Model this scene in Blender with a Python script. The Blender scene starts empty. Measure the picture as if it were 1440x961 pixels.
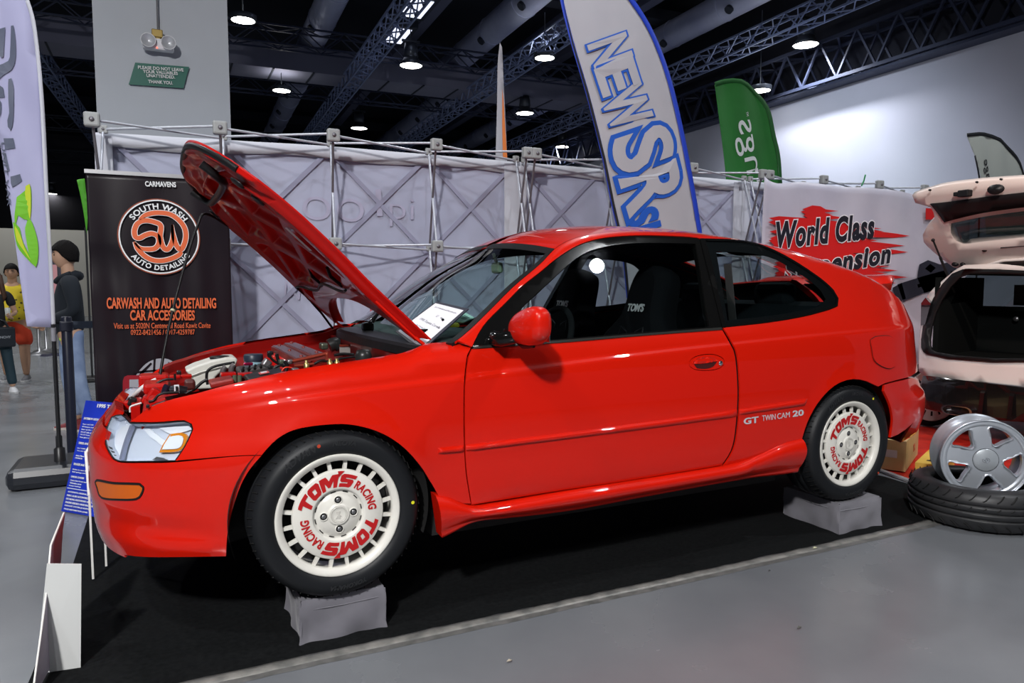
import bpy, bmesh, math, random
import numpy as np
from mathutils import Vector, Matrix, Euler
from mathutils.geometry import delaunay_2d_cdt
sc = bpy.context.scene
rnd = random.Random(7)
R = math.radians
# ---------------------------------------------------------------- camera
FPX, YAW, PITCH, CAMP = 1010., R(26), R(4.5), (-.5, -2.36, 1.205)
cd = bpy.data.cameras.new('camera'); cam = bpy.data.objects.new('camera', cd); sc.collection.objects.link(cam)
cd.sensor_width = 36; cd.lens = FPX/1440*36; cd.clip_start = .05; cd.clip_end = 200
cam.location = CAMP; cam.rotation_euler = (R(90)-PITCH, 0, -YAW); sc.camera = cam
# ---------------------------------------------------------------- world, exposure
wd = bpy.data.worlds.new('world'); sc.world = wd; wd.use_nodes = True
wd.node_tree.nodes['Background'].inputs[0].default_value = (.30, .36, .55, 1)
wd.node_tree.nodes['Background'].inputs[1].default_value = .10
sc.view_settings.view_transform = 'Standard'; sc.view_settings.look = 'None'
sc.view_settings.gamma = 1; sc.view_settings.use_curve_mapping = False
sc.view_settings.exposure = 0.25
sc.cycles.use_denoising = True; sc.cycles.use_light_tree = True
sc.cycles.max_bounces = 8; sc.cycles.transparent_max_bounces = 24; sc.cycles.sample_clamp_indirect = 4
# large area lights: the soft boxes of the neighbouring stands and the key spot over the aisle
def area_light(name, loc, target, size, power, col=(1, 1, 1), sy=None):
    l = bpy.data.lights.new(name, 'AREA'); l.energy = power; l.color = col; l.size = size
    if sy: l.shape = 'RECTANGLE'; l.size_y = sy
    o = bpy.data.objects.new(name, l); sc.collection.objects.link(o); o.location = loc
    d = Vector(target)-Vector(loc); o.rotation_euler = d.to_track_quat('-Z', 'Y').to_euler(); o['kind'] = 'helper'
    return o
area_light('exhibition_light', (-3.2, -5.2, 5.2), (1.0, 0, .6), .35, 430, (1, .985, .97))
#, (2, -3.5, 8.4), (1.5, 0, 0), 9, 420, (.86, .92, 1), 7)
# ---------------------------------------------------------------- pixel helpers (1440 x 961 frame)
_s, _c, _sp, _cp = math.sin(YAW), math.cos(YAW), math.sin(PITCH), math.cos(PITCH)
CF = np.array([_s*_cp, _c*_cp, -_sp]); CR = np.array([_c, -_s, 0.]); CU = np.cross(CR, CF); CC = np.array(CAMP)
def proj(P):
    d = np.asarray(P, float)-CC; w = d@CF
    return np.stack([720+FPX*(d@CR)/w, 480.5-FPX*(d@CU)/w], -1)
def at(px, py, x=None, y=None, z=None):
    d = CF+CR*((px-720)/FPX)-CU*((py-480.5)/FPX)
    t = (x-CC[0])/d[0] if x is not None else (y-CC[1])/d[1] if y is not None else (z-CC[2])/d[2]
    return Vector(CC+t*d)

def spot(name, loc, target, size, power, col=(1, 1, 1), r=.2):
    l = bpy.data.lights.new(name, 'SPOT'); l.energy = power; l.color = col; l.spot_size = size; l.spot_blend = .8; l.shadow_soft_size = r
    o = bpy.data.objects.new(name, l); sc.collection.objects.link(o); o.location = loc; o.rotation_euler = (Vector(target)-Vector(loc)).to_track_quat('-Z', 'Y').to_euler(); o['kind'] = 'helper'; return o
spot('wall_wash', (9.5, 10.5, 7.0), (15.2, 11, 2.6), R(95), 680, (.85, .92, 1.), .3)
for _x in (-1., 1.2, 3.4, 5.6): spot('booth_lamp', (_x, .9, 5.4), (_x, 2.9, 1.2), R(80), 95, (.84, .90, 1), .06)
spot('wall_pool', (11.8, 9.5, 6.2), (15.2, 10.5, 2.2), R(75), 230, (.9, .98, .95), .3)
# ---------------------------------------------------------------- materials
MATS = {}
def M(name, col=(.5, .5, .5), rough=.5, metal=0., coat=0., emit=None, es=0., trans=0., alpha=1., spec=.5, ior=1.45, sheen=0, sub=0):
    if name in MATS: return MATS[name]
    m = bpy.data.materials.new(name); m.use_nodes = True; b = m.node_tree.nodes['Principled BSDF']
    i = b.inputs
    i['Base Color'].default_value = (*col, 1); i['Roughness'].default_value = rough; i['Metallic'].default_value = metal
    i['Coat Weight'].default_value = coat; i['Coat Roughness'].default_value = .02; i['Specular IOR Level'].default_value = spec
    i['Transmission Weight'].default_value = trans; i['IOR'].default_value = ior; i['Alpha'].default_value = alpha
    if sheen: i['Sheen Weight'].default_value = sheen
    if emit: i['Emission Color'].default_value = (*emit, 1); i['Emission Strength'].default_value = es
    MATS[name] = m; return m
def N(m, typ, **kw):
    n = m.node_tree.nodes.new(typ)
    for k, v in kw.items():
        if k.startswith('_'): setattr(n, k[1:], v)
        else: n.inputs[k].default_value = v
    return n
def L(m, a, ao, b, bi): m.node_tree.links.new(a.outputs[ao], b.inputs[bi])
def bump(m, scale=40, strength=.2, dist=.002, detail=4, kind='ShaderNodeTexNoise'):
    t = N(m, 'ShaderNodeTexCoord'); n = N(m, kind); n.inputs['Scale'].default_value = scale
    if 'Detail' in n.inputs: n.inputs['Detail'].default_value = detail
    b = N(m, 'ShaderNodeBump', Strength=strength, Distance=dist)
    L(m, t, 'Object', n, 'Vector'); L(m, n, 0, b, 'Height'); L(m, b, 0, m.node_tree.nodes['Principled BSDF'], 'Normal'); return m
def mottle(m, c1, c2, scale=3, detail=6, lo=.35, hi=.65, rough=None):
    t = N(m, 'ShaderNodeTexCoord'); n = N(m, 'ShaderNodeTexNoise', Scale=scale, Detail=detail)
    r = N(m, 'ShaderNodeValToRGB'); r.color_ramp.elements[0].position = lo; r.color_ramp.elements[1].position = hi
    r.color_ramp.elements[0].color = (*c1, 1); r.color_ramp.elements[1].color = (*c2, 1)
    L(m, t, 'Object', n, 'Vector'); L(m, n, 0, r, 0); b = m.node_tree.nodes['Principled BSDF']; L(m, r, 0, b, 'Base Color')
    if rough:
        q = N(m, 'ShaderNodeMapRange'); q.inputs['To Min'].default_value = rough[0]; q.inputs['To Max'].default_value = rough[1]
        L(m, n, 0, q, 0); L(m, q, 0, b, 'Roughness')
    return m
def glass(name, tint, ior=1.5, rough=0.0):
    """thin sheet: tinted see-through plus Fresnel reflection"""
    if name in MATS: return MATS[name]
    m = bpy.data.materials.new(name); m.use_nodes = True; nt = m.node_tree; nt.nodes.clear()
    o = N(m, 'ShaderNodeOutputMaterial'); mx = N(m, 'ShaderNodeMixShader'); f = N(m, 'ShaderNodeLayerWeight', Blend=.5)
    p_ = N(m, 'ShaderNodeMath', _operation='POWER'); p_.inputs[1].default_value = 5; q = N(m, 'ShaderNodeMath', _operation='MULTIPLY_ADD'); q.inputs[1].default_value = .95; q.inputs[2].default_value = .05
    t = N(m, 'ShaderNodeBsdfTransparent', Color=(*tint, 1)); g = N(m, 'ShaderNodeBsdfGlossy', Color=(1, 1, 1, 1), Roughness=rough)
    L(m, f, 1, p_, 0); L(m, p_, 0, q, 0); L(m, q, 0, mx, 0); L(m, t, 0, mx, 1); L(m, g, 0, mx, 2); L(m, mx, 0, o, 0); MATS[name] = m; return m
# ---------------------------------------------------------------- objects
def link(o): sc.collection.objects.link(o); return o
def tag(o, label=None, cat=None, group=None, kind=None):
    if label: o['label'] = label
    if cat: o['category'] = cat
    if group: o['group'] = group
    if kind: o['kind'] = kind
    return o
def empty(name, loc=(0, 0, 0), rz=0, label=None, cat=None, group=None, rot=None):
    o = bpy.data.objects.new(name, None); link(o); o.location = loc; o.rotation_euler = rot or (0, 0, rz); o.empty_display_size = .1
    return tag(o, label, cat, group)
def obj(name, me, mat=None, parent=None, loc=None, label=None):
    o = bpy.data.objects.new(name, me); link(o)
    if mat is not None and not me.materials:
        for m in (mat if isinstance(mat, (list, tuple)) else [mat]): me.materials.append(m)
    if parent is not None: o.parent = parent
    if loc is not None: o.location = loc
    if label: o['label'] = label
    return o
class MB:
    """collects shapes into one mesh"""
    def __init__(s): s.v = []; s.f = []; s.mi = []; s.sm = []
    def add(s, vs, fs, mi=0, smooth=False, mt=None):
        n = len(s.v)
        s.v += [tuple(mt@Vector(v)) for v in vs] if mt is not None else [tuple(v) for v in vs]
        s.f += [tuple(n+i for i in f) for f in fs]; s.mi += [mi]*len(fs); s.sm += [smooth]*len(fs); return s
    def box(s, c, d, mi=0, mt=None, bev=0):
        x, y, z = [k/2 for k in d]
        if bev:
            bm = bmesh.new(); bmesh.ops.create_cube(bm, size=1)
            for v in bm.verts: v.co = Vector((c[0]+v.co.x*d[0], c[1]+v.co.y*d[1], c[2]+v.co.z*d[2]))
            bmesh.ops.bevel(bm, geom=bm.edges[:], offset=bev, segments=2, profile=.5, affect='EDGES')
            bm.verts.index_update(); s.add([v.co.copy() for v in bm.verts], [[v.index for v in f.verts] for f in bm.faces], mi, False, mt); bm.free(); return s
        v = [(c[0]+a*x, c[1]+b*y, c[2]+e*z) for a in (-1, 1) for b in (-1, 1) for e in (-1, 1)]
        return s.add(v, [(0, 1, 3, 2), (4, 6, 7, 5), (0, 4, 5, 1), (2, 3, 7, 6), (0, 2, 6, 4), (1, 5, 7, 3)], mi, False, mt)
    def tube(s, pts, r, n=8, mi=0, caps=True, mt=None, closed=False):
        pts = [Vector(p) for p in pts]; k = len(pts); rs = r if isinstance(r, (list, tuple)) else [r]*k; vs = []; up = None
        for i, p in enumerate(pts):
            d = (pts[(i+1) % k]-pts[i-1]) if closed else (pts[min(i+1, k-1)]-pts[max(i-1, 0)])
            d = d.normalized() if d.length > 1e-9 else Vector((0, 0, 1))
            if up is None: up = d.orthogonal().normalized()
            up = (up-d*up.dot(d)); up = up.normalized() if up.length > 1e-6 else d.orthogonal().normalized(); w = d.cross(up)
            vs += [p+(up*math.cos(2*math.pi*j/n)+w*math.sin(2*math.pi*j/n))*rs[i] for j in range(n)]
        fs = [(i % k*n+j, i % k*n+(j+1) % n, (i+1) % k*n+(j+1) % n, (i+1) % k*n+j) for i in range(k if closed else k-1) for j in range(n)]
        s.add(vs, fs, mi, True, mt)
        if caps and not closed: s.add(vs[:n], [tuple(range(n))[::-1]], mi, False, mt); s.add(vs[-n:], [tuple(range(n))], mi, False, mt)
        return s
    def bar(s, a, b, w, h=None, mi=0, up=(0, 0, 1)):
        a, b = Vector(a), Vector(b); d = (b-a); l = d.length; d.normalize(); u = Vector(up)
        if abs(d.dot(u)) > .98: u = Vector((1, 0, 0))
        x = d.cross(u).normalized(); y = x.cross(d).normalized(); h = h or w
        v = [p+x*(i*w/2)+y*(j*h/2) for p in (a, b) for i, j in ((-1, -1), (1, -1), (1, 1), (-1, 1))]
        return s.add(v, [(0, 1, 2, 3), (7, 6, 5, 4), (0, 4, 5, 1), (1, 5, 6, 2), (2, 6, 7, 3), (3, 7, 4, 0)], mi)
    def lathe(s, prof, n=32, mi=0, mt=None, smooth=True, closed=False):
        """profile of (radius, height) around z"""
        k = len(prof); vs = [(r*math.cos(2*math.pi*j/n), r*math.sin(2*math.pi*j/n), z) for r, z in prof for j in range(n)]
        fs = [(i % k*n+j, i % k*n+(j+1) % n, (i+1) % k*n+(j+1) % n, (i+1) % k*n+j) for i in range(k if closed else k-1) for j in range(n)]
        return s.add(vs, fs, mi, smooth, mt)
    def disc(s, r, z=0, n=32, mi=0, mt=None): return s.add([(r*math.cos(2*math.pi*j/n), r*math.sin(2*math.pi*j/n), z) for j in range(n)], [tuple(range(n))], mi, False, mt)
    def prism(s, pts, d, mi=0, mt=None):
        """flat outline (list of 3-D points) pushed along d"""
        pts = [Vector(p) for p in pts]; d = Vector(d); n = len(pts)
        return s.add(pts+[p+d for p in pts], [tuple(range(n))[::-1], tuple(range(n, 2*n))]+[(i, (i+1) % n, n+(i+1) % n, n+i) for i in range(n)], mi, False, mt)
    def grid(s, P, mi=0, smooth=True, mt=None, flip=False):
        """P: (n, m, 3) array of points"""
        n, m = P.shape[:2]; f = [(i*m+j, i*m+j+1, (i+1)*m+j+1, (i+1)*m+j) for i in range(n-1) for j in range(m-1)]
        if flip: f = [q[::-1] for q in f]
        return s.add([Vector(p) for p in P.reshape(-1, 3)], f, mi, smooth, mt)
    def ball(s, c, r, mi=0, n=16, mt=None):
        r = (r, r, r) if not hasattr(r, '__len__') else r
        vs = [(c[0]+r[0]*math.sin(a)*math.cos(b), c[1]+r[1]*math.sin(a)*math.sin(b), c[2]+r[2]*math.cos(a)) for a in [math.pi*i/(n//2) for i in range(n//2+1)] for b in [2*math.pi*j/n for j in range(n)]]
        return s.add(vs, [(i*n+j, (i+1)*n+j, (i+1)*n+(j+1) % n, i*n+(j+1) % n) for i in range(n//2) for j in range(n)], mi, True, mt)
    def mesh(s, name, mats=()):
        me = bpy.data.meshes.new(name); me.from_pydata(s.v, [], s.f)
        for m in (mats if isinstance(mats, (list, tuple)) else [mats]): me.materials.append(m)
        me.polygons.foreach_set('material_index', s.mi); me.polygons.foreach_set('use_smooth', s.sm); me.validate(); me.update(); return me
    def build(s, name, mats, parent=None, loc=None, label=None, solid=0):
        o = obj(name, s.mesh(name, mats), None, parent, loc, label)
        if solid: md = o.modifiers.new('thick', 'SOLIDIFY'); md.thickness = solid; md.offset = 0
        return o
def copy_tree(o, parent=None):
    c = o.copy(); link(c); c.parent = parent
    for ch in list(o.children): copy_tree(ch, c)
    return c
_fonts = {}
def text_mesh(txt, size=.1, bold=0., shear=0., depth=.0005, align='CENTER', sx=1., space=1., warp=None, res=4):
    """lettering as a mesh in the xy plane; warp maps (x, y) -> (x, y, z)"""
    c = bpy.data.curves.new('t', 'FONT'); c.body = txt; c.size = size; c.offset = bold; c.shear = shear; c.extrude = depth
    c.align_x = align; c.align_y = 'CENTER'; c.space_character = space; c.resolution_u = res
    o = bpy.data.objects.new('t', c); link(o); bpy.context.view_layer.update()
    me = bpy.data.meshes.new_from_object(o.evaluated_get(bpy.context.evaluated_depsgraph_get()))
    bpy.data.objects.remove(o); bpy.data.curves.remove(c); me.materials.clear()
    for v in me.vertices:
        x, y, z = v.co.x*sx, v.co.y, v.co.z
        v.co = Vector((x, y, z)) if warp is None else Vector(warp(x, y, z))
    return me
def frame_mt(o, x, up=None, n=None):
    """matrix with origin o, x axis x and y axis close to up"""
    x = Vector(x).normalized(); y = Vector(up) if up is not None else Vector((0, 0, 1)); y = (y-x*y.dot(x)).normalized(); z = x.cross(y)
    return Matrix(((x.x, y.x, z.x, o[0]), (x.y, y.y, z.y, o[1]), (x.z, y.z, z.z, o[2]), (0, 0, 0, 1)))
def lettering(name, txt, mt, mat, parent=None, **kw):
    me = text_mesh(txt, **kw); me.transform(mt); me.materials.append(mat); return obj(name, me, None, parent)
def catmull(pts, step=8., closed=False):
    """pts: (x, y) or (x, y, 1) for a corner; returns dense polyline"""
    out = []; n = len(pts)
    for i in range(n if closed else n-1):
        p1, p2 = pts[i], pts[(i+1) % n]
        p0 = pts[i-1] if (i > 0 or closed) and len(p1) < 3 else p1
        p3 = pts[(i+2) % n] if (i+2 < n or closed) and len(p2) < 3 else p2
        a, b, c, d = [np.array(p[:2], float) for p in (p0, p1, p2, p3)]
        k = max(1, int(np.hypot(*(c-b))/step))
        for j in range(k):
            t = j/k; out.append(.5*((2*b)+(-a+c)*t+(2*a-5*b+4*c-d)*t*t+(-a+3*b-3*c+d)*t**3))
    if not closed: out.append(np.array(pts[-1][:2], float))
    return np.array(out)
def inside(pts, poly):
    x, y = pts[:, 0], pts[:, 1]; r = np.zeros(len(pts), bool); n = len(poly); j = n-1
    for i in range(n):
        xi, yi = poly[i]; xj, yj = poly[j]
        with np.errstate(divide='ignore', invalid='ignore'):
            r ^= ((yi > y) != (yj > y)) & (x < (xj-xi)*(y-yi)/(yj-yi+1e-30)+xi)
        j = i
    return r
def triangulate(loops, grid=None, pts_extra=None):
    """loops[0] outline, others holes (2-D); returns pts, tris, boundary loops of indices"""
    allp = [p for l in loops for p in l]; E = []; k = 0; L_ = []
    for l in loops:
        L_.append(list(range(k, k+len(l)))); E += [(k+i, k+(i+1) % len(l)) for i in range(len(l))]; k += len(l)
    B = np.array(allp); extra = []
    if grid:
        lo, hi = loops[0].min(0), loops[0].max(0)
        gx, gy = np.meshgrid(np.arange(lo[0], hi[0], grid[0]), np.arange(lo[1], hi[1], grid[1])); g = np.stack([gx.ravel()+grid[0]*.37, gy.ravel()+grid[1]*.41], -1)
        ok = inside(g, loops[0])
        for h in loops[1:]: ok &= ~inside(g, h)
        g = g[ok]
        if len(g):
            if pts_extra is not None:
                pe_ = pts_extra[inside(pts_extra, loops[0])]
                for h in loops[1:]: pe_ = pe_[~inside(pe_, h)]
                if len(pe_):
                    g = g[np.array([np.abs(pe_-q).max(1).min() > grid[0]*.5 for q in g])]; pe_ = pe_[np.array([np.hypot(*(B-q).T).min() > .006 for q in pe_])]
            keep = np.ones(len(g), bool)
            for c0 in range(0, len(g), 4000):
                d = np.abs((g[c0:c0+4000, None]-B[None])/np.array(grid)).max(-1).min(1); keep[c0:c0+4000] = d > .38
            extra = g[keep] if pts_extra is None or not len(pe_) else np.vstack([g[keep], pe_])
    P = np.vstack([B, extra]) if len(extra) else B
    v, _, f, ov, _, _ = delaunay_2d_cdt([Vector(p) for p in P], E, [], 0, 1e-7)
    v = np.array([tuple(a) for a in v]); f = np.array([t for t in f if len(t) == 3])
    c = v[f].mean(1); ok = inside(c, loops[0])
    for h in loops[1:]: ok &= ~inside(c, h)
    m = {}
    for i, o_ in enumerate(ov):
        for q in o_: m[q] = i
    return v, f[ok], [[m[i] for i in l] for l in L_]
def catmull3(p, k=6):
    out = []; n = len(p)
    for i in range(n-1):
        a, b, c, d = [np.array(p[min(max(j, 0), n-1)], float) for j in (i-1, i, i+1, i+2)]
        for j in range(k): t = j/k; out.append(tuple(.5*(2*b+(c-a)*t+(2*a-5*b+4*c-d)*t*t+(3*b-a-3*c+d)*t**3)))
    return out+[tuple(p[-1])]
# ---------------------------------------------------------------- car body surface functions
YC = .83                                   # centre line of the red car
XM = 1.4
def _tab(a, p, q, w=.84, n=900):
    pc = np.pi/2*(1-np.linspace(0, 1, n))**4          # angle left to the flank
    h = w*np.cos(pc)**(2/q); dx = a*np.sin(pc)**(2/p)
    L = np.concatenate([[0], np.cumsum(np.hypot(np.diff(h), np.diff(dx)))])
    return pc, L
PF, QF, PR, QR = 7.0, 2.5, 9.0, 3.6
_phF, _LF = _tab(2.2, PF, QF)
_phR, _LR = _tab(1.93, PR, QR)
SF, SR = -_LF[-1], _LR[-1]                 # s runs from SF (nose centre) over 0 (x = XM) to SR (tail centre)
_XFz = ([.0, .25, .33, .40, .46, .56, .63, .66, .72, .80, .90, 2], [-.69, -.73, -.755, -.76, -.77, -.768, -.765, -.75, -.70, -.66, -.65, -.65])
_XRz = ([.0, .30, .38, .44, .55, .64, .67, .75, .90, 1.0, 1.1, 1.2, 1.5, 2], [3.18, 3.22, 3.27, 3.31, 3.335, 3.335, 3.295, 3.28, 3.27, 3.275, 3.27, 3.25, 3.2, 3.2])
def _sm(x, xs, ys):                        # smooth interpolation through samples
    x = np.asarray(x, float); r = 0
    for o, w in ((-.02, .25), (0, .5), (.02, .25)): r = r + w*np.interp(x+o, xs, ys)
    return r
def _pch(xs, ys):                          # monotone cubic
    xs = np.array(xs, float); ys = np.array(ys, float); d = np.diff(ys)/np.diff(xs)
    m = np.zeros(len(xs)); m[0] = d[0]; m[-1] = d[-1]
    for i in range(1, len(xs)-1):
        m[i] = 0 if d[i-1]*d[i] <= 0 else 2*d[i-1]*d[i]/(d[i-1]+d[i])
    def f(x):
        x = np.clip(np.asarray(x, float), xs[0], xs[-1]); i = np.clip(np.searchsorted(xs, x)-1, 0, len(xs)-2)
        h = xs[i+1]-xs[i]; t = (x-xs[i])/h
        return ((2*t**3-3*t**2+1)*ys[i]+(t**3-2*t**2+t)*h*m[i]+(-2*t**3+3*t**2)*ys[i+1]+(t**3-t**2)*h*m[i+1])
    return f
ztA = _pch([-.80, -.68, -.58, -.54, -.478, -.408, -.356, -.274, -.163, -.036, .073, .198, .263, .316, .357, .47, .60, .9], [.70, .755, .794, .822, .846, .860, .872, .889, .909, .927, .939, .953, .961, .977, .992, .996, 1.03, 1.08])
ztB = _pch([-.9, .30, .44, .51, .615, .75, .90, 1.0, 1.08, 1.22, 1.45, 1.70, 1.95, 2.20, 2.45, 2.70, 2.88, 3.02, 3.12, 3.20, 3.27, 3.35],
           [.90, .95, .995, 1.035, 1.107, 1.202, 1.295, 1.365, 1.400, 1.433, 1.452, 1.453, 1.439, 1.41, 1.362, 1.298, 1.24, 1.175, 1.11, 1.03, .94, .85])
rB = _pch([-.9, .44, .85, 1.2, 1.9, 2.6, 3.0, 3.3], [.04, .03, .028, .032, .032, .032, .03, .03])
riB = _pch([-.9, .44, .85, 1.2, 1.9, 2.6, 3.0, 3.3], [.05, .04, .04, .05, .05, .05, .04, .04])
zCr = _pch([-.8, -.37, -.09, .47, 1.6, 2.88, 3.4], [.70, .794, .838, .879, .946, .992, 1.0])
TMAX = 1.25
def _xh(s, z):
    s = np.asarray(s, float); z = np.asarray(z, float)
    front = s < 0
    phf = np.interp(s-SF, _LF, _phF); phr = np.interp(SR-s, _LR, _phR)
    # front table is measured from the nose, rear one from the tail
    xf = _sm(z, *_XFz); xr = _sm(z, *_XRz)
    x = np.where(front, XM-(XM-xf)*np.sin(phf)**(2/PF), XM+(xr-XM)*np.sin(phr)**(2/PR))
    g = np.where(front, np.cos(phf)**(2/QF), np.cos(phr)**(2/QR))
    return x, g
def _W(x, z):
    w = .845-.24*np.minimum(z-.58, .37)**2
    w = w-.178*np.maximum(z-.95, 0)
    w = w-.43*(np.sqrt((z-.985)**2+.02**2)+(z-.985))/2
    w = w-.26*(np.sqrt((z-.455)**2+.006**2)-(z-.455))/2*np.clip((x-.45)/.2, 0, 1)*np.clip((2.3-x)/.3, 0, 1)
    w = w-.0045*np.tanh((z-zCr(x))/.006)*np.clip((x+.35)/.3, 0, 1)*np.clip((3.0-x)/.1, 0, 1)
    for cx in (0., 2.465):                 # swelling around the wheel arches
        rho = np.hypot(x-cx, z-.435)
        w = w+.009*np.exp(-((rho-.31)/.05)**2)*np.clip((z-.60)/.12+(x > -.2), 0, 1)
    # lower lip of the nose and tail skirts
    w = w+.012*np.exp(-((z-.36)/.03)**2)*np.clip((-.30-x)/.1, 0, 1)-.010*np.exp(-((z-.425)/.03)**2)*np.clip((-.38-x)/.15, 0, 1)
    w = w+.016*np.exp(-((z-.56)/.09)**4)*np.clip((x-2.85)/.15, 0, 1)
    return w
def S(kind, s, v, off=0.):
    """near-side surface point; v is height, continuing as arc length over the shoulder roll"""
    s = np.asarray(s, float); v = np.asarray(v, float)
    x0, _ = _xh(s, np.minimum(v, 1.3))
    zt, r, ri = (ztA(x0), .055, .085) if kind == 'A' else (ztB(x0), rB(x0), riB(x0))
    th = np.clip((v-(zt-r))/r, 0, 3); z = np.where(v > zt-r, zt-r+r*np.sin(np.minimum(th, 1.57)), v)
    inset = np.where(v > zt-r, ri*(1-np.cos(np.minimum(th, 1.57))), 0)
    x, g = _xh(s, z)
    h = _W(x, z)*g-inset*g
    return np.stack([x, YC-h, z], -1)
def vtop(kind, s):
    s = np.asarray(s, float); v = np.full(s.shape, .9)
    x0, _ = _xh(s, np.full(s.shape, 1.0))
    for _ in range(8):
        x0, _g = _xh(s, np.minimum(v, 1.3)); zt, r = (ztA(x0), .055) if kind == 'A' else (ztB(x0), rB(x0)); v = zt-r+r*TMAX
    return v
def T(s, q):
    """the top: windscreen, roof and tailgate glass, from the near rail (q=0) to the centre line (q=1)"""
    s = np.asarray(s, float); q = np.asarray(q, float)
    E = S('B', s, vtop('B', s)); pr = 1-(1-q)**2.2
    bow = _pch([.3, .5, .8, .93, 1.15, 1.6, 2.3, 2.9, 3.3], [-.14, -.13, -.10, -.06, -.02, 0, .01, .05, .08])(E[..., 0])
    cr = _pch([.3, .5, .8, 1.2, 1.7, 2.4, 3.0, 3.3], [.0, .01, .035, .05, .05, .045, .03, .02])(E[..., 0])
    return np.stack([E[..., 0]+bow*pr, E[..., 1]+(YC-E[..., 1])*q, E[..., 2]+cr*pr], -1)
# ---------------------------------------------------------------- panels cut out of the body surface
def surf(kind, s, q, off=0., far=False):
    f = (lambda a, b: T(a, b)) if kind == 'T' else (lambda a, b: S(kind, a, b))
    P = f(s, q); e = 1e-3
    du = f(s+e, q)-f(s-e, q); dv = f(s, q+e)-f(s, q-e)
    n = np.cross(du, dv); n /= np.linalg.norm(n, axis=-1, keepdims=True)+1e-12
    ref = P-np.array([1.3, YC, .6]); sg = np.sign((n*ref).sum(-1, keepdims=True)); n = n*np.where(sg == 0, 1, sg)
    P = P+n*np.reshape(off, (-1, 1) if np.ndim(off) else (1,))
    if far: P = P.copy(); P[..., 1] = 2*YC-P[..., 1]; n = n.copy(); n[..., 1] *= -1
    return P, n
_inv = {}
def _table(kind):
    if kind not in _inv:
        s = np.linspace(SF+.02, SR-.02, 520); q = np.linspace(0, 1, 90) if kind == 'T' else None
        if kind == 'T':
            s = s[_xh(s, np.full(s.shape, 1.))[0] > .3]; ss, qq = np.meshgrid(s, q, indexing='ij')
        else:
            vt = vtop(kind, s); t = np.linspace(0, 1, 190); ss = np.repeat(s[:, None], 190, 1); qq = .22+(vt[:, None]-.22)*t[None]
        P, n = surf(kind, ss, qq); uv = proj(P); view = ((CC-P)*n).sum(-1) > 0
        _inv[kind] = (ss[view], qq[view], uv[view], P[view])
    return _inv[kind]
def px2sv(kind, pts):
    ss, qq, uv, P = _table(kind); pts = np.asarray(pts, float).reshape(-1, 2); u32 = uv.astype(np.float32); n = len(pts)
    idx = np.array([int(((u32-p)**2).sum(-1).argmin()) for p in pts.astype(np.float32)]); A0 = np.stack([ss[idx], qq[idx]], -1); A = A0.copy(); e = 2e-4; live = np.ones(n, bool)
    g = lambda W: proj(surf(kind, W[:, 0], W[:, 1])[0])
    for _ in range(6):
        u0 = g(A); J0 = (g(A+[e, 0])-u0)/e; J1 = (g(A+[0, e])-u0)/e; det = J0[:, 0]*J1[:, 1]-J0[:, 1]*J1[:, 0]; live &= np.abs(det) > 500; D = pts-u0; dd = np.where(live, det, 1.)
        d = np.stack([(D[:, 0]*J1[:, 1]-D[:, 1]*J1[:, 0])/dd, (J0[:, 0]*D[:, 1]-J0[:, 1]*D[:, 0])/dd], -1); A = A+np.where(live[:, None], np.clip(d, -.02, .02), 0)
    bad = (np.abs(A-A0) > .08).any(1); A[bad] = A0[bad]; return A
def loop_sv(kind, segs, step=7.):
    """segs: list of ('px', [...]) traced in the photograph or ('sv', [...]) in surface coordinates"""
    out = []
    for typ, pts in segs:
        if typ == 'px': out.append(px2sv(kind, catmull(pts, step)))
        elif typ == 'pxc': out.append(px2sv(kind, catmull(pts, step, True)))
        else:
            a = np.array(pts, float); o_ = []
            for i in range(len(a)-1):
                k = max(1, int(np.hypot(*(a[i+1]-a[i]))/.025)); o_ += [a[i]+(a[i+1]-a[i])*j/k for j in range(k)]
            out.append(np.array(o_+[a[-1]]))
    a = np.vstack(out); keep = [0]
    for i in range(1, len(a)):
        if np.hypot(*(a[i]-a[keep[-1]])) > 1.2e-3: keep.append(i)
    if np.hypot(*(a[keep[-1]]-a[keep[0]])) < 1.2e-3: keep.pop()
    a = a[keep]; ar = .5*np.sum(a[:, 0]*np.roll(a[:, 1], -1)-np.roll(a[:, 0], -1)*a[:, 1])
    return a if ar > 0 else a[::-1]
def shrink(l, d):
    if not d: return l
    t = np.roll(l, -1, 0)-np.roll(l, 1, 0); t /= np.linalg.norm(t, axis=1, keepdims=True)+1e-12
    return l+np.stack([-t[:, 1], t[:, 0]], -1)*d
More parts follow.
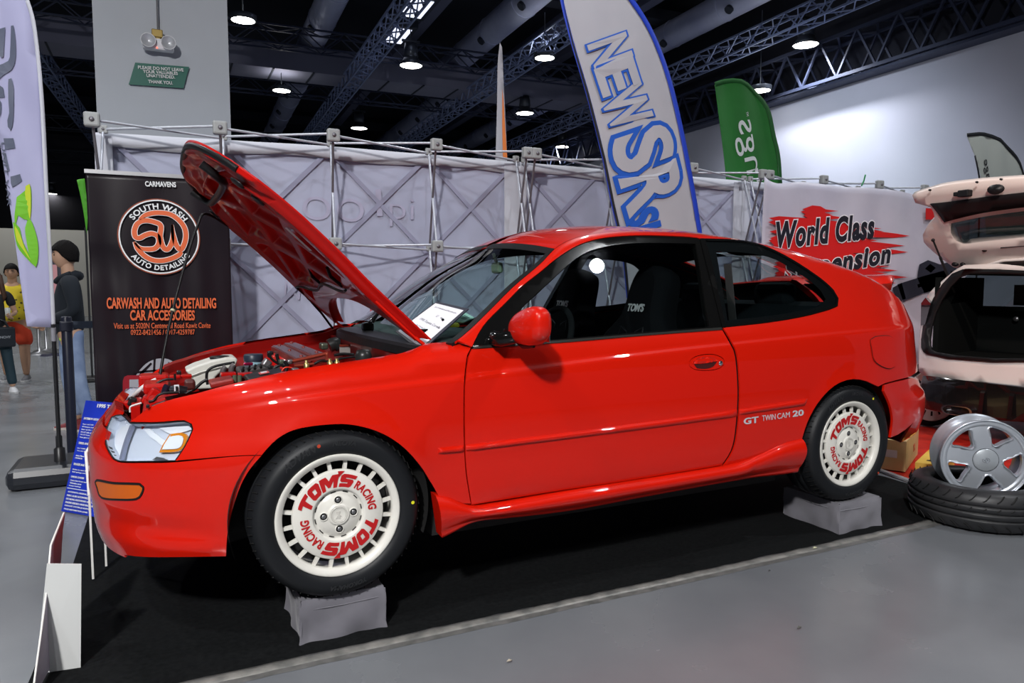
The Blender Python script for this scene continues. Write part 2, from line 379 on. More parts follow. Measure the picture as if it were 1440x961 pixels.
def panel(name, kind, outer, mat, holes=(), gap=.0018, grid=.03, off=0., rim=.012, pillow=0., pw=.02, far=False, parent=None, label=None, crease=False):
    key = None
    lo = shrink(outer, gap); hs = [shrink(h, -gap) for h in holes]
    ex = None
    if crease:
        cs = np.arange(lo[:, 0].min(), lo[:, 0].max(), .02); cx_ = _xh(cs, np.full(cs.shape, .88))[0]; ex = np.vstack([np.stack([cs, zCr(cx_)+d], -1) for d in (-.018, -.008, -.003, .003, .008, .018)])
    v, f, loops = triangulate([lo]+hs, (grid, grid), ex)
    b = np.vstack([lo]+hs); a = b
    o_ = np.full(len(v), float(off))
    if pillow:
        d = np.array([np.hypot(*(b-p).T).min() for p in v]); t = np.clip(d/pw, 0, 1); o_ += pillow*np.sin(t*np.pi/2)**.8
    P, n = surf(kind, v[:, 0], v[:, 1], o_, far)
    if pillow:                                              # normals that follow the cushion
        n = None
    if rim:
        P0, n0 = surf(kind, v[:, 0], v[:, 1], o_, far); _, ns = surf(kind, v[:, 0], v[:, 1], 0., far)
    flip = far
    # orientation: make face normals follow the surface normal
    _, nr = surf(kind, v[:, 0], v[:, 1], 0., far)
    c = np.cross(P[f[:, 1]]-P[f[:, 0]], P[f[:, 2]]-P[f[:, 0]]); fl = (c*nr[f].mean(1)).sum(-1) < 0; f = f.copy(); f[fl] = f[fl][:, ::-1]
    vs = list(map(tuple, P)); fs = [tuple(int(k) for k in t) for t in f]; ln = []
    for t in fs:
        for k in t: ln.append(tuple(nr[k]) if n is not None else (0, 0, 0))
    nsurf = len(fs)
    if rim:
        for l in loops:
            base = len(vs); vs += [tuple(P[k]-nr[k]*rim) for k in l]; m = len(l)
            for i in range(m):
                j = (i+1) % m; fs.append((l[i], l[j], base+j, base+i)); ln += [(0, 0, 0)]*4
    me = bpy.data.meshes.new(name); me.from_pydata(vs, [], fs); me.materials.append(mat)
    me.polygons.foreach_set('use_smooth', [True]*nsurf+[False]*(len(fs)-nsurf)); me.update()
    if n is not None: me.normals_split_custom_set(ln)
    return obj(name, me, None, parent, label=label)
def strip(name, kind, top, bot, prof, mat, n=60, far=False, parent=None, label=None, back=.02, taper=0):
    """moulding between two traced lines; prof(t, f) gives the stand-off across (t) and along (f)"""
    def rs(pts):
        a = catmull(pts, 4.); L_ = np.concatenate([[0], np.cumsum(np.hypot(*np.diff(a, axis=0).T))]); u = np.linspace(0, L_[-1], n); return px2sv(kind, np.stack([np.interp(u, L_, a[:, 0]), np.interp(u, L_, a[:, 1])], -1))
    A, B = rs(top), rs(bot)
    for W_ in (A, B): W_[1:-1] = (W_[:-2]+2*W_[1:-1]+W_[2:])/4
    ts = np.linspace(0, 1, 15); F = np.linspace(0, 1, n); rows = []
    for t in ts:
        sv = A*(1-t)+B*t; P, _ = surf(kind, sv[:, 0], sv[:, 1], 0, far); _, nn = surf(kind, sv[:, 0], sv[:, 1]*0+sv[:, 1].mean(), 0, far)
        nn = nn*np.array([1, 1, .25]); nn /= np.linalg.norm(nn, axis=1, keepdims=True)
        o_ = np.array([prof(t, f) for f in F])
        if taper: o_ = o_*np.clip(np.minimum(F, 1-F)/taper, .0, 1)**.5
        rows.append(P+nn*o_[:, None])
        if t in (0., 1.): e_ = P-nn*back; (rows.insert(0, e_) if t == 0. else rows.append(e_))
    P = np.array(rows); mb = MB(); mb.grid(P, flip=far); mb.grid(P[:, :1].repeat(2, 1)*1, flip=far) if False else None
    k = len(rows)
    mb.add([tuple(p) for p in P[:, 0]], [tuple(range(k))]); mb.add([tuple(p) for p in P[:, -1]], [tuple(range(k))[::-1]])
    o = mb.build(name, mat, parent, label=label); return o
def both(name, kind, outer, mat, **kw):
    a = panel(name, kind, outer, mat, **kw); b = panel(name, kind, outer, mat, far=True, **kw); return a, b
# ================================================================ the hall
HR = R(2.5)
def Hp(x, y, z=0): return (x*math.cos(HR)+y*math.sin(HR), -x*math.sin(HR)+y*math.cos(HR), z)
FLR = mottle(M('epoxy_floor', (.20, .22, .25), .22, spec=.5), (.145, .155, .17), (.195, .205, .22), 1.4, 8, .3, .7, (.16, .34)); bump(FLR, 3, .05, .01)
mb = MB(); mb.box((6, 20, -.05), (70, 70, .1)); o = mb.build('floor', FLR); o['kind'] = 'structure'
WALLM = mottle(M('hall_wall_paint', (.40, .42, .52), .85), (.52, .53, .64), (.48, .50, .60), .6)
mb = MB(); mb.box((0, 0, 0), (.3, 46, 6.25)); o = mb.build('wall_right', WALLM, loc=(15.3+.15+.0, 14, 3.125)); o.rotation_euler.z = -R(1.8); o['kind'] = 'structure'
# ledge on top of the wall, carrying the lattice catwalk
NAVY = M('dark_steel', (.030, .036, .055), .6, .3); GRS = M('grey_steel', (.045, .055, .10), .5, .3); CEIL = M('ceiling_dark', (.010, .013, .024), .95)
mb = MB(); mb.box((0, 0, 0), (.5, 46, .06)); o = mb.build('trim_1', GRS, loc=(15.15, 14, 6.26)); o.rotation_euler.z = -R(1.8); o['kind'] = 'structure'
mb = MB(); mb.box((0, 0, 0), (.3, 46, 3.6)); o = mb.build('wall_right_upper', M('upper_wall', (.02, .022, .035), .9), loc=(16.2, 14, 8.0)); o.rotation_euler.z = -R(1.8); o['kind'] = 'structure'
mb = MB(); mb.box((4, 4, 10.1), (150, 130, .2)); o = mb.build('ceiling', CEIL); o['kind'] = 'structure'
mb = MB(); mb.box((-2, 48, 5), (60, .3, 10)); o = mb.build('wall_back', M('far_wall', (.045, .045, .06), .9)); o['kind'] = 'structure'
mb = MB(); mb.box((-11, 30, 1.65), (22, .15, 3.3)); o = mb.build('wall_partition', M('cream_wall', (.50, .48, .42), .8)); o['kind'] = 'structure'
def lattice(name, a, b, w, h, n, mat, label, group, r=.03, cat='truss'):
    """box truss between two points"""
    a, b = Vector(a), Vector(b); d = (b-a).normalized(); s = d.cross(Vector((0, 0, 1))).normalized()*w/2; u = Vector((0, 0, h/2)); m = MB()
    for i, j in ((-1, -1), (1, -1), (1, 1), (-1, 1)): m.bar(a+s*i+u*j, b+s*i+u*j, r*1.6)
    for k in range(n):
        p, q = a+(b-a)*k/n, a+(b-a)*(k+1)/n
        for i in (-1, 1): m.bar(p+s*i-u, (p+q)/2+s*i+u, r); m.bar((p+q)/2+s*i+u, q+s*i-u, r)
        for j in (-1, 1): m.bar(p-s+u*j, (p+q)/2+s+u*j, r); m.bar((p+q)/2+s+u*j, q-s+u*j, r)
    o = m.build(name, mat); return tag(o, label, cat, group)
yd = lambda x, y0, y1, z: (Hp(x, y0, z), Hp(x, y1, z))
# catwalk truss on the wall ledge
o = lattice('wall_truss', (14.9-.25, -4, 6.85), (14.9+.95, 34, 6.85), .7, 1.0, 34, GRS, 'long steel lattice catwalk running above the bright side wall', 'roof trusses', .05)
for x, z, y0, y1, lb in ((4.2, 7.6, 9, 38, 'steel truss rising left of centre between two silver ducts'), (8.3, 7.6, 9, 40, 'steel truss crossing behind the slender white flag'), (12.9, 7.5, 6, 42, 'steel truss crossing behind the tall blue and white flag'), (-4.5, 7.9, 6, 42, 'steel truss above the left of the hall')):
    lattice('roof_truss', *yd(x, y0, y1, z), .42, .42, 44, M('truss_blue', (.20, .25, .42), .5, .2), lb, 'roof trusses', .028)
for y, z, lb in ((19.3, 8.15, 'cross truss nearest the camera'), (24, 8.0, 'second cross truss from the camera'), (33, 7.9, 'third cross truss from the camera'), (40, 7.6, 'farthest cross truss over the hall')):
    lattice('cross_truss', Hp(-16, y, z), Hp(15, y, z), .5, .5, 26, NAVY if y > 30 else GRS, lb, 'roof trusses', .03)
DUCT = mottle(M('duct_metal', (.3, .33, .5), .5, .25), (.34, .37, .56), (.46, .50, .68), .8)
for x, z, y0, y1, r, lb in ((3.15, 8.95, 9, 23.0, .40, 'round silver duct just right of the pillar'), (8.05, 8.95, 8, 23.5, .41, 'long round silver duct above the slender white flag'), (3.3, 8.95, 26, 44, .40, 'round silver duct in the distance left of centre'), (9.2, 8.95, 25, 44, .40, 'round silver duct in the distance at centre'), (13.3, 8.95, 6, 44, .40, 'round silver duct right of the tall blue and white flag'), (-5.2, 8.95, 9, 20.5, .38, 'round silver duct at the far left')):
    m = MB(); a, b = yd(x, y0, y1, z); m.tube([a, b], r, 20)
    for k in range(int((y1-y0)/2.4)):
        c = Hp(x, y0+1+k*2.4, z); m.tube([Vector(c)+Vector((0, -.03, 0)), Vector(c)+Vector((0, .03, 0))], r*1.04, 20)
    for k in range(int((y1-y0)/3)): c = Vector(Hp(x, y0+1.7+k*3, z)); m.tube([c+Vector((-r*.7, 0, -r*.7)), c+Vector((-r*.85, 0, -r*.85))], .12, 10, 1)
    tag(m.build('round_duct', [DUCT, NAVY]), lb, 'duct', 'round ventilation ducts')
PAN = mottle(M('panel_duct', (.3, .31, .42), .6, .1), (.16, .165, .24), (.20, .205, .28), .5)
m = MB(); a, b = Vector(Hp(-14, 21.6, 8.1)), Vector(Hp(14.2, 21.6, 8.1)); m.bar(a, b, 1.3, .7)
for k in range(24): c = a+(b-a)*(k+.5)/24; m.bar(c+Vector((0, -.67, -.36)), c+Vector((0, .67, -.36)), .05, .03, 1)
tag(m.build('main_duct', [PAN, NAVY]), 'wide pale rectangular duct crossing the hall ceiling', 'duct')
for y in (10, 17, 28, 36):
    m = MB(); m.bar(Hp(-16, y, 9.53), Hp(15, y, 9.53), .5, .32); tag(m.build('roof_beam', M('beam_navy', (.016, .020, .034), .8)), {10: 'nearest dark roof beam above the cross trusses', 17: 'second dark roof beam from the camera', 28: 'third dark roof beam from the camera', 36: 'farthest dark roof beam over the hall'}[y], 'beam', 'dark roof beams')
for x in (-8, -1.5, 6.4, 10.4, 12.0):
    m = MB(); a, b = yd(x, 5, 44, 9.54); m.bar(a, b, .35, .28); tag(m.build('roof_beam', M('beam_slate', (.10, .11, .18), .7)), {-8: 'slate lengthwise beam at the far left', -1.5: 'slate lengthwise beam behind the pillar', 6.4: 'slate lengthwise beam right of the centre duct', 10.4: 'slate lengthwise beam beside the slender white flag', 12.0: 'slate lengthwise beam nearest the bright side wall'}[x], 'beam', 'lengthwise roof beams')
# pendant lamps (bell shaped) and flat lamps
LAMP = M('lamp_glow', (1, 1, 1), .5, emit=(1, .97, .88), es=14); LBODY = M('lamp_body', (.07, .08, .10), .35, .6)
def bell(px, py, z, label, pw=0, sc_=1., zc=10.):
    p = at(px, py, z=z); e = empty('pendant_lamp', p, 0, label, 'lamp', 'bell-shaped pendant lamps')
    m = MB(); m.lathe([(.07, .62), (.16, .60), (.19, .42), (.20, .25), (.17, .23), (.20, .20), (.27, .10), (.33, .0), (.31, .0), (.25, .09), (.1, .14)], 24); m.box((0, 0, .66), (.5, .06, .06)); o = m.build('shade', LBODY, e)
    m = MB(); m.disc(.31, .015, 24); m.build('lens', LAMP, e); m = MB(); m.tube([(0, 0, .66), (0, 0, zc-z)], .015, 6); m.build('cable', NAVY, e)
    e.scale = (sc_, sc_, 1); 
    if pw: lamp_light(p, pw)
    return e
def lamp_light(p, pw, col=(.94, .965, 1), r=.3):
    l = bpy.data.lights.new('lamp_light', 'SPOT'); l.energy = pw*.62; l.color = col; l.shadow_soft_size = r*.4; l.spot_size = R(140); l.spot_blend = .6
    o = link(bpy.data.objects.new('lamp_light', l)); o.location = (p[0], p[1], p[2]-.05); o['kind'] = 'helper'
for px, py, z, lb, pw in ((578, 93, 7.2, 'bell pendant lamp above the gap right of the raised bonnet tip', 900), (505, 181, 7.2, 'bell pendant lamp just above the fabric wall, left of centre', 900), (791, 207, 7.2, 'bell pendant lamp low beside the tall blue and white flag', 900), (1133, 64, 7.2, 'largest bell pendant lamp, right of the tall blue and white flag', 1100), (72, 273, 6.5, 'small distant bell lamp left of the black banner', 0), (99, 294, 6.0, 'smaller distant bell lamp beside the black banner', 0), (738, 160, 7.2, 'bell pendant lamp right of the slender white flag', 500)):
    bell(px, py, z, lb, pw, zc={578: 9.98, 1133: 8.52, 738: 7.70}.get(px, 9.98))
def flat(px, py, z, label, zc=9.98):
    p = at(px, py, z=z); e = empty('flat_lamp', p, 0, label, 'lamp', 'round flat ceiling lamps'); m = MB(); m.lathe([(.30, .12), (.30, 0), (.26, .0)], 20); m.tube([(0, 0, .1), (0, 0, zc-z)], .015, 6); m.build('housing', LBODY, e); m = MB(); m.disc(.27, .01, 20); m.build('lens', LAMP, e)
for px, py, lb in ((342, 29, 'flat bright lamp at the top right of the pillar'), (396, 128, 'flat bright lamp between two silver ducts'), (766, 82, 'flat bright lamp left of the tall blue and white flag'), (1069, 128, 'flat bright lamp above the green flag'), (70, 330, 'tiny bright lamp far behind the man in the dark jacket')): flat(px, py, {396: 7.2, 1069: 6.4, 70: 4.5}.get(px, 7.3), lb, {396: 7.74, 766: 8.5, 1069: 8.5}.get(px, 9.98))
for px, py, lb in ((586, 12, 'square lit ceiling panel at the top edge'), (558, 50, 'square lit ceiling panel below the first')):
    p = at(px, py, z=8.25); e = empty('panel_lamp', p, -HR, lb, 'lamp', 'square lit ceiling panels'); m = MB(); m.box((0, 0, .1), (.8, 1.6, .2)); m.build('housing', NAVY, e); m = MB(); m.box((0, 0, -.01), (.55, 1.2, .02)); m.build('lens', M('panel_glow', (.8, .85, 1), .5, emit=(.75, .8, 1), es=1.2), e)
# hall lamps over and behind the camera side: they light the car and sit in its paint
for x, y, pw in ((-4, -1.5, 700), (-4.2, -6.5, 800), (5.34, -2.6, 700), (-2, 5.5, 500), (4.5, 5.0, 650), (10.5, 2.5, 500), (-7, 8, 1300), (-3, -8, 600), (5, -8.5, 600), (-3.6, 11, 1300), (-5, 26.5, 900)):
    e = empty('pendant_lamp', (x, y, 7.2), 0, 'bell pendant lamp over the aisle, outside the picture', 'lamp', 'hall lamps above the aisle'); m = MB(); m.lathe([(.07, .62), (.16, .60), (.19, .42), (.20, .25), (.27, .10), (.33, .0), (.31, .0), (.25, .09), (.1, .14)], 20); m.tube([(0, 0, .6), (0, 0, 2.8)], .015, 6); m.build('shade', LBODY, e); m = MB(); m.disc(.18 if x != 5.34 else .10, .015, 20); m.build('lens', M('lamp_glow_near', (1, 1, 1), .5, emit=(1, .97, .90), es=40), e); lamp_light((x, y, 7.2), pw, r=.3 if x != 5.34 else .25)
# pillar with its emergency light and notice
PW = mottle(M('pillar_paint', (.50, .53, .58), .7), (.50, .53, .58), (.46, .49, .54), 1.2)
a, b = at(134, 110, y=5.0), at(322.5, 110, y=5.0)
mb = MB(); mb.box(((a.x+b.x)/2, 5.55, 5.0), (b.x-a.x, 1.1, 10)); o = mb.build('pillar', PW); o['kind'] = 'structure'
p = [at(*q, y=4.97) for q in ((190, 88), (266, 94), (258, 124), (181, 118.5))]
mb = MB(); mb.prism(p, (0, .012, 0)); sg = mb.build('notice_sign', M('sign_green', (.015, .13, .095), .5)); tag(sg, 'slanted green notice sign on the white pillar', 'sign')
WTXT = M('white_lettering', (.75, .77, .78), .5)
def txt_on(parent, name, txt, pa, pb, y, hpx, mat, up=(0, 0, 1), **kw):
    """one line of lettering from pixel pa to pixel pb on the vertical plane y; hpx = letter height in pixels"""
    A, B = at(*pa, y=y), at(*pb, y=y); d = B-A; me = text_mesh(txt, size=1, align='LEFT', **kw)
    xs = [v.co.x for v in me.vertices]; ys = [v.co.y for v in me.vertices]; x0, x1 = min(xs), max(xs); y0, y1 = min(ys), max(ys)
    h = (at(pa[0], pa[1]-hpx/2, y=y)-at(pa[0], pa[1]+hpx/2, y=y)).length
    for v in me.vertices: v.co = Vector(((v.co.x-x0)/(x1-x0)*d.length, (v.co.y-(y0+y1)/2)/(y1-y0)*h, .0012 if v.co.z > 0 else 0))
    me.transform(frame_mt(A, d, up)); me.materials.append(mat); return obj(name, me, None, parent)
for t, pa, pb in (('PLEASE DO NOT LEAVE', (194, 94.5), (258, 98.5)), ('YOUR VALUABLES', (201, 100.3), (250, 103.3)), ('UNATTENDED.', (206, 106), (246, 108.6)), ('THANK YOU.', (208.5, 114.5), (243, 116.8))):
    txt_on(sg, 'sign_lettering', t, pa, pb, 4.955, 4.6, WTXT, bold=.02)
e = empty('emergency_light', at(222.5, 65, y=4.95), 0, 'white twin-lamp emergency light on the pillar', 'lamp'); k = .0066
m = MB(); m.box((0, -.03, 0), (.25, .08, .10), bev=.015); m.build('housing', M('white_plastic', (.72, .72, .76), .4), e)
m = MB(); m.box((-.005, -.02, .10), (.09, .05, .07), bev=.008); m.box((.0, -.02, .06), (.03, .03, .05)); m.build('bracket', M('brass_plate', (.35, .25, .08), .5, .5), e)
for sx_ in (-.078, .082):
    m = MB(); mt = Matrix.Translation((sx_, -.075, .012))@Matrix.Rotation(R(90), 4, 'X'); m.lathe([(.045, -.02), (.062, .03), (.058, .036), (.054, .03)], 24, 0, mt); m.lathe([(.054, .028), (.025, .008), (0, .004)], 24, 1, mt); m.build('lamp_head', [MATS['white_plastic'], M('lamp_glass', (.60, .62, .66), .35, .4)], e)
m = MB(); m.tube([(0, .0, .13), (.004, 0, .6), (0, 0, 2.2)], .006, 6); m.build('cable', M('cable_grey', (.12, .12, .13), .6), e)
m = MB(); m.ball((-.01, -.072, -.035), .006); m.build('indicator', M('red_led', (1, .05, .02), .4, emit=(1, .1, .05), es=3), e)
# carpets
CARP = bump(mottle(M('black_carpet', (.010, .011, .012), .95, spec=.1), (.005, .0055, .006), (.011, .012, .0125), 60, 8, .3, .8), 900, .6, .002)
mb = MB(); pts = [(-1.02, -.60), (-.92, -.35), (-.895, .2), (-.88, 1.86), (-.86, 2.56), (3.36, 2.50), (3.52, .60), (3.50, .40), (3.40, -.02), (2.87, -.088), (1.2, -.082), (-.40, -.062), (-.60, -.062), (-.70, -.30), (-.8, -.62)]
pts = [(-.915, -.10), (-.90, .2), (-.882, 1.0), (-.88, 1.86), (-.86, 2.56), (3.30, 2.50), (3.55, .60), (3.53, .40), (3.42, -.05), (2.87, -.088), (1.2, -.082), (-.40, -.066), (-.915, -.10)][:-1]
mb.prism([(x, y, .0004) for x, y in pts], (0, 0, .003)); o = mb.build('carpet', CARP); tag(o, 'black carpet laid under the red car', 'carpet')
TAPE = mottle(M('silver_tape', (.2, .2, .19), .4, .2), (.13, .13, .125), (.27, .26, .24), 14, 8)
r2 = random.Random(4); mb = MB(); up_, lo_ = [], []
for k in range(90):
    x = -1.0+k*(4.35/89); y = np.interp(x, [-1, -.4, 1.2, 2.87, 3.42], [-.068, -.066, -.082, -.088, -.06]); up_.append((x, y+.022+r2.uniform(-.004, .004), .0042)); lo_.append((x, y-.022+r2.uniform(-.002, .002), .0012))
md_ = [(a[0], (a[1]+b[1])/2+.006, .0048) for a, b in zip(up_, lo_)]; mb.grid(np.array([lo_, md_, up_])); o = mb.build('carpet_tape', TAPE, solid=.0006); tag(o, 'strip of silver tape along the near carpet edge', 'tape')
mb = MB(); lo2 = [(a[0], a[1]-.028, .0010) for a in lo_]; mb.grid(np.array([lo2, [(a[0], a[1]+.004, .0013) for a in lo_]])); o = mb.build('tape_side_strip', mottle(M('dull_strip_grey', (.12, .115, .11), .5), (.10, .10, .095), (.17, .165, .16), 20)); tag(o, 'dull strip on the floor along the tape', 'tape')  # darker mottled strip beside the tape
REDC = mottle(M('red_carpet', (.40, .012, .006), .45), (.30, .008, .004), (.50, .02, .008), 9)
mb = MB(); mb.prism([(3.66, .72, 0), (3.575, .42, 0), (3.50, .12, 0), (3.62, -.6, 0), (9.5, -1.6, 0), (9.8, 2.5, 0), (4.0, 2.5, 0)], (0, 0, .003)); o = mb.build('carpet', REDC); tag(o, 'glossy red carpet under the white car', 'carpet')
mb = MB(); mb.bar((3.65, .74, .012), (3.565, .42, .012), .035, .012); mb.bar((3.565, .42, .012), (3.49, .10, .012), .035, .012); o = mb.build('carpet_edging', M('edging_grey', (.4, .4, .42), .4, .4)); tag(o, 'grey metal edging strip of the red carpet', 'edging')
# chips of litter on the carpet and floor
for px, py, col, s, lb in ((1146, 771, (.6, .6, .4), .012, 'pale curled scrap on the carpet by the tape'), (1124, 883, (.10, .10, .09), .010, 'dark pebble on the grey floor'), (1082, 803, (.07, .07, .07), .006, 'tiny dark speck on the floor below the tape'), (716, 930, (.4, .35, .28), .009, 'small tan chip on the floor at the bottom')):
    p = at(px, py, z=.009); m = MB(); m.add([p+Vector((s*a, s*b, c*.004)) for a, b, c in ((-1, 0, 0), (0, .5, 1), (1.2, .1, 0), (.3, -.5, .5))], [(0, 1, 2, 3)]); tag(m.build('litter_scrap', M('scrap%d' % px, col, .7), solid=.002), lb, 'scrap')
# ================================================================ the red car
RED = M('red_paint', (.62, .009, .0015), .40, 0, 1.0, spec=.12)
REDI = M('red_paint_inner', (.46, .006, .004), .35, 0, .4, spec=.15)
BLK = M('black_trim', (.009, .009, .010), .40, spec=.3)
GLB = M('gloss_black', (.005, .005, .005), .10, 0, .5, spec=.2)
RUB = bump(M('tyre_rubber', (.009, .010, .012), .5, spec=.35), 60, .15, .001)
CHR = M('chrome', (.75, .76, .78), .15, 1)
STL = M('dull_metal', (.30, .30, .31), .4, .9)
INT = M('interior_black', (.006, .007, .008), .8, spec=.15)
HDL = M('headliner', (.012, .012, .013), .9, spec=.1)
UND = M('underbody_black', (.01, .01, .01), .8)
WGL = glass('window_glass', (.68, .76, .76), 1.5)
WSG = glass('windscreen_glass', (.68, .84, .82), 1.52)
car = empty('hatchback_car', (0, 0, 0), label='red two-door hatchback with raised bonnet and white wheels, standing on black carpet', cat='car')
def pxp(*p): return [('px', list(p))]
sB = lambda x: float(np.interp(x, _xs, _ss))
_ss = np.linspace(SF+.01, SR-.01, 3000); _xs = _xh(_ss, np.full(3000, .9))[0]
# --- fender
fender = loop_sv('A', [('px', [(182.5, 594, 1), (193, 585.5), (213, 571.5), (243, 561), (277, 553), (302, 546), (340, 536.6), (390, 525), (420, 518.7), (445, 515), (490, 508), (540, 500), (565, 496), (585, 489.5), (598, 483.5), (620, 481.5), (641, 481, 1), (663, 489, 1), (657.5, 500), (653, 540), (652.5, 600), (655, 660), (662.5, 709, 1), (652, 709), (634, 702), (617, 699, 1), (606, 680), (590, 655), (567, 630), (538, 611), (504, 600), (470, 597.5), (419, 604), (390, 618), (368, 641, 1), (330, 642), (246, 649, 1), (260, 628), (271, 604), (269, 597), (259, 592), (220, 594.5), (200, 594.5)])])
both('fender', 'A', fender, RED, parent=car, grid=.035, crease=True)
# --- nose
hl = [('px', [(156, 586), (170, 582.5), (182.5, 594, 1), (220, 594.5), (259, 592), (269, 597), (271, 604), (260, 628), (246, 649, 1), (205, 650), (165, 649), (153, 638), (146.5, 620), (149, 601)])]
hl_sv = loop_sv('A', hl, 5)
bump_l = px2sv('A', np.array([(165, 650.), (153, 639), (147, 625)]))
bt = px2sv('A', np.array([(147, 625.)]))[0]
lowl = px2sv('A', catmull([(318, 783, 1), (260, 784), (205, 784), (175, 781)], 8))
nose = loop_sv('A', [('px', [(318, 783, 1), (322, 738), (336, 690), (350, 663), (368, 641, 1), (330, 642), (246, 650), (205, 651), (165, 650), (153, 639), (146.5, 623)]),
                     ('sv', [(bt[0]-.06, .70), (SF+.01, .70), (SF+.01, .30), (lowl[-1][0], lowl[-1][1]-.01)]), ('sv', lowl[::-1])])
sig = loop_sv('A', [('pxc', [(135.5, 675), (160, 678.5), (197, 680), (202.5, 685), (201, 694), (192.5, 703), (165, 704), (143, 701), (137, 688)])], 4)
for far in (False, True):
    nb = panel('front_bumper', 'A', nose, RED, holes=[sig], far=far, parent=car, grid=.022, gap=.001)
    panel('turn_signal', 'A', sig, M('amber_lens', (.60, .11, .003), .35, 0, .15), far=far, parent=nb, gap=.0015, grid=.014, off=.0005, rim=.01, label='amber indicator lens')
# headlights: clear pillowed lens over a silvered bowl
LENS = glass('lamp_lens', (.92, .95, .98), 1.5)
REF = M('lamp_reflector', (.62, .66, .74), .40, .0)
amb = loop_sv('A', [('px', [(232, 609, 1), (250, 607), (258, 612), (255, 625), (243, 634), (217, 635, 1), (222, 624)])], 4)
for far in (False, True):
    h = panel('headlight', 'A', hl_sv, REF, far=far, parent=car, gap=.004, grid=.012, off=-.035, rim=-.03, label='clear glass headlight')
    panel('headlight_lens', 'A', hl_sv, LENS, far=far, parent=h, gap=.002, grid=.012, off=-.004, pillow=.008, pw=.03, rim=.01)
    if not far: panel('headlight_seal', 'A', hl_sv, BLK, holes=[shrink(hl_sv, .0042)], far=far, parent=h, gap=.0005, grid=.02, off=-.001, rim=.02, label='black rubber seal')
    panel('corner_lamp', 'A', amb, M('amber_lens2', (.9, .30, .02), .15, .2, .8), far=far, parent=h, gap=.001, grid=.01, off=-.020, rim=.01, label='amber corner lamp')
    for pts in ([(192, 601, 1), (200, 609), (212, 618), (224, 627, 1), (231, 621, 1), (217, 612), (206, 605), (201, 600, 1)], [(214, 600, 1), (240, 598.5), (258, 598, 1), (263, 603, 1), (250, 606), (234, 610, 1), (226, 606)], [(205, 646, 1), (212, 641, 1), (222, 643, 1), (228, 647, 1)]):
        fz_ = loop_sv('A', pxp(*pts), 4); panel('glint_and_chrome_patch', 'A', fz_, M('glint_and_lamp_white', (.86, .88, .92), .2, 0) if pts[0][1] < 640 else STL, far=far, parent=h, gap=0, grid=.015, off=-.026, rim=.006)  # white patches paint the reflector's bright bands; the low one is dull metal
    dv = loop_sv('A', pxp((178, 596, 1), (171, 615), (165, 635), (162, 648, 1), (165, 649, 1), (168, 635), (174, 615), (181, 596.5, 1)), 4); panel('lens_divider', 'A', dv, M('lens_rib', (.30, .32, .42), .2, .3), far=far, parent=h, gap=0, grid=.02, off=-.012, rim=.012)
    lf = loop_sv('A', pxp((152, 606, 1), (160, 596), (172, 592, 1), (167, 612), (160, 634), (156, 640, 1), (150, 622)), 4); panel('inner_lamp', 'A', lf, M('glint_and_lamp_white', (.86, .88, .92), .2, 0), far=far, parent=h, gap=0, grid=.015, off=-.030, rim=.01)
    am2 = shrink(amb, .010); panel('lamp_bulb_window', 'A', am2, M('glint_and_lamp_white', (.86, .88, .92), .2, 0), far=far, parent=h, gap=.0, grid=.01, off=-.016, rim=.003)
gs = px2sv('A', np.array([(160., 583.)]))[0][0]
for far in (False, True): panel('grille_surround', 'A', np.array([(SF+.01, .70), (gs-.05, .70), (gs-.04, .745), (gs-.03, .775), (SF+.01, .785)]), RED, parent=car, grid=.03, off=-.004, far=far, rim=.03)
for far in (False, True): panel('signal_seal', 'A', sig, BLK, holes=[shrink(sig, .006)], far=far, parent=nb, gap=0, grid=.03, off=.0025, rim=.008)
mid = panel('grille', 'A', np.array([(SF+.01, .62), (bt[0]-.01, .62), (bt[0]-.01, .74), (SF+.01, .74)]), BLK, parent=car, grid=.03, off=-.05)
panel('grille', 'A', np.array([(SF+.01, .62), (bt[0]-.01, .62), (bt[0]-.01, .74), (SF+.01, .74)]), BLK, parent=car, grid=.03, off=-.05, far=True)
# --- door
door_l = [(663.5, 490.5, 1), (664, 490), (690, 489), (800, 480.5), (900, 472), (1015.5, 463.5, 1), (1026, 482), (1034, 502), (1037.5, 555), (1034, 607), (1028, 634), (1015, 655, 1), (900, 674), (780, 692), (663, 711, 1), (655.5, 660), (653.3, 600), (654, 540), (658.5, 502)]
door = loop_sv('B', pxp(*door_l))
hnd = loop_sv('B', [('pxc', [(969, 511), (978, 502), (998, 498.5), (1013, 502), (1019, 509), (1014, 517), (998, 521), (976, 519.5)])], 4)
d1 = panel('door', 'B', door, RED, holes=[hnd], parent=car, grid=.035, crease=True); d2 = panel('door', 'B', door, RED, far=True, parent=car, grid=.035, crease=True)
hb = panel('door_handle', 'B', hnd, RED, parent=d1, gap=.001, grid=.012, off=-.001, rim=.01)
grip = loop_sv('B', pxp((976, 512.5, 1), (990, 511.5), (1008, 508.5, 1), (1003, 515.5), (992, 518.8), (980, 518, 1)), 3)
pull = loop_sv('B', [('pxc', [(974, 511.5), (980, 505), (993, 502), (1005, 504), (1009, 507.5), (992, 511)])], 3); panel('handle_pull', 'B', pull, RED, parent=hb, gap=0, grid=.01, off=.002, pillow=.006, pw=.012, rim=.006)
panel('handle_recess', 'B', grip, M('recess_dark', (.05, .004, .004), .5), parent=hb, gap=0, grid=.01, off=.001, rim=.002)
P_, n_ = surf('B', *px2sv('B', np.array([(1013., 511.)])).T)
mb = MB(); mb.lathe([(0, .004), (.009, .004), (.011, 0)], 16); mb.build('lock_barrel', CHR, hb).matrix_world = frame_mt(P_[0]+n_[0]*.002, (1, 0, 0), (0, 0, 1))
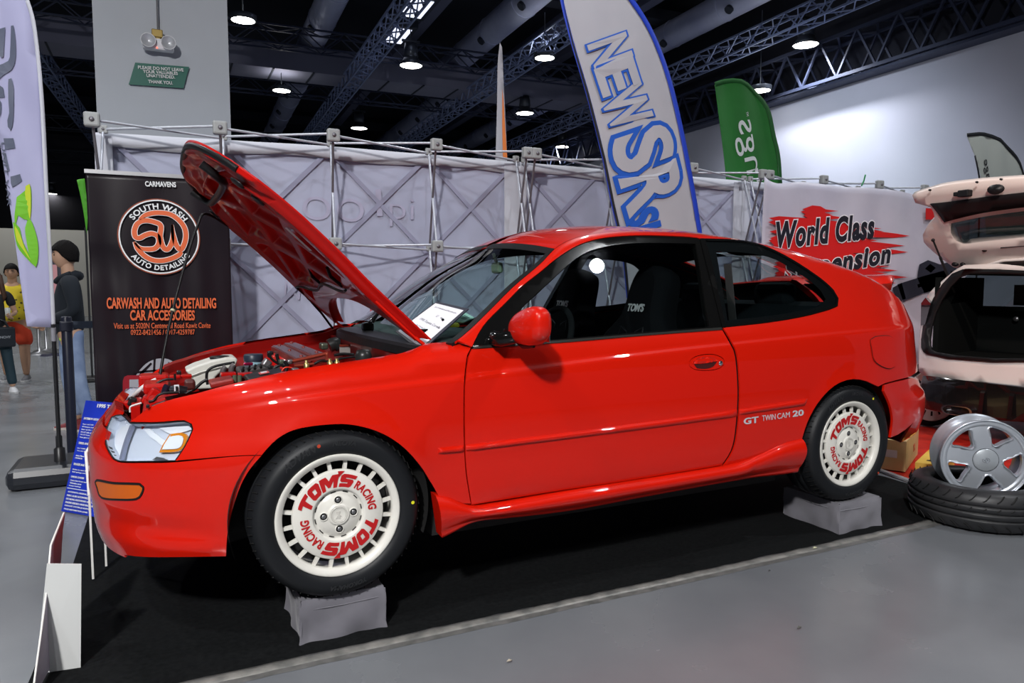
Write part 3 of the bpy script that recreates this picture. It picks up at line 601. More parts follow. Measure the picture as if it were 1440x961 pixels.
# --- body side: pillar, roof rail, quarter
vt = lambda s: float(vtop('B', np.array([s]))[0])
p0 = px2sv('B', np.array([(631.5, 480.)]))[0]
rail_s = np.linspace(p0[0]+.01, SR-.16, 90); rail = [(s, vt(s)-.001) for s in rail_s]
pe = px2sv('B', np.array([(1283., 470.), (1284., 500.), (1283.5, 528.)]))
qhole = loop_sv('B', pxp((985, 335.5, 1), (1005, 336), (1030, 337), (1055, 340), (1080, 348), (1105, 360), (1130, 375), (1155, 392.5), (1172, 408), (1179, 420), (1178, 431), (1166, 436), (1130, 445.5), (1080, 454), (1016.5, 461, 1)))
side = loop_sv('B', [('sv', rail), ('sv', [(SR-.12, .93), (SR-.12, .82), (SR-.12, px2sv('B', np.array([(1281., 530.)]))[0][1])]),
    ('px', [(1279, 530.5), (1260, 535), (1244, 539.5, 1), (1235, 544), (1219, 536.5), (1200, 533.5), (1181, 538.5), (1165, 550), (1149, 569), (1136, 593), (1128, 617.5, 1), (1100, 627), (1069, 640), (1042, 650), (1018, 656, 1), (1031, 634), (1037, 607), (1040.5, 555), (1037, 502), (1029, 481), (1017.5, 461.5, 1), (1016.5, 461, 1),
      (1080, 454), (1130, 445.5), (1166, 436), (1178, 431), (1179, 420), (1172, 408), (1155, 392.5), (1130, 375), (1105, 360), (1080, 348), (1055, 340), (1030, 337), (1005, 336), (985, 335.5, 1),
      (968, 333), (906, 331), (854, 334), (822, 341.5), (802, 351), (781, 365), (760, 382.5), (735, 402), (710, 427), (685, 452), (672.5, 470), (664, 488, 1), (642, 478.5, 1)])])
both('body_side', 'B', side, RED, parent=car, grid=.035, gap=.0008, rim=.008, crease=True)
# door window frame (gloss black) with its glass
fr_out = loop_sv('B', pxp((664, 489, 1), (672.5, 471), (685, 453), (710, 428), (735, 403), (760, 383.5), (781, 366), (802, 352), (822, 342.5), (854, 335), (906, 332), (968, 334), (983, 336, 1), (992, 372), (1003, 415), (1014.5, 461, 1), (900, 470.5), (800, 479), (690, 487.5)))
gl_sv = loop_sv('B', pxp((716, 482.5, 1), (720, 462), (735, 433), (760, 408.5), (781, 389), (795, 376), (812, 362.5), (833, 352), (864, 345), (906, 342), (978, 343, 1), (985, 382), (992, 430), (997.5, 460, 1), (906, 467), (781, 477.5)))
trim_in = loop_sv('B', pxp((716, 482.5, 1), (720, 462), (735, 433), (760, 408.5), (781, 389), (795, 376), (812, 362.5), (833, 352), (864, 345), (906, 342), (978, 343, 1), (985, 382), (992, 430), (997.5, 460, 1), (906, 467), (781, 477.5)))
for far, d in ((False, d1), (True, d2)):
    fr = panel('window_frame', 'B', fr_out, GLB, holes=[gl_sv], far=far, parent=d, gap=.0005, grid=.03, off=.001, rim=.03, label='black window frame')
    panel('window_glass', 'B', gl_sv, WGL, far=far, parent=d, gap=-.003, grid=.02, off=-.008, rim=0, label='tinted door glass')
    sill = loop_sv('B', pxp((667, 487.5, 1), (800, 478), (1014, 461, 1), (1015, 464.5, 1), (900, 473), (800, 481.5), (664, 491, 1)))
    panel('window_strip', 'B', sill, M('satin_black_strip', (.03, .03, .028), .22, .3), far=far, parent=d, gap=0, grid=.03, off=.004, rim=.01)
    sill2 = loop_sv('B', pxp((700, 486, 1), (800, 478.5), (1000, 462.6, 1), (1000, 464, 1), (800, 480), (700, 487.2, 1)))
    # quarter window
    qg = panel('quarter_window_frame', 'B', qhole, GLB, holes=[shrink(qhole, .012)], far=far, parent=car, gap=.0005, grid=.03, off=.002, rim=.02, label='black quarter window frame')
    q2 = shrink(qhole, .012)
    panel('quarter_window_glass', 'B', q2, WGL, far=far, parent=car, gap=-.002, grid=.05, off=-.003, rim=0, label='tinted quarter window')
    bd = loop_sv('B', pxp((1000, 340, 1), (1030, 341), (1055, 344), (1080, 352), (1103, 364), (1127, 379), (1150, 396), (1166, 411), (1171, 421), (1160, 433), (1125, 442), (1080, 449.5), (1021, 456, 1)))
    bd2 = loop_sv('B', pxp((1008, 353, 1), (1050, 355), (1085, 362), (1110, 375), (1135, 391), (1155, 408), (1162, 420), (1150, 431), (1120, 438), (1080, 444), (1024, 450, 1)))
    panel('quarter_window_border', 'B', q2, M('ceramic_black', (.004, .004, .005), .6, spec=.1), holes=[bd2], far=far, parent=car, gap=0, grid=.03, off=-.005, rim=0)
# pillar strip between the windows
bp = loop_sv('B', pxp((984, 336.5, 1), (991, 336.5, 1), (1002, 376), (1010, 415), (1020, 459.5, 1), (1015.5, 461.5, 1), (1004, 415), (993, 372)))
both('door_pillar', 'B', bp, GLB, parent=car, gap=.0, grid=.03, off=.004, rim=.02)
# --- roof, windscreen, tailgate on the top surface
sx = lambda x: float(np.interp(x, _xsB, _ssB))
_ssB = np.linspace(SF+.3, SR-.03, 3000); _xsB = S('B', _ssB, vtop('B', _ssB))[:, 0]; _o = np.argsort(_xsB); _xsB, _ssB = _xsB[_o], _ssB[_o]
def rect(x0, x1, q0, q1, r=.0, xa=None, xb=None):
    """outline on the top surface; xa / xb: extra set-back of the ends towards the rail"""
    f = lambda x: sx(x)
    a = [(f(x0+(xa or 0)*(1-q)**2), q) for q in np.linspace(q0, q1, 12)]; b = [(s, q1) for s in np.linspace(f(x0), f(x1), 40)[1:-1]]
    c = [(f(x1+(xb or 0)*(1-q)**2), q) for q in np.linspace(q1, q0, 12)]; d = [(s, q0) for s in np.linspace(f(x1+(xb or 0)*(1-q0)**2), f(x0+(xa or 0)*(1-q0)**2), 40)[1:-1]]
    l = np.array(a+b+c+d); ar = .5*np.sum(l[:, 0]*np.roll(l[:, 1], -1)-np.roll(l[:, 0], -1)*l[:, 1]); return l if ar > 0 else l[::-1]
XH = .985
for far in (False, True):
    panel('roof', 'T', rect(XH, 2.38, .0, 1.0), RED, far=far, parent=car, grid=.06, gap=0, rim=.0)
    ws = rect(.47, XH, .0, 1.0, xa=-.03)
    glass_l = rect(.50, XH-.022, .035, 1.0, xa=-.03)
    panel('windscreen', 'T', glass_l, WSG, far=far, parent=car, grid=.05, gap=-.0005, rim=0, off=-.001, label='green tinted windscreen')
    panel('windscreen_seal', 'T', np.array(ws), BLK, holes=[np.clip(shrink(glass_l, .004), [-9, 0], [9, .9999])], far=far, parent=car, grid=.05, gap=-.0, rim=.012, off=.0005) if False else None
    # seal strips along pillar and header
    a = [(s, .0) for s in np.linspace(sx(.44), sx(XH), 40)]; b = [(s, .04) for s in np.linspace(sx(XH-.03), sx(.44), 40)]
    panel('windscreen_seal', 'T', np.array(a+b), BLK, far=far, parent=car, grid=.05, gap=0, rim=.012, off=.0008, label='black pillar seal')
    a = [(sx(XH+.002), q) for q in np.linspace(.0, 1, 20)]; b = [(sx(XH-.032), q) for q in np.linspace(1, .0, 20)]
    panel('windscreen_seal', 'T', np.array(a+b)[::-1], BLK, far=far, parent=car, grid=.05, gap=0, rim=.0, off=.0012, label='black header seal')
    hg = rect(2.44, 2.95, .13, 1.0, xb=.0)
    panel('tailgate', 'T', rect(2.385, 3.24, .012, 1.0), RED, holes=[], far=far, parent=car, grid=.04, gap=0, rim=.0) if False else None
    parts = [rect(2.385, 2.44, .012, 1.0), rect(2.44, 2.95, .012, .13), rect(2.95, 3.24, .012, 1.0)]
    for pz in parts: panel('tailgate', 'T', pz, RED, far=far, parent=car, grid=.04, gap=0, rim=.01)
    panel('tailgate_glass', 'T', hg, WGL, far=far, parent=car, grid=.05, gap=-.001, rim=0)
    # back panel, lamps, bumper of the tail
    panel('tailgate', 'B', np.array([(SR-.12, .66), (SR-.012, .66), (SR-.012, .93), (SR-.12, .93)]), RED, far=far, parent=car, grid=.04, gap=.001) if False else None
lampr = np.array([(SR-.60, .70), (SR-.012, .70), (SR-.012, .88), (SR-.60, .88)])
def sv_rect(s0, s1, v0, v1, n=14):
    a = [(s, v0) for s in np.linspace(s0, s1, n*2)]+[(s1, v) for v in np.linspace(v0, v1, n)[1:]]+[(s, v1) for s in np.linspace(s1, s0, n*2)[1:]]+[(s0, v) for v in np.linspace(v1, v0, n)[1:-1]]
    return np.array(a)
sE = SR-.12
gapv = px2sv('B', np.array([(1281., 530.)]))[0][1]
tail_s = sE
rb_l = loop_sv('B', [('px', [(1244, 541, 1), (1260, 537), (1279, 532.5), (1282, 532)]), ('sv', [(tail_s+.02, gapv-.004), (SR-.01, gapv-.004), (SR-.01, .33), (SR-.62, .33)]), ('px', [(1284, 595), (1273, 605), (1262, 612), (1252, 616, 1), (1255.5, 592), (1251.5, 569), (1243, 550)])])
for far in (False, True):
    rb = panel('rear_bumper', 'B', rb_l, RED, far=far, parent=car, grid=.03, gap=.001, rim=.012)
    panel('tail_light', 'B', sv_rect(sE+.003, SR-.30, .70, .875), M('tail_lens', (.5, .01, .01), .1, 0, .8), far=far, parent=car, grid=.03, gap=.002, off=.002, rim=.01, label='red tail lamp lens')
    panel('tail_panel', 'B', sv_rect(sE, SR-.012, gapv, .70), RED, far=far, parent=car, grid=.03, gap=.001)
    panel('tail_panel', 'B', sv_rect(SR-.30, SR-.012, .70, .875), RED, far=far, parent=car, grid=.03, gap=.001)
    panel('tail_panel', 'B', sv_rect(sE, SR-.012, .875, .93), RED, far=far, parent=car, grid=.03, gap=.001)
# side skirt, mouldings, fuel flap
sk_top = [(612, 697), (634, 701), (650, 708), (667, 711.5), (700, 707), (800, 690), (900, 674.5), (1016, 655.5), (1042, 649.5), (1069, 639.5), (1099, 625), (1127.5, 617.5)]
sk_bot = [(620, 755), (637, 746.5), (658, 735), (680, 730), (712, 727), (800, 716.5), (900, 698), (1000, 680), (1030, 675), (1060, 670), (1090, 667), (1119, 663)]
for far in (False, True):
    strip('side_skirt', 'B', sk_top, sk_bot, lambda t, f: .006+.034*math.sin(math.pi*min(1, t*1.15)**.8)**.75*(1 if .1 < f < .85 else .75)+.008*t, RED, 90, far, car, back=.05)
for pts, pb, tp in (([(616, 630), (652.5, 626.5)], [(616, 638.5), (652.5, 635.6)], .12), ([(655.5, 626), (800, 608), (920, 592), (1036.5, 576)], [(655.5, 635), (800, 616.8), (920, 601.5), (1036.5, 586)], .02), ([(1039.5, 575.5), (1136, 560.5)], [(1039.5, 583.5), (1133, 570)], .06)):
    for far in (False, True): strip('side_moulding', 'B', pts, pb, lambda t, f: .001+.013*math.sin(math.pi*t)**.6, RED, 40, far, car, back=.004, taper=tp)
fd = loop_sv('B', [('pxc', [(1223.6, 478), (1230, 473.8), (1250, 473), (1256, 480), (1258.5, 500), (1257, 516), (1251, 518.8), (1240, 516), (1228.6, 507), (1225, 490)])], 4)
panel('fuel_flap', 'B', fd, RED, parent=car, gap=.001, grid=.02, off=.006, rim=.004)
panel('fuel_flap_seam', 'B', fd, UND, parent=car, gap=-.0022, grid=.02, off=.0030, rim=0)
# inner shell seen through panel gaps and wheel arches
def liner(kind, sv, far, off, mat, name, holes=(), rim=0): return panel(name, kind, sv, mat, holes=holes, far=far, parent=car, gap=0, grid=.05, off=off, rim=rim)
doorframe_all = loop_sv('B', pxp((664, 489, 1), (672.5, 471), (685, 453), (710, 428), (735, 403), (760, 383.5), (781, 366), (802, 352), (822, 342.5), (854, 335), (906, 332), (968, 334), (985, 335), (1016, 461, 1), (900, 470.5), (800, 479), (690, 487.5)))
for far in (False, True):
    liner('B', sv_rect(px2sv('B', np.array([(660., 600.)]))[0][0]-.02, px2sv('B', np.array([(1110., 560.)]))[0][0], .36, .965, 30), far, -.022, INT, 'inner_panel')
    liner('B', side, far, -.03, INT, 'inner_panel')
    liner('T', rect(XH+.01, 2.38, .0, 1.0), far, -.03, HDL, 'headliner')
    liner('T', rect(2.38, 2.46, .012, 1.0), far, -.03, HDL, 'tailgate_trim'); liner('T', rect(2.44, 2.95, .012, .13), far, -.03, HDL, 'tailgate_trim'); liner('T', rect(2.95, 3.24, .012, 1.0), far, -.03, HDL, 'tailgate_trim')
    # wheel wells
    for cx in (0., 2.465):
        mb = MB(); a = np.linspace(-.35, math.pi+.35, 40); yy = [.035, .34]; yy = [2*YC-y for y in yy] if far else yy
        rr = .322 if cx else .335
        mb.grid(np.array([[(cx+rr*math.cos(t), y, .435+rr*math.sin(t)) for y in yy] for t in a]))
        mb.add([(cx+rr*math.cos(t), yy[1], .435+rr*math.sin(t)) for t in a], [tuple(range(len(a)))])
        mb.build('wheel_well', UND, car)
# floor pan
mb = MB(); mb.box((1.23, YC, .33), (1.72, 1.46, .10)); mb.box((1.23, YC, .36), (3.3, .92, .06)); mb.box((2.92, YC, .45), (.26, 1.1, .14)); mb.box((-.50, YC, .36), (.16, .7, .06)); mb.build('floor_pan', UND, car)
# spoiler across the tailgate
def spoiler():
    mb = MB(); prof = [(-.10, -.012), (-.06, .018), (.0, .040), (.06, .048), (.085, .042), (.09, .02), (.075, -.02), (.06, -.05), (.0, -.015)]
    ys = np.linspace(.325, 2*YC-.325, 25); P = []
    for y in ys:
        u = abs(y-YC)/.49; dx = -.05*u**2.5; dz = -.006*u**2; k = 1 if u < .93 else max(.12, 1-(u-.93)/.07*.88)
        c = (3.215+dx, 1.222+dz)
        P.append([(c[0]+px*k, y, c[1]+pz*k) for px, pz in prof+prof[:1]])
    mb.grid(np.array(P)); mb.add([tuple(p) for p in P[0][:-1]], [tuple(range(len(prof)))]); mb.add([tuple(p) for p in P[-1][:-1]], [tuple(range(len(prof)))[::-1]])
    o = mb.build('rear_spoiler', RED, car); return o
spoiler()
# "GT TWIN CAM 20" on the flank
def on_body(txt, pa, pb, size, mat, **kw):
    sv = px2sv('B', np.array([pa, pb], float)); P, n = surf('B', sv[:, 0], sv[:, 1]); d = P[1]-P[0]; m = frame_mt(P[0]+n[0]*.0025, d, (0, 0, 1)); w = np.linalg.norm(d)
    me = text_mesh(txt, size=size, align='LEFT', **kw); k = w/max(v.co.x for v in me.vertices)
    for v in me.vertices: v.co.x *= k
    me.transform(m); me.materials.append(mat); return obj('model_lettering', me, None, car, label='silver lettering on the flank')
on_body('GT', (1045, 593.5), (1066, 590.5), .038, M('silver_decal', (.55, .55, .58), .4), bold=.001); on_body('TWIN', (1071, 589), (1090, 586.5), .036, MATS['silver_decal']); on_body('CAM', (1092, 586.2), (1110, 583.5), .036, MATS['silver_decal']); on_body('20', (1114, 582.8), (1129.5, 580.6), .038, MATS['silver_decal'], bold=.001)
# ---------------------------------------------------------------- wheels of the red car
WHT = M('white_rim_paint', (.74, .72, .66), .30, 0, .4)
WRED = M('wheel_red_letters', (.48, .01, .012), .4)
DRK = M('shade_and_part_black', (.006, .006, .006), .7)  # shade painted in slots and grooves, also plain black parts
def block_letter(ch):
    if ch in _bl: return _bl[ch]
    S_ = {'T': [[(0, 1), (1, 1), (1, .70), (.66, .70), (.66, 0), (.32, 0), (.32, .70), (0, .70)]],
          'O': [[(.15, 1), (.85, 1), (1, .82), (1, .18), (.85, 0), (.15, 0), (0, .18), (0, .82)], [(.36, .68), (.36, .32), (.64, .32), (.64, .68)]],
          'M': [[(0, 0), (0, 1), (.34, 1), (.5, .62), (.66, 1), (1, 1), (1, 0), (.75, 0), (.75, .55), (.58, .12), (.42, .12), (.25, .55), (.25, 0)]],
          'S': [[(0, 0), (0, .28), (.62, .28), (.62, .36), (.12, .36), (0, .48), (0, .88), (.12, 1), (1, 1), (1, .72), (.36, .72), (.36, .64), (.88, .64), (1, .52), (1, .12), (.88, 0)]],
          "'": [[(0, 1.22), (1, 1.22), (.45, .74)]]}[ch]
    L_ = [np.array([tuple(p) for p in catmull([q+(1,) for q in l], .09, True)]) for l in S_]; out = []
    for l in L_: ar = .5*np.sum(l[:, 0]*np.roll(l[:, 1], -1)-np.roll(l[:, 0], -1)*l[:, 1]); out.append(l if ar > 0 else l[::-1])
    v, f, _ = triangulate(out, (.15, .15)); _bl[ch] = ([tuple(p) for p in v], [tuple(int(k) for k in t) for t in f]); return _bl[ch]
_bl = {}; BLOCK_POS = (('T', .000, .047), ('O', .050, .092), ('M', .095, .155), ("'", .148, .166), ('S', .162, .208))
def arc_text(txt, thc, r0, size, **kw):
    def wp(x, y, z):
        t = thc-x/(r0+size*.3); r = r0+y; return (r*math.cos(t), r*math.sin(t), z)
    return text_mesh(txt, size=size, warp=wp, **kw)
def wheel(x, far=False):
    t_ = MB(); R0, Rb = .2905, .207
    prof = [(.207, -.010), (.213, .000), (.228, .007), (.248, .009), (.264, .004), (.2745, -.005), (.2825, -.020), (.2875, -.036), (.2905, -.060), (.2905, -.064), (.283, -.066), (.283, -.074), (.2905, -.076), (.291, -.100), (.291, -.104), (.283, -.106), (.283, -.114), (.291, -.116), (.2905, -.150), (.286, -.180), (.270, -.2), (.225, -.205), (.207, -.19)]
    t_.lathe(prof, 96)
    for k in range(64):                                    # shoulder grooves of the tread
        a = 2*math.pi*k/64; c, s = math.cos(a), math.sin(a)
        t_.bar((c*.2825, s*.2825, -.010), (math.cos(a+.035)*.2912, math.sin(a+.035)*.2912, -.045), .003, .003, 1)
    m = frame_mt((x+.011, .0, .437), (1, 0, 0), (0, 0, 1))
    if far: m = Matrix.Translation((0, 2*YC, 0))@Matrix.Diagonal((1, -1, 1, 1))@m
    rim = MB()
    rim.lathe([(.200, -.190), (.196, -.150), (.190, -.05), (.183, -.030), (.183, -.014), (.187, -.005), (.198, -.001), (.2045, .002), (.2085, -.001), (.2095, -.012)], 96)
    rim.lathe([(.1530, -.027), (.1535, -.020), (.152, -.015), (.148, -.012), (.092, -.010), (.0865, -.011), (.0845, -.016), (.0835, -.021), (.079, -.022), (.0735, -.021), (.072, -.018), (.040, -.015), (.036, -.014), (.0345, -.009), (.031, -.008), (.029, -.009), (.0, -.009)], 96)
    for k in range(20):
        a = 2*math.pi*(k+.5)/20; m2 = Matrix.Rotation(a, 4, 'Z')
        w0, w1 = .0062, .0052
        rim.add([(.150, -w0, -.018), (.150, w0, -.018), (.186, w1, -.022), (.186, -w1, -.022), (.150, -w0-.001, -.028), (.150, w0+.001, -.028), (.188, w1+.001, -.033), (.188, -w1-.001, -.033)], [(0, 3, 2, 1), (0, 1, 5, 4), (1, 2, 6, 5), (2, 3, 7, 6), (3, 0, 4, 7)], 0, False, m2)
    me = rim.mesh('rim', WHT); me.transform(m); r = obj('wheel', me, None, car, label='white slotted disc wheel with red lettering')
    me = t_.mesh('tyre', [RUB, DRK]); me.transform(m@Matrix.Diagonal((.988, .988, 1, 1))); obj('tyre', me, None, r, label='black rubber tyre')
    b = MB(); b.lathe([(.186, -.095), (.0, -.095)], 48); b.lathe([(.12, -.062), (.05, -.060), (.0, -.06)], 32, 1); me = b.mesh('brake', [DRK, STL]); me.transform(m); obj('brake_disc', me, None, r)
    for i in range(12):
        pass
    for k in range(0 if far else 12):
        s_ = MB()
        a0 = 2*math.pi*(k+.18)/12; a1 = 2*math.pi*(k+.62)/12; pts = [(rr*math.cos(a), rr*math.sin(a), -.0192) for rr, seq in ((.0765, np.linspace(a0, a1, 6)), (.0800, np.linspace(a1, a0, 6))) for a in seq]
        s_.add(pts, [tuple(range(12))]); me = s_.mesh('slot', DRK); me.transform(m); obj('hub_slot', me, None, r, label='dark vent slot near the hub')
    for k in range(4):
        a = math.pi/2*k+.03; g = MB(); mt = Matrix.Translation((.050*math.cos(a), .050*math.sin(a), -.0148))
        g.lathe([(.0150, -.002), (.0150, .0022), (.0125, .0022), (.0115, -.001)], 20, 0, mt); g.lathe([(.0117, .0008), (.0, .0008)], 20, 1, mt); g.lathe([(.0075, .0015), (.006, .003), (0, .003)], 6, 2, mt)
        me = g.mesh('lug', [WHT, DRK, STL]); me.transform(m); obj('lug_nut', me, None, r)
    c = MB(); c.lathe([(.0285, -.0085), (.0275, -.0068), (.026, -.0068), (.025, -.0085)], 32); c.lathe([(.0235, -.0085), (.0225, -.0075), (.0215, -.0085)], 32)
    c.prism([(-.010, .012, -.0085), (.004, .013, -.0085), (.001, .001, -.0085), (.010, -.006, -.0085), (.002, -.004, -.0085), (.004, -.014, -.0085), (-.006, -.009, -.0085), (-.012, -.013, -.0085), (-.006, -.001, -.0085)], (0, 0, .0015))
    me = c.mesh('cap', M('cap_emblem', (.60, .58, .53), .3)); me.transform(m); obj('centre_cap', me, None, r)
    for rot in (0, math.pi):
        for ch, x0, x1 in BLOCK_POS:
            vs2, fs2 = block_letter(ch); V3 = []
            for u, w_ in vs2: t = R(167)+rot-(x0+(x1-x0)*u+.010*(w_-.5))/.1165; r_ = .0950+.044*w_; V3.append((r_*math.cos(t), r_*math.sin(t), -.0088))
            me = bpy.data.meshes.new('letter'); me.from_pydata(V3, [], fs2); me.transform(m); me.materials.append(WRED); obj('wheel_lettering', me, None, r, label='bold red block letter on the wheel face')
        for txt, th, sz, bold, sx_, r0, shear in (("RACING", R(31), .038, .0013, .84, .1120, .05),):
            me = arc_text(txt, th+rot, r0, sz, bold=bold, sx=sx_, shear=shear, depth=.0006, space=1.0 if txt != 'RACING' else 1.08)
            for v in me.vertices: v.co.z += -.0095
            me.transform(m); me.materials.append(WRED); obj('wheel_lettering', me, None, r, label='red lettering around the wheel face')
    TL = M('tyre_letters', (.020, .021, .023), .45)
    for txt, th, r0, sz in (('ADVAN', R(122), .246, .032), ('NEOVA', R(86), .246, .022), ('YOKOHAMA', R(-84), .244, .020)):
        me = arc_text(txt, th, r0, sz, bold=.0005, shear=.3, depth=.0005, sx=1.1)
        for v in me.vertices: v.co.z += .0095
        me.transform(m); me.materials.append(TL); obj('tyre_lettering', me, None, r, label='raised lettering on the tyre')
    for th, col in ((R(3), (.75, .72, .02)), (R(105), (.45, .05, .02))) if x < 1 else ((R(58), (.75, .72, .02)), (R(-40), (.45, .05, .02))):
        d = MB(); d.disc(.006, 0, 16, 0, Matrix.Translation((.252*math.cos(th), .252*math.sin(th), .0100))); me = d.mesh('dot', M('dot%d' % int(col[1]*100), col, .5)); me.transform(m); obj('paint_dot', me, None, r, label='small paint dot on the tyre')
    return r
for x in (0., 2.465):
    wheel(x); wheel(x, True)
# covered blocks under the wheels
CLOTH = bump(mottle(M('grey_cloth', (.17, .165, .19), .85, sheen=.15), (.155, .15, .175), (.20, .195, .22), 5), 600, .25, .0005)
def block(x0, x1, y0, y1, h, name, label, seed):
    r2 = random.Random(seed); mb = MB(); n = 26; rows = 9
    cx, cy = (x0+x1)/2, (y0+y1)/2; P = []
    per = []
    def pt(t):
        t = t % 4; k = int(t); f = t-k
        c = [(x0, y0), (x1, y0), (x1, y1), (x0, y1)]; a, b = c[k], c[(k+1) % 4]; return (a[0]+(b[0]-a[0])*f, a[1]+(b[1]-a[1])*f)
    ts = [k+f for k in range(4) for f in (.0, .03, .08, .18, .32, .5, .68, .82, .92, .97)]
    ph = [r2.uniform(0, 6) for _ in range(6)]
    for i in range(rows+1):
        z = h*(1-i/rows); row = []
        for t in ts:
            x, y = pt(t); f = t-int(t); cr = math.exp(-(min(f, 1-f)/.05)**2)
            fold = (.004+.006*(i/rows))*math.sin(t*9+ph[0])*math.sin(z*40+ph[1]+t*3)+.006*math.sin(t*23+ph[2]+z*15)*(i/rows)+(.012*cr*(i/rows))
            if i == 0: fold -= .004
            d = Vector((x-cx, y-cy, 0)); d.normalize(); row.append((x+d.x*fold, y+d.y*fold, z+.003*math.sin(t*11+ph[3])*(1 if 0 < i < rows else 0)))
        row.append(row[0]); P.append(row)
    mb.grid(np.array(P)[:, ::-1])
    mb.add([p for p in P[0][:-1]], [tuple(range(len(ts)))], 0, True); mb.add([p for p in P[-1][:-1]], [tuple(range(len(ts)))[::-1]])
    # seam flaps: folded cloth edges on the visible corners and along the top
    o = mb.build(name, CLOTH, loc=(0, 0, .0036)); tag(o, label, 'wheel block', 'cloth-covered blocks under the wheels')
    md = o.modifiers.new('s', 'SUBSURF'); md.levels = 1; md.render_levels = 2
    s = MB()
    for t in (0.0, 1.0, 2., 3.): x, y = pt(t); s.tube([(x, y, .004), (x+.002, y, h*.5), (x, y, h-.006)], .0035, 6)
    for k in range(4):
        a, b = pt(k), pt(k+.999); z = h-.035; s.tube([(a[0], a[1], z), ((a[0]+b[0])/2, (a[1]+b[1])/2, z-.003), (b[0], b[1], z+.001)], .0022, 6) if k in (0, 1, 3) else None
    s.build('cloth_seam', CLOTH, o); return o
block(-.118, .170, .035, .330, .1475, 'wheel_block', 'grey cloth-covered block under the front wheel nearest the camera', 3)
block(2.405, 2.70, -.005, .335, .1475, 'wheel_block', 'grey cloth-covered block under the rear wheel nearest the camera', 5)
block(-.118, .170, 1.33, 1.62, .1475, 'wheel_block', 'grey cloth-covered block under the front wheel on the far side of the car', 8)
block(2.31, 2.61, 1.33, 1.66, .1475, 'wheel_block', 'grey cloth-covered block under the rear wheel on the far side of the car', 9)
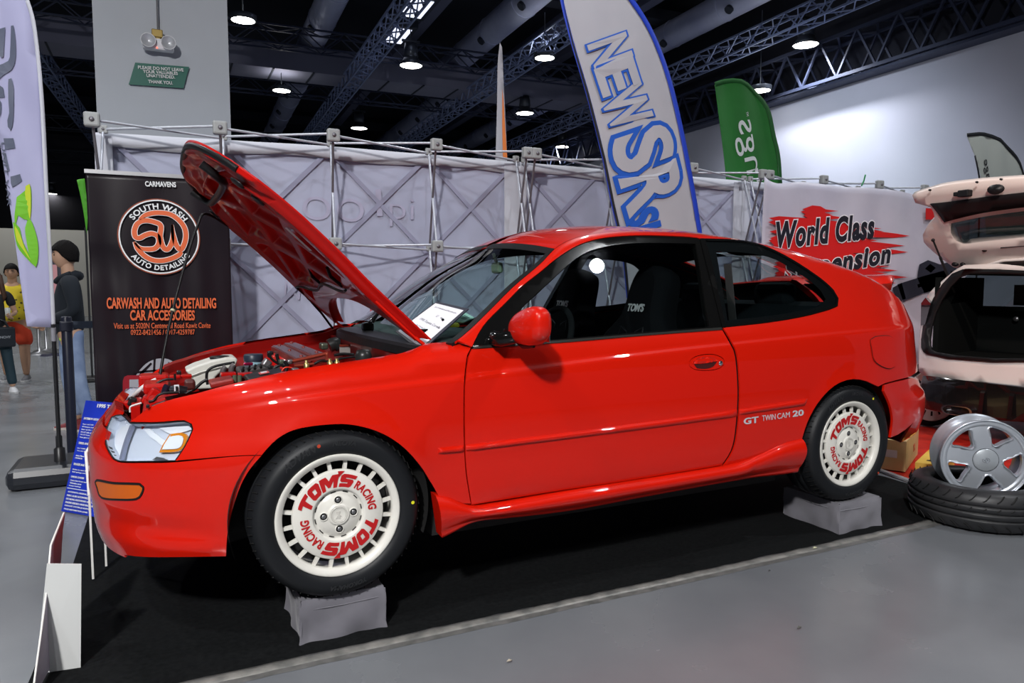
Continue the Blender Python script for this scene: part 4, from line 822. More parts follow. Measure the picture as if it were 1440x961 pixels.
# ---------------------------------------------------------------- raised bonnet
def hood_build():
    ne = [(.384, 1.008), (.293, 1.093), (.17, 1.208), (.052, 1.327), (-.098, 1.466), (-.237, 1.578), (-.317, 1.640), (-.385, 1.688), (-.418, 1.708)]
    d = [0]
    for a, b in zip(ne, ne[1:]): d.append(d[-1]+math.hypot(b[0]-a[0], b[1]-a[1]))
    Lh = d[-1]; fx = _pch(d, [p[0] for p in ne]); fz = _pch(d, [p[1] for p in ne])
    def P(u, l, dep=0.):
        """u -1..1 across, l length from the hinge, dep depth below the outer skin"""
        x, z = float(fx(l)), float(fz(l)); e = .01; tx, tz = float(fx(min(l+e, Lh))-fx(max(l-e, 0))), float(fz(min(l+e, Lh))-fz(max(l-e, 0))); k = math.hypot(tx, tz); tx, tz = tx/k, tz/k
        nx, nz = tz, -tx                                     # outward = towards the windscreen side
        if nx < 0: nx, nz = -nx, -nz
        crown = .030*(1-abs(u)**2.2); f = l/Lh
        w = .702-.03*max(0, f-.6)/.4; w = w*(1 if f < .80 else math.sqrt(max(.0, 1-((f-.80)/.20)**2.6))*.5+.5) if False else w
        return Vector((x+nx*(crown-dep), YC+u*w, z+nz*(crown-dep)))
    def lmax(u): return Lh*(1-.22*abs(u)**5.0-.03*abs(u)**2)
    def lmin(u): return .205*(1-abs(u)**2.6)
    nu, nl = 56, 64
    def G(dep, us=(-1, 1), ls=(0, 1), n=None, m=None):
        n, m = n or nu, m or nl; A = np.zeros((n+1, m+1, 3))
        for i in range(n+1):
            u = us[0]+(us[1]-us[0])*i/n
            for j in range(m+1):
                t = ls[0]+(ls[1]-ls[0])*j/m; l = lmin(u)+(lmax(u)-lmin(u))*t; A[i, j] = P(u, l, dep(u, t) if callable(dep) else dep)
        return A
    mb = MB(); mb.grid(G(0.)); o = mb.build('bonnet', RED, car, label='raised red bonnet')
    # underside: perimeter frame, lattice of stiffening ribs with sunken diamonds between them
    def ridge(a): a = abs((a % 1.)-.5)*2; return max(0., min(1., (a-.62)/.22))
    def dep(u, t):
        edge = min((1-abs(u))/.10, (1-t)/.055, t/.05)
        if edge < .3: return .006+.02*max(0, edge)/.3
        p, q = u*1.3, t*2.9
        r = max(ridge(q+p*1.0+.25), ridge(q-p*1.0+.25)); k = 0
        if abs(u) > .80 or t > .85 or t < .14: r = max(r, 1.)
        sm = lambda x: x*x*(3-2*x)
        d = .012+.034*(1-sm(r)) if False else .044-.036*(1-sm(r))
        if t > .86: d = .024+.008*math.sin(u*14)*math.sin(t*60)
        return d
    mb = MB(); mb.grid(G(dep, n=150, m=190), flip=True)
    # rim closing skin and inner panel
    for u in (-1, 1):
        A = np.array([[P(u, lmin(u)+(lmax(u)-lmin(u))*t, q) for q in (0., .006)] for t in np.linspace(0, 1, 40)]); mb.grid(A)
    for t in (0, 1):
        A = np.array([[P(u, lmin(u)+(lmax(u)-lmin(u))*t, q) for q in (0., .006)] for u in np.linspace(-1, 1, 60)]); mb.grid(A)
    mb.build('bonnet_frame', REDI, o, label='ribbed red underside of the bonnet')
    # black seal round the leading edge and loop seal of the latch area
    s = MB(); s.tube([P(u, lmin(u)+(lmax(u)-lmin(u))*.985, .014) for u in np.linspace(-.93, .93, 44)], .013, 8); s.build('bonnet_seal', BLK, o, label='black rubber seal along the front edge')
    s = MB(); s.tube([P(u, lmax(u)*t+lmin(u)*(1-t), .054) for u, t in catmull3([(-.62, .93), (-.60, .86), (-.50, .80), (-.2, .775), (.2, .775), (.50, .80), (.60, .86), (.62, .93)])], .015, 8); s.build('bonnet_seal', BLK, o, label='black rubber seal across the underside')
    for u, t in ((-.86, .90), (-.80, .78), (.86, .9)):
        h = MB(); c = P(u, lmax(u)*t, .046); n = (P(u, .5, .05)-P(u, .5, .0)).normalized(); h.lathe([(.022, -.002), (.022, .003), (.017, .006), (0, .006)], 20, 0, frame_mt(c, n.orthogonal(), n.cross(n.orthogonal()))@Matrix.Diagonal((1, 1.6, 1, 1))); h.build('rubber_plug', BLK, o)
    st = MB(); a, b = P(-.72, .50, .05), P(-.72, .62, .05); c, e = P(-.63, .50, .05), P(-.63, .62, .05); st.add([a, b, e, c], [(0, 1, 2, 3)]); st.build('sticker', M('pale_sticker', (.6, .58, .56), .5), o, label='small pale sticker')
    # washer hose and clips near the hinge
    s = MB(); s.tube([P(u, .30+.02*math.cos(u*8), .055) for u in np.linspace(-.55, .85, 24)]+[P(.93, .25, .04), P(.97, .12, .05), P(.98, .02, .07)], .006, 6)
    for u in (-.45, .12): s.tube([P(u, .30, .045), P(u, .36, .050), P(u-.06, .40, .040)], .007, 6)
    s.build('washer_hose', BLK, o)
    # hinges
    for u in (-.985, .985):
        h = MB(); a = P(u*.97, .24, .035); b = P(u*.97, .04, .035); c = Vector((.40, YC+u*.70, .955)); h.bar(a, b, .008, .018, up=(0, 1, 0)); h.bar(b, c, .010, .026, up=(0, 1, 0)); h.build('bonnet_hinge', RED, o)
    # prop rod
    s = MB(); top = P(.93, lmax(.93)*.86, .04); base = at(224, 534, y=1.12); mids = [at(289, 301, y=1.385), at(277, 320, y=1.36), at(262, 366, y=1.31), at(243, 437, y=1.23), at(232, 489, y=1.17)]
    s.tube(catmull3([tuple(v_) for v_ in [top]+mids+[base]]), .0065, 8); q = mids[3]; s.tube([q-(base-top)*.006, q+(base-top)*.006], .011, 8, 1); s.build('prop_rod', [BLK, M('pale_clip', (.5, .48, .3), .5)], car, label='thin black bonnet prop rod')
hood_build()
# ---------------------------------------------------------------- engine bay
def bay():
    V = Vector
    # aprons, firewall, radiator support
    xs = np.linspace(-.50, .42, 24)
    for far in (False, True):
        A = []
        for x in xs:
            s = sB(x); P = S('A', np.array([s]), vtop('A', np.array([s])))[0]; y, z = P[1], P[2]
            row = [(x, y+.004, z-.004), (x, y+.03, z-.010), (x, y+.05, z-.012), (x, y+.055, z-.05), (x, y+.16, z-.10), (x, y+.19, z-.16), (x, y+.20, .55)]
            A.append([(a, 2*YC-b if far else b, c) for a, b, c in row])
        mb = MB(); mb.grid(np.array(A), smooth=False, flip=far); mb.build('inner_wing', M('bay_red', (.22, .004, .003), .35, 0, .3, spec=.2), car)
        # suspension tower
        t = MB(); c = (.06, (2*YC-.30) if far else .30, .875); t.lathe([(.115, -.2), (.10, -.02), (.085, 0), (.05, .004), (.045, -.01), (0, -.01)], 28, 0, Matrix.Translation(c))
        for k in range(3): a = 2.1*k+.4; t.lathe([(.008, 0), (.008, .02), (0, .02)], 8, 1, Matrix.Translation((c[0]+.065*math.cos(a), c[1]+.065*math.sin(a), c[2])))
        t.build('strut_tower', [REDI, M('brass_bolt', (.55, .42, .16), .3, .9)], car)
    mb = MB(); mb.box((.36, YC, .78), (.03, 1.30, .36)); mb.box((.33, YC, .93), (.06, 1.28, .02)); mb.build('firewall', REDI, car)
    mb = MB(); mb.box((-.55, YC, .735), (.05, .98, .05), bev=.01); mb.box((-.60, .74, .72), (.03, .24, .07)); mb.box((-.54, YC, .50), (.04, .9, .4)); mb.box((-.50, .50, .785), (.11, .10, .04), bev=.012); mb.box((-.53, .82, .80), (.09, .16, .04), bev=.012); mb.box((-.54, 1.15, .79), (.12, .12, .05), bev=.012)
    mb.build('radiator_support', REDI, car)
    mb = MB(); mb.box((-.50, YC, .60), (.05, .9, .32)); mb.build('radiator', BLK, car)
    mb = MB(); mb.box((0., YC, .42), (.8, .9, .02)); mb.build('undertray', UND, car)
    # cowl, wipers
    mb = MB()
    A = np.array([[(.40-.11*(1-((y-YC)/.70)**2)+dx, y, z-.02*((y-YC)/.7)**2) for dx, z in ((-.05, .955), (-.045, .985), (-.03, .995), (.06, 1.0), (.09, .985), (.12, .99))] for y in np.linspace(.16, 1.50, 30)]); mb.grid(A, smooth=False, flip=True)
    mb.build('cowl', BLK, car, label='black cowl panel below the windscreen')
    for y0, y1, x0 in ((.30, .80, .43), (.86, 1.34, .36)):
        w = MB(); a = V((x0-.02, y0, 1.015)); b = V((x0+.10, y0+.18, 1.09)); c = V((x0+.16, y1, 1.055)); w.tube([a+V((0, 0, -.03)), a, b], [.016, .014, .008], 8); w.tube([b+V((-.05, -.22, -.02)), b, b+V((.03, .22, -.02))], .006, 6); w.box(tuple(a), (.05, .05, .04), bev=.01); w.build('wiper', GLB, car)
    # engine: twin bars of the head cover, tanks, boxes; sizes from the photograph
    MAR = M('maroon_cover', (.20, .035, .030), .38, .1, .3); BAR = M('rocker_cover', (.20, .13, .16), .40, .3)
    e = MB(); e.box((.02, .85, .60), (.42, .62, .26)); e.build('engine_block', M('engine_black', (.015, .015, .015), .5), car)
    def mpp(p): return float((np.array(p)-CC)@CF)/FPX
    def ibox(name, px, py, y, w, h, d, mat, label=None, bev=.25, rot=0):
        """box whose front spans w x h pixels at depth plane y"""
        p = at(px, py, y=y); k = mpp(p); m = MB(); ww, hh = w*k, h*k; m.box((0, 0, 0), (ww, d, hh), bev=min(ww, hh, d)*bev); m.v = [tuple(Matrix.Translation(p)@Matrix.Rotation(rot, 4, 'Y')@Vector(v)) for v in m.v]; return m.build(name, mat, car, label=label)
    def pipe(name, pts, y, wpx, mat, label=None, n=10):
        ys = y if hasattr(y, '__len__') else [y]*len(pts); P = [tuple(at(*q, y=yy)) for q, yy in zip(pts, ys)]; k = mpp(P[0]); m = MB(); m.tube(catmull3(P), wpx*k/2, n); return m.build(name, mat, car, label=label)
    for (pa, ya), (pb, yb) in ((((391, 487), 1.14), ((426, 504.5), .62)), (((408, 483.5), 1.14), ((448, 499), .62))):
        A_, B_ = at(*pa, y=ya), at(*pb, y=yb); m = MB(); m.bar(A_+V((0, 0, -.012)), B_+V((0, 0, -.012)), .062, .024, 0); m.bar(A_+V((0, 0, .002)), B_+V((0, 0, .002)), .050, .005, 1)
        for t_ in (.06, .5, .94): m.lathe([(.007, 0), (.007, .008), (0, .008)], 8, 0, Matrix.Translation(A_+(B_-A_)*t_+V((0, .0, .004))))
        m.build('rocker_cover', [MAR, BAR], car, label='long dark red engine cover bar')
    COP = M('copper_red', (.36, .06, .035), .3, .5)
    ibox('valley_cover', 423, 497, .92, 40, 6, .30, M('valley_dark', (.03, .028, .03), .5))
    pipe('fuel_rail', [(411, 508.5), (436, 503), (461, 497.2)], .58, 5.5, COP, 'copper red pipe on the engine', 14)
    pipe('fuel_rail', [(414, 515), (440, 512), (465, 505.5)], .48, 4, COP, None, 12); pipe('pipe_end', [(406, 509.5), (411, 508.5)], .58, 7, STL); ibox('pipe_bracket', 459.5, 502, .57, 3, 9, .02, COP)
    # washer tank
    WTK = M('white_tank', (.70, .70, .64), .4); bk_ = lambda l, y: [at(p_, q_, y=y) for p_, q_ in l]
    m = MB(); o1 = [(260.5, 522), (275, 515), (298, 507.5), (318, 503.5), (331, 503), (335, 507), (330, 516), (312, 522), (302, 532), (300, 547), (276, 548), (272, 536), (266, 528)]
    m.prism(bk_(o1, 1.16), (0, .18, -.0)); tank = m.build('washer_tank', WTK, car, label='white plastic washer tank'); md = tank.modifiers.new('b', 'BEVEL'); md.width = .010; md.segments = 3; md.limit_method = 'ANGLE'
    c = at(309, 503.8, y=1.24); m = MB(); m.lathe([(.040, -.012), (.045, .006), (.038, .010), (0, .010)], 24, 0, Matrix.Translation(c)); m.build('tank_cap', BLK, tank)
    m = MB(); m.tube(bk_([(268, 529), (284, 523), (310, 516)], 1.15), .003, 6); m.build('tank_rib', WTK, tank)
    DG = M('duct_grey', (.045, .04, .042), .45); 
    ibox('intake_duct', 357, 520, 1.0, 44, 12, .16, DG, 'dark grey ribbed intake duct', .3, R(-8))
    for k in range(5): pipe('duct_rib', [(340+k*8.5, 523-k*2), (343+k*8.5, 516-k*1.6)], .915, 3, BLK)
    for k in range(2): pipe('intake_bellows', [(313+k*12, 530-k*3), (314+k*12, 520-k*3), (318+k*12, 516-k*3)], .95, 8, M('bellows_grey', (.09, .075, .08), .5))
    pipe('intake_hose', [(292, 541), (290.5, 530), (293, 521), (304, 515), (330, 510)], 1.0, 4, BLK)
    ibox('airbox', 372, 529, .46, 50, 8, .16, BLK, 'black airbox lid', .35, R(-9)); p = at(371, 524.3, y=.44); k = mpp(p); m = MB(); mt_ = Matrix.Translation(p)@Matrix.Rotation(R(-9), 4, 'Y'); m.box((0, 0, 0), (13*k, .045, .003), 0, mt_); m.box((0, 0, .002), (8*k, .03, .002), 1, mt_); m.build('warning_sticker', [M('pink_red', (.6, .10, .10), .5), M('white_plastic', (.7, .7, .7), .4)], car, label='red and white sticker')
    m = MB(); c = at(356.5, 510, y=1.05); m.lathe([(.040, -.05), (.040, 0), (.036, .008)], 20, 0, Matrix.Translation(c)); m.lathe([(.042, .008), (.042, .034), (.038, .038), (0, .038)], 20, 1, Matrix.Translation(c)); m.build('power_steering_reservoir', [M('blue_tank', (.25, .42, .5), .3, 0, .3), M('dark_blue_cap', (.02, .03, .05), .4)], car, label='pale blue reservoir with dark cap')
    ibox('cable_clamp', 349, 512, .92, 12, 4, .03, M('magenta_metal', (.45, .02, .10), .25, .8), 'magenta anodised clamp'); ibox('ignition_unit', 375, 511, .80, 11, 11, .05, STL, None, .2, R(35))
    ibox('fuse_box', 311, 537, .42, 31, 8, .12, M('fuse_box_red', (.28, .02, .016), .35, 0, .4), 'dark red fuse box lid', .3, R(-9)); ibox('terminal_cover', 321, 526.5, .70, 20, 5, .05, REDI, 'red terminal cover'); ibox('terminal_cover', 345, 526.5, .66, 20, 4, .05, REDI, 'red terminal cover')
    for q in (330, 337): pipe('fluid_bottle', [(q, 538), (q, 528)], .50, 6, M('smoked_plastic', (.10, .12, .08), .2, 0, .5))
    # cluster of hoses and small fittings beside the head covers
    for pts, y, w in (([(377, 497), (383, 506), (392, 512), (400, 516)], .85, 3.5), ([(389, 498), (392, 508), (399, 513)], .8, 5), ([(384, 519), (394, 514), (404, 517)], .6, 4), ([(400, 508), (404, 515), (402, 522)], .55, 5), ([(442, 512), (452, 507.5), (466, 509), (478, 505.5)], .45, 3.5), ([(470, 500), (482, 498), (498, 499)], .6, 4), ([(476, 505), (490, 503), (505, 501)], .5, 3)): pipe('hose', pts, y, w, BLK)
    for px, py, y, w, h, mt_ in ((380, 498.5, 1.1, 8, 9, BLK), (396, 509, .7, 7, 6, M('steel_green', (.10, .13, .09), .4, .5)), (402, 512, .62, 5, 5, STL), (381, 517, .75, 8, 5, BLK), (390, 516, .7, 6, 4, STL), (386, 503, .95, 7, 7, M('coupling_red', (.5, .03, .02), .4)), (407, 509, .58, 6, 6, STL), (415, 519.5, .40, 9, 3, STL), (434, 493, .9, 6, 3, BLK)): ibox('fitting', px, py, y, w, h, .04, mt_)
    pipe('hose', [(264, 552), (274, 547), (284, 538), (292, 534)], .8, 4.5, BLK); pipe('spark_lead', [(396, 523), (400, 517.5), (409, 517), (414, 521.5)], .42, 1.8, M('orange_red', (.8, .05, .02), .3), 'bright red cable')
    # nose of the bay: slam panel, horn, motor, bottle-jack black tubes
    pipe('radiator_hose', [(219, 541), (226, 536.5), (234, 534), (244, 533.5)], .78, 3.5, BLK); pipe('radiator_hose', [(209, 565), (216, 563.5), (223, 556), (233, 553), (252, 552)], .45, 3.5, BLK); pipe('radiator_hose', [(214, 572), (226, 567), (240, 562), (256, 557), (266, 551)], .35, 3.5, BLK)
    pipe('upright_pipe', [(246, 526), (246, 535)], .85, 3, BLK); pipe('fan_motor', [(231, 555), (233, 548), (236, 542)], .60, 10, M('dark_motor', (.03, .03, .06), .2, .6), None, 16); pipe('alternator', [(238, 550), (250, 549), (262, 551)], .60, 14, M('dark_metal', (.05, .05, .06), .25, .8), None, 18)
    ibox('relay', 251.5, 524.5, 1.0, 6, 6, .04, BLK); ibox('bracket', 262, 529, .95, 14, 4, .05, REDI); ibox('bracket', 246, 530, .92, 14, 4, .05, REDI); ibox('headlamp_bucket', 267, 541, .70, 14, 14, .06, M('dark_red_brown', (.08, .012, .01), .5))
    ibox('connector', 248.5, 547.5, .50, 6.5, 12, .01, M('white_plastic', (.7, .7, .7), .4), 'white framed connector', .1); ibox('connector_core', 248.5, 547.5, .493, 3, 8, .012, BLK, None, .1)
    ibox('slam_panel', 216, 556, .62, 14, 20, .05, REDI, None, .2, R(35)); ibox('slam_panel', 205, 563, .80, 10, 12, .05, REDI, None, .2, R(30)); ibox('horn_bracket', 186, 565, .75, 10, 12, .04, BLK, None, .2, R(20)); ibox('horn', 178, 570, .85, 8, 12, .05, REDI)
    pipe('tie_bar', [(183, 562), (193, 552), (206, 541), (220, 534)], [1.05, 1.0, 1.0, 1.0], 6, M('pale_bar', (.62, .60, .60), .4), 'pale painted tie bar'); pipe('lamp_bracket', [(183, 580), (183, 573), (189, 570), (199, 567)], .40, 2.5, M('pale_bar', (.62, .60, .60), .4)); ibox('bump_stop', 208, 571.5, .30, 4.5, 4.5, .02, BLK)
    m = MB(); m.lathe([(.030, -.03), (.034, 0), (.026, .022), (0, .026)], 16, 0, Matrix.Translation(at(511, 500.5, y=.45))); m.build('filler_cap', M('satin_black', (.02, .022, .022), .35), car); pipe('brake_servo', [(463, 487), (470, 484), (476, 485)], 1.0, 19, M('satin_black', (.02, .022, .022), .35), None, 18); ibox('master_cylinder', 455, 487, .95, 10, 9, .06, M('metal_green', (.10, .11, .08), .4, .6))
    ibox('id_plate', 485, 492, .93, 15, 11, .004, M('plate_grey', (.5, .48, .46), .4, .4), 'small grey information plate on the firewall', .1); ibox('plate_band', 485, 486, .925, 15, 3, .006, COP, None, .1)
    for pp, y in (((431, 511.5), .34), ((464, 509), .32), ((474, 509), .34)):
        m = MB(); m.lathe([(.010, -.02), (.010, 0), (.005, .003), (.005, .012), (0, .013)], 10, 0, Matrix.Translation(at(*pp, y=y))); m.build('tower_bolt', [M('brass_bolt', (.5, .4, .15), .3, .9)], car)
bay()
# ---------------------------------------------------------------- door mirror
def mirror(far):
    m = MB(); c = at(746, 460, y=-.115); n1, n2 = 40, 24; P = []
    for i in range(n1+1):
        th = -math.pi/2+math.pi*i/n1; row = []
        for j in range(n2*2+1):
            ph = 2*math.pi*j/(n2*2); sg = lambda v, e: math.copysign(abs(v)**e, v)
            y = -sg(math.sin(th), .85)*.128; cx = sg(math.cos(th), .70)
            tp = 1-.16*(y/.10) if True else 1
            row.append((c[0]-.012+.050*cx*sg(math.cos(ph), .8)*(1 if math.cos(ph) < 0 else 1.1)+.10*(y+.1)*.5, c[1]+y, c[2]+.066*cx*sg(math.sin(ph), .85)*tp-.012*y/.1))
        P.append(row)
    m.grid(np.array(P)); b = MB()
    a = at(702, 473, y=-.005); b.prism([at(690, 484, y=.018), at(712, 483, y=.018), at(716, 462, y=.03), at(705, 462, y=.03)], (0, -.03, 0)); b.tube([a+Vector((0, .03, -.01)), a+Vector((-.005, -.03, -.01)), c+Vector((-.01, .06, -.035))], [.030, .026, .024], 12)
    g = MB(); g.box((c[0]+.034, c[1]-.005, c[2]), (.004, .15, .10), bev=.001)
    bp_ = MB(); bp_.tube([c+Vector((-.01, .085, -.052)), c+Vector((-.015, .02, -.066)), c+Vector((-.012, -.05, -.064))], [.012, .014, .006], 8)
    out = []
    for nm, q, mt, lb in (('door_mirror', m, RED, 'red door mirror housing'), ('mirror_base', b, GLB, 'black mirror base'), ('mirror_glass', g, M('mirror', (.8, .8, .8), .02, 1), 'mirror glass'), ('mirror_base', bp_, BLK, 'black mirror underside')):
        if far: q.v = [(v[0], 2*YC-v[1], v[2]) for v in q.v]; q.f = [f[::-1] for f in q.f]
        o = q.build(nm, mt, car if not out else out[0], label=lb); out.append(o)
mirror(False); mirror(True)
# triangle patch in the front corner of the door window
cor = loop_sv('B', pxp((668, 487, 1), (690, 464, 1), (735, 433, 1), (724, 456), (716, 483, 1)))
# ---------------------------------------------------------------- cabin
def seat(x, y, label):
    m = MB(); th = .09
    out = [(-.25, 0), (-.27, .20), (-.275, .36), (-.25, .44), (-.20, .50), (-.155, .56), (-.135, .64), (-.125, .73), (-.10, .785), (-.05, .81)]
    out = out+[(-a, b) for a, b in out[::-1]]
    o3 = [tuple(p) for p in catmull3(out, 4)]; n = len(o3); rec = R(14)
    rows = []
    for d, k in ((-.02, .80), (.0, .97), (.03, 1.0), (.08, .99), (.12, .93)):
        rows.append([(d+.03*abs(a/.27)**3*(-1), a*k, .02+(b-.4)*((k+1)/2)+.4) for a, b in o3])
    m.grid(np.array(rows), flip=True); m.add([p for p in rows[-1]], [tuple(range(n))], 0, True); m.add([p for p in rows[0]], [tuple(range(n))[::-1]], 0, True)
    x -= .14; mt = Matrix.Translation((x, y, .535))@Matrix.Rotation(rec, 4, 'Y')@Matrix.Diagonal((1, .92, .95, 1))
    m.v = [tuple(mt@Vector(v)) for v in m.v]
    m.box((x-.22, y, .60), (.48, .50, .14), bev=.04); m.box((x-.22, y-.22, .66), (.44, .08, .12), bev=.03); m.box((x-.22, y+.22, .66), (.44, .08, .12), bev=.03)
    m.box((x-.2, y, .47), (.4, .4, .14))
    s_ = m.build('front_seat', M('seat_cloth', (.0035, .004, .005), .9, spec=.1), car, label=label)
    for sgn in (-1, 1):
        h = MB(); pr = [(.035, .40), (.095, .425), (.105, .37), (.07, .315), (.03, .335)]; h.tube([mt@Vector((-.028, sgn*a, b+.08)) for a, b in pr], .006, 6, closed=True); h.add([mt@Vector((-.026, sgn*a, b+.08)) for a, b in pr], [(0, 1, 2, 3, 4)], 1); h.build('harness_slot', [BLK, DRK], s_)
    me = text_mesh("TOM'S", size=.052, bold=.0018, shear=.15, depth=.001, sx=.95); me.transform(mt@frame_mt((-.034, 0, .60), (0, -1, 0), (0, 0, 1))); me.materials.append(M('seat_letters', (.55, .56, .58), .5)); obj('seat_lettering', me, None, s_, label='grey embroidered lettering')
V = Vector
ps = at(902, 421, y=.44); seat(ps[0]+.0, .44, 'black bucket seat on the near side'); pq = at(800, 421, y=1.18); seat(pq[0], 1.20, 'black bucket seat on the far side')
m = MB(); m.box((2.25, YC, .72), (.55, 1.25, .2), bev=.05); P = [(2.34, .70), (2.44, 1.10), (2.50, 1.12), (2.58, 1.10), (2.56, .70)]
m.prism([(x, .20, z) for x, z in P], (0, 1.26, 0)); m.build('rear_seat', M('rear_seat_cloth', (.006, .009, .011), .85, spec=.1), car, label='dark rear bench seat')
for y in (.52, 1.14):
    m = MB(); m.box((2.49, y, 1.15), (.09, .26, .14), bev=.04); m.build('headrest', MATS['rear_seat_cloth'], car)
m = MB(); m.box((2.88, YC, .98), (.6, 1.2, .02)); m.box((1.6, YC, .44), (2.3, 1.3, .05)); m.build('cabin_floor', INT, car)
m = MB(); m.prism([(.42, .12, .99), (.60, .12, 1.01), (.86, .12, .99), (.95, .12, .90), (.92, .12, .62), (.45, .12, .62)], (0, 1.42, 0)); o = m.build('dashboard', M('dashboard_green_black', (.022, .035, .034), .7), car, label='dark dashboard'); md = o.modifiers.new('b', 'BEVEL'); md.width = .03; md.segments = 3
m = MB(); m.tube([(1.05+.07*math.sin(a), .46+.18*math.cos(a), .93+.17*math.sin(a)) for a in np.linspace(0, 2*math.pi, 40)[:-1]], .014, 8, closed=True); m.tube([(1.05, .46, .93), (.9, .46, .86)], .03, 10); m.bar((1.05, .30, .93), (1.05, .62, .93), .03, .012); m.build('steering_wheel', INT, car)
c = at(699, 377, y=.86); m = MB(); m.box(tuple(c), (.03, .10, .055), bev=.015); m.tube([c+V((0, 0, .02)), c+V((-.02, 0, .07))], .008, 8); m.build('rear_view_mirror', M('mirror_back', (.25, .30, .22), .3), car, label='interior rear-view mirror')
m = MB(); a, b, c2 = V((1.80, .14, 1.30)), V((1.84, .13, .98)), V((1.72, .16, .60)); m.bar(a, b, .045, .004, up=(1, 0, 0)); m.bar(b, c2, .045, .004, up=(1, 0, 0)); m.build('seat_belt', M('belt_grey', (.02, .02, .02), .7), car)
m = MB(); a, b = at(1008, 370, y=.30), at(1062, 398, y=.42)
# display card, note and yellow disc on the dashboard
def quad_sheet(name, px, ys, mat, th=.004):
    p = [at(*q, y=y) for q, y in zip(px, ys)]; m = MB(); n = (p[1]-p[0]).cross(p[3]-p[0]).normalized(); m.prism(p, n*th); return m.build(name, mat), p, n
# ================================================================ pop-up fabric walls behind the car
FAB = bump(mottle(M('white_fabric', (.42, .43, .54), .8), (.42, .435, .56), (.37, .385, .50), 1.5), 3, .35, .02, 3)
HEM = M('fabric_hem', (.55, .56, .62), .7); ROD = M('frame_rod', (.52, .54, .60), .35, .3); ROD2 = M('frame_rod_dark', (.20, .19, .21), .4, .5); HUBM = M('hub_grey', (.33, .34, .34), .45); BRC = M('bar_shade_band', (.30, .30, .41), .8)
YN, YF = 2.60, 2.93
ZT = 2.21; ZM = 1.485; ZL = .76; ZB = .03
def popup(xs, label, fabric=True, wav=0.):
    e = empty('popup_wall', ((xs[0]+xs[-1])/2, YF, 0), 0, label, 'display wall', 'pop-up fabric display walls'); ox = (xs[0]+xs[-1])/2
    sag = lambda x: .035*max(0, (.58-x)/1.41)
    f = lambda x, y, z: (x-ox, y-YF, z-(sag(x) if z > 1 else 0))
    hub = MB(); hub.box((0, 0, 0), (.085, .05, .085), bev=.012); hub.lathe([(.014, 0), (.014, .003), (0, .003)], 10, 1, Matrix.Translation((0, -.027, 0))@Matrix.Rotation(R(90), 4, 'X')); hm = hub.mesh('hub', [HUBM, ROD2])
    zs = (ZT, ZM, ZL, ZB)
    for i, x in enumerate(xs):
        for z in zs[:3]: obj('hub', hm, None, e, f(x, YN, z))
        for z in zs[:3]: h = obj('hub', hm, None, e, f(x+.04, YF-.05, z)); h.scale = (.6, .6, .6)
        for z0, z1 in zip(zs, zs[1:]):
            m = MB(); m.tube([f(x, YN+.01, z0), f(x+.04, YF-.05, z1)], .0085, 8, 1); m.tube([f(x+.04, YF-.05, z0), f(x, YN+.01, z1)], .0085, 8, 0); m.build('upright_scissor', [ROD, ROD2], e)
        if i < len(xs)-1:
            x2 = xs[i+1]
            for z in zs[:3]:
                m = MB(); m.tube([f(x, YN, z), f(x2+.04, YF-.05, z-.012)], .0085, 8, 0); m.tube([f(x+.04, YF-.05, z), f(x2, YN, z+.012)], .0085, 8, 0); m.build('cross_scissor', ROD, e)
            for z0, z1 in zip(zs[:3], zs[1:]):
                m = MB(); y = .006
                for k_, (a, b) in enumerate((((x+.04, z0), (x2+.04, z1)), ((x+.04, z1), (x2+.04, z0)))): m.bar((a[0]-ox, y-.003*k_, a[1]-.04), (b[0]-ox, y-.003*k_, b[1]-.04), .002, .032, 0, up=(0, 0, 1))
                m.build('bar_shade_band', BRC, e)  # added bands, coloured as shade of frame bars showing through the fabric
    n = int((xs[-1]-xs[0])/.06); xs = list(xs[:-1])+[xs[-1]+.035]; A = np.array([[f(x, YF+.02+.006*math.sin(x*7+z*2+wav)*math.sin(z*3+x)+.003*math.sin(x*19+z), z) for z in np.linspace(.02, ZT-.03, 30)] for x in np.linspace(xs[0]-.012, xs[-1]+.035, n)]); m = MB(); m.grid(A); m.build('fabric', FAB, e, solid=.002)
    A = np.array([[f(x, YF-.002+.004*math.sin(x*13+wav), z) for z in (ZT-.10+.012*math.sin(x*5+wav), ZT-.012)] for x in np.linspace(xs[0]-.008, xs[-1]+.028, n)]); m = MB(); m.grid(A); m.build('hem', HEM, e, solid=.004)
    for x in (xs[0]+.035, xs[-1]-.025): m = MB(); m.box(f(x, YF-.003, 1.1), (.10, .006, 2.16)); m.build('hem', HEM, e)
    return e
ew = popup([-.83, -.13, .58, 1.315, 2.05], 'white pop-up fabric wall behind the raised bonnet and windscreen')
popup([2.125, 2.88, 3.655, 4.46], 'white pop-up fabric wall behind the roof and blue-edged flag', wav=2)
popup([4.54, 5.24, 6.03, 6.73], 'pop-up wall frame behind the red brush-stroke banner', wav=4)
FAINT = M('faint_print', (.40, .385, .51), .8)
for t, pa, pb, h in (('oo', (425, 292), (512, 297), 34), ('l', (529, 285), (537, 285), 38), ('pi', (548, 298), (582, 300), 40), ('NOI', (400, 408), (460, 412), 26)):
    txt_on(ew, 'faint_print', t, pa, pb, YF+.009, h, FAINT, bold=-.01).matrix_parent_inverse = ew.matrix_world.inverted() if False else Matrix.Translation((-ew.location.x, -ew.location.y, 0))
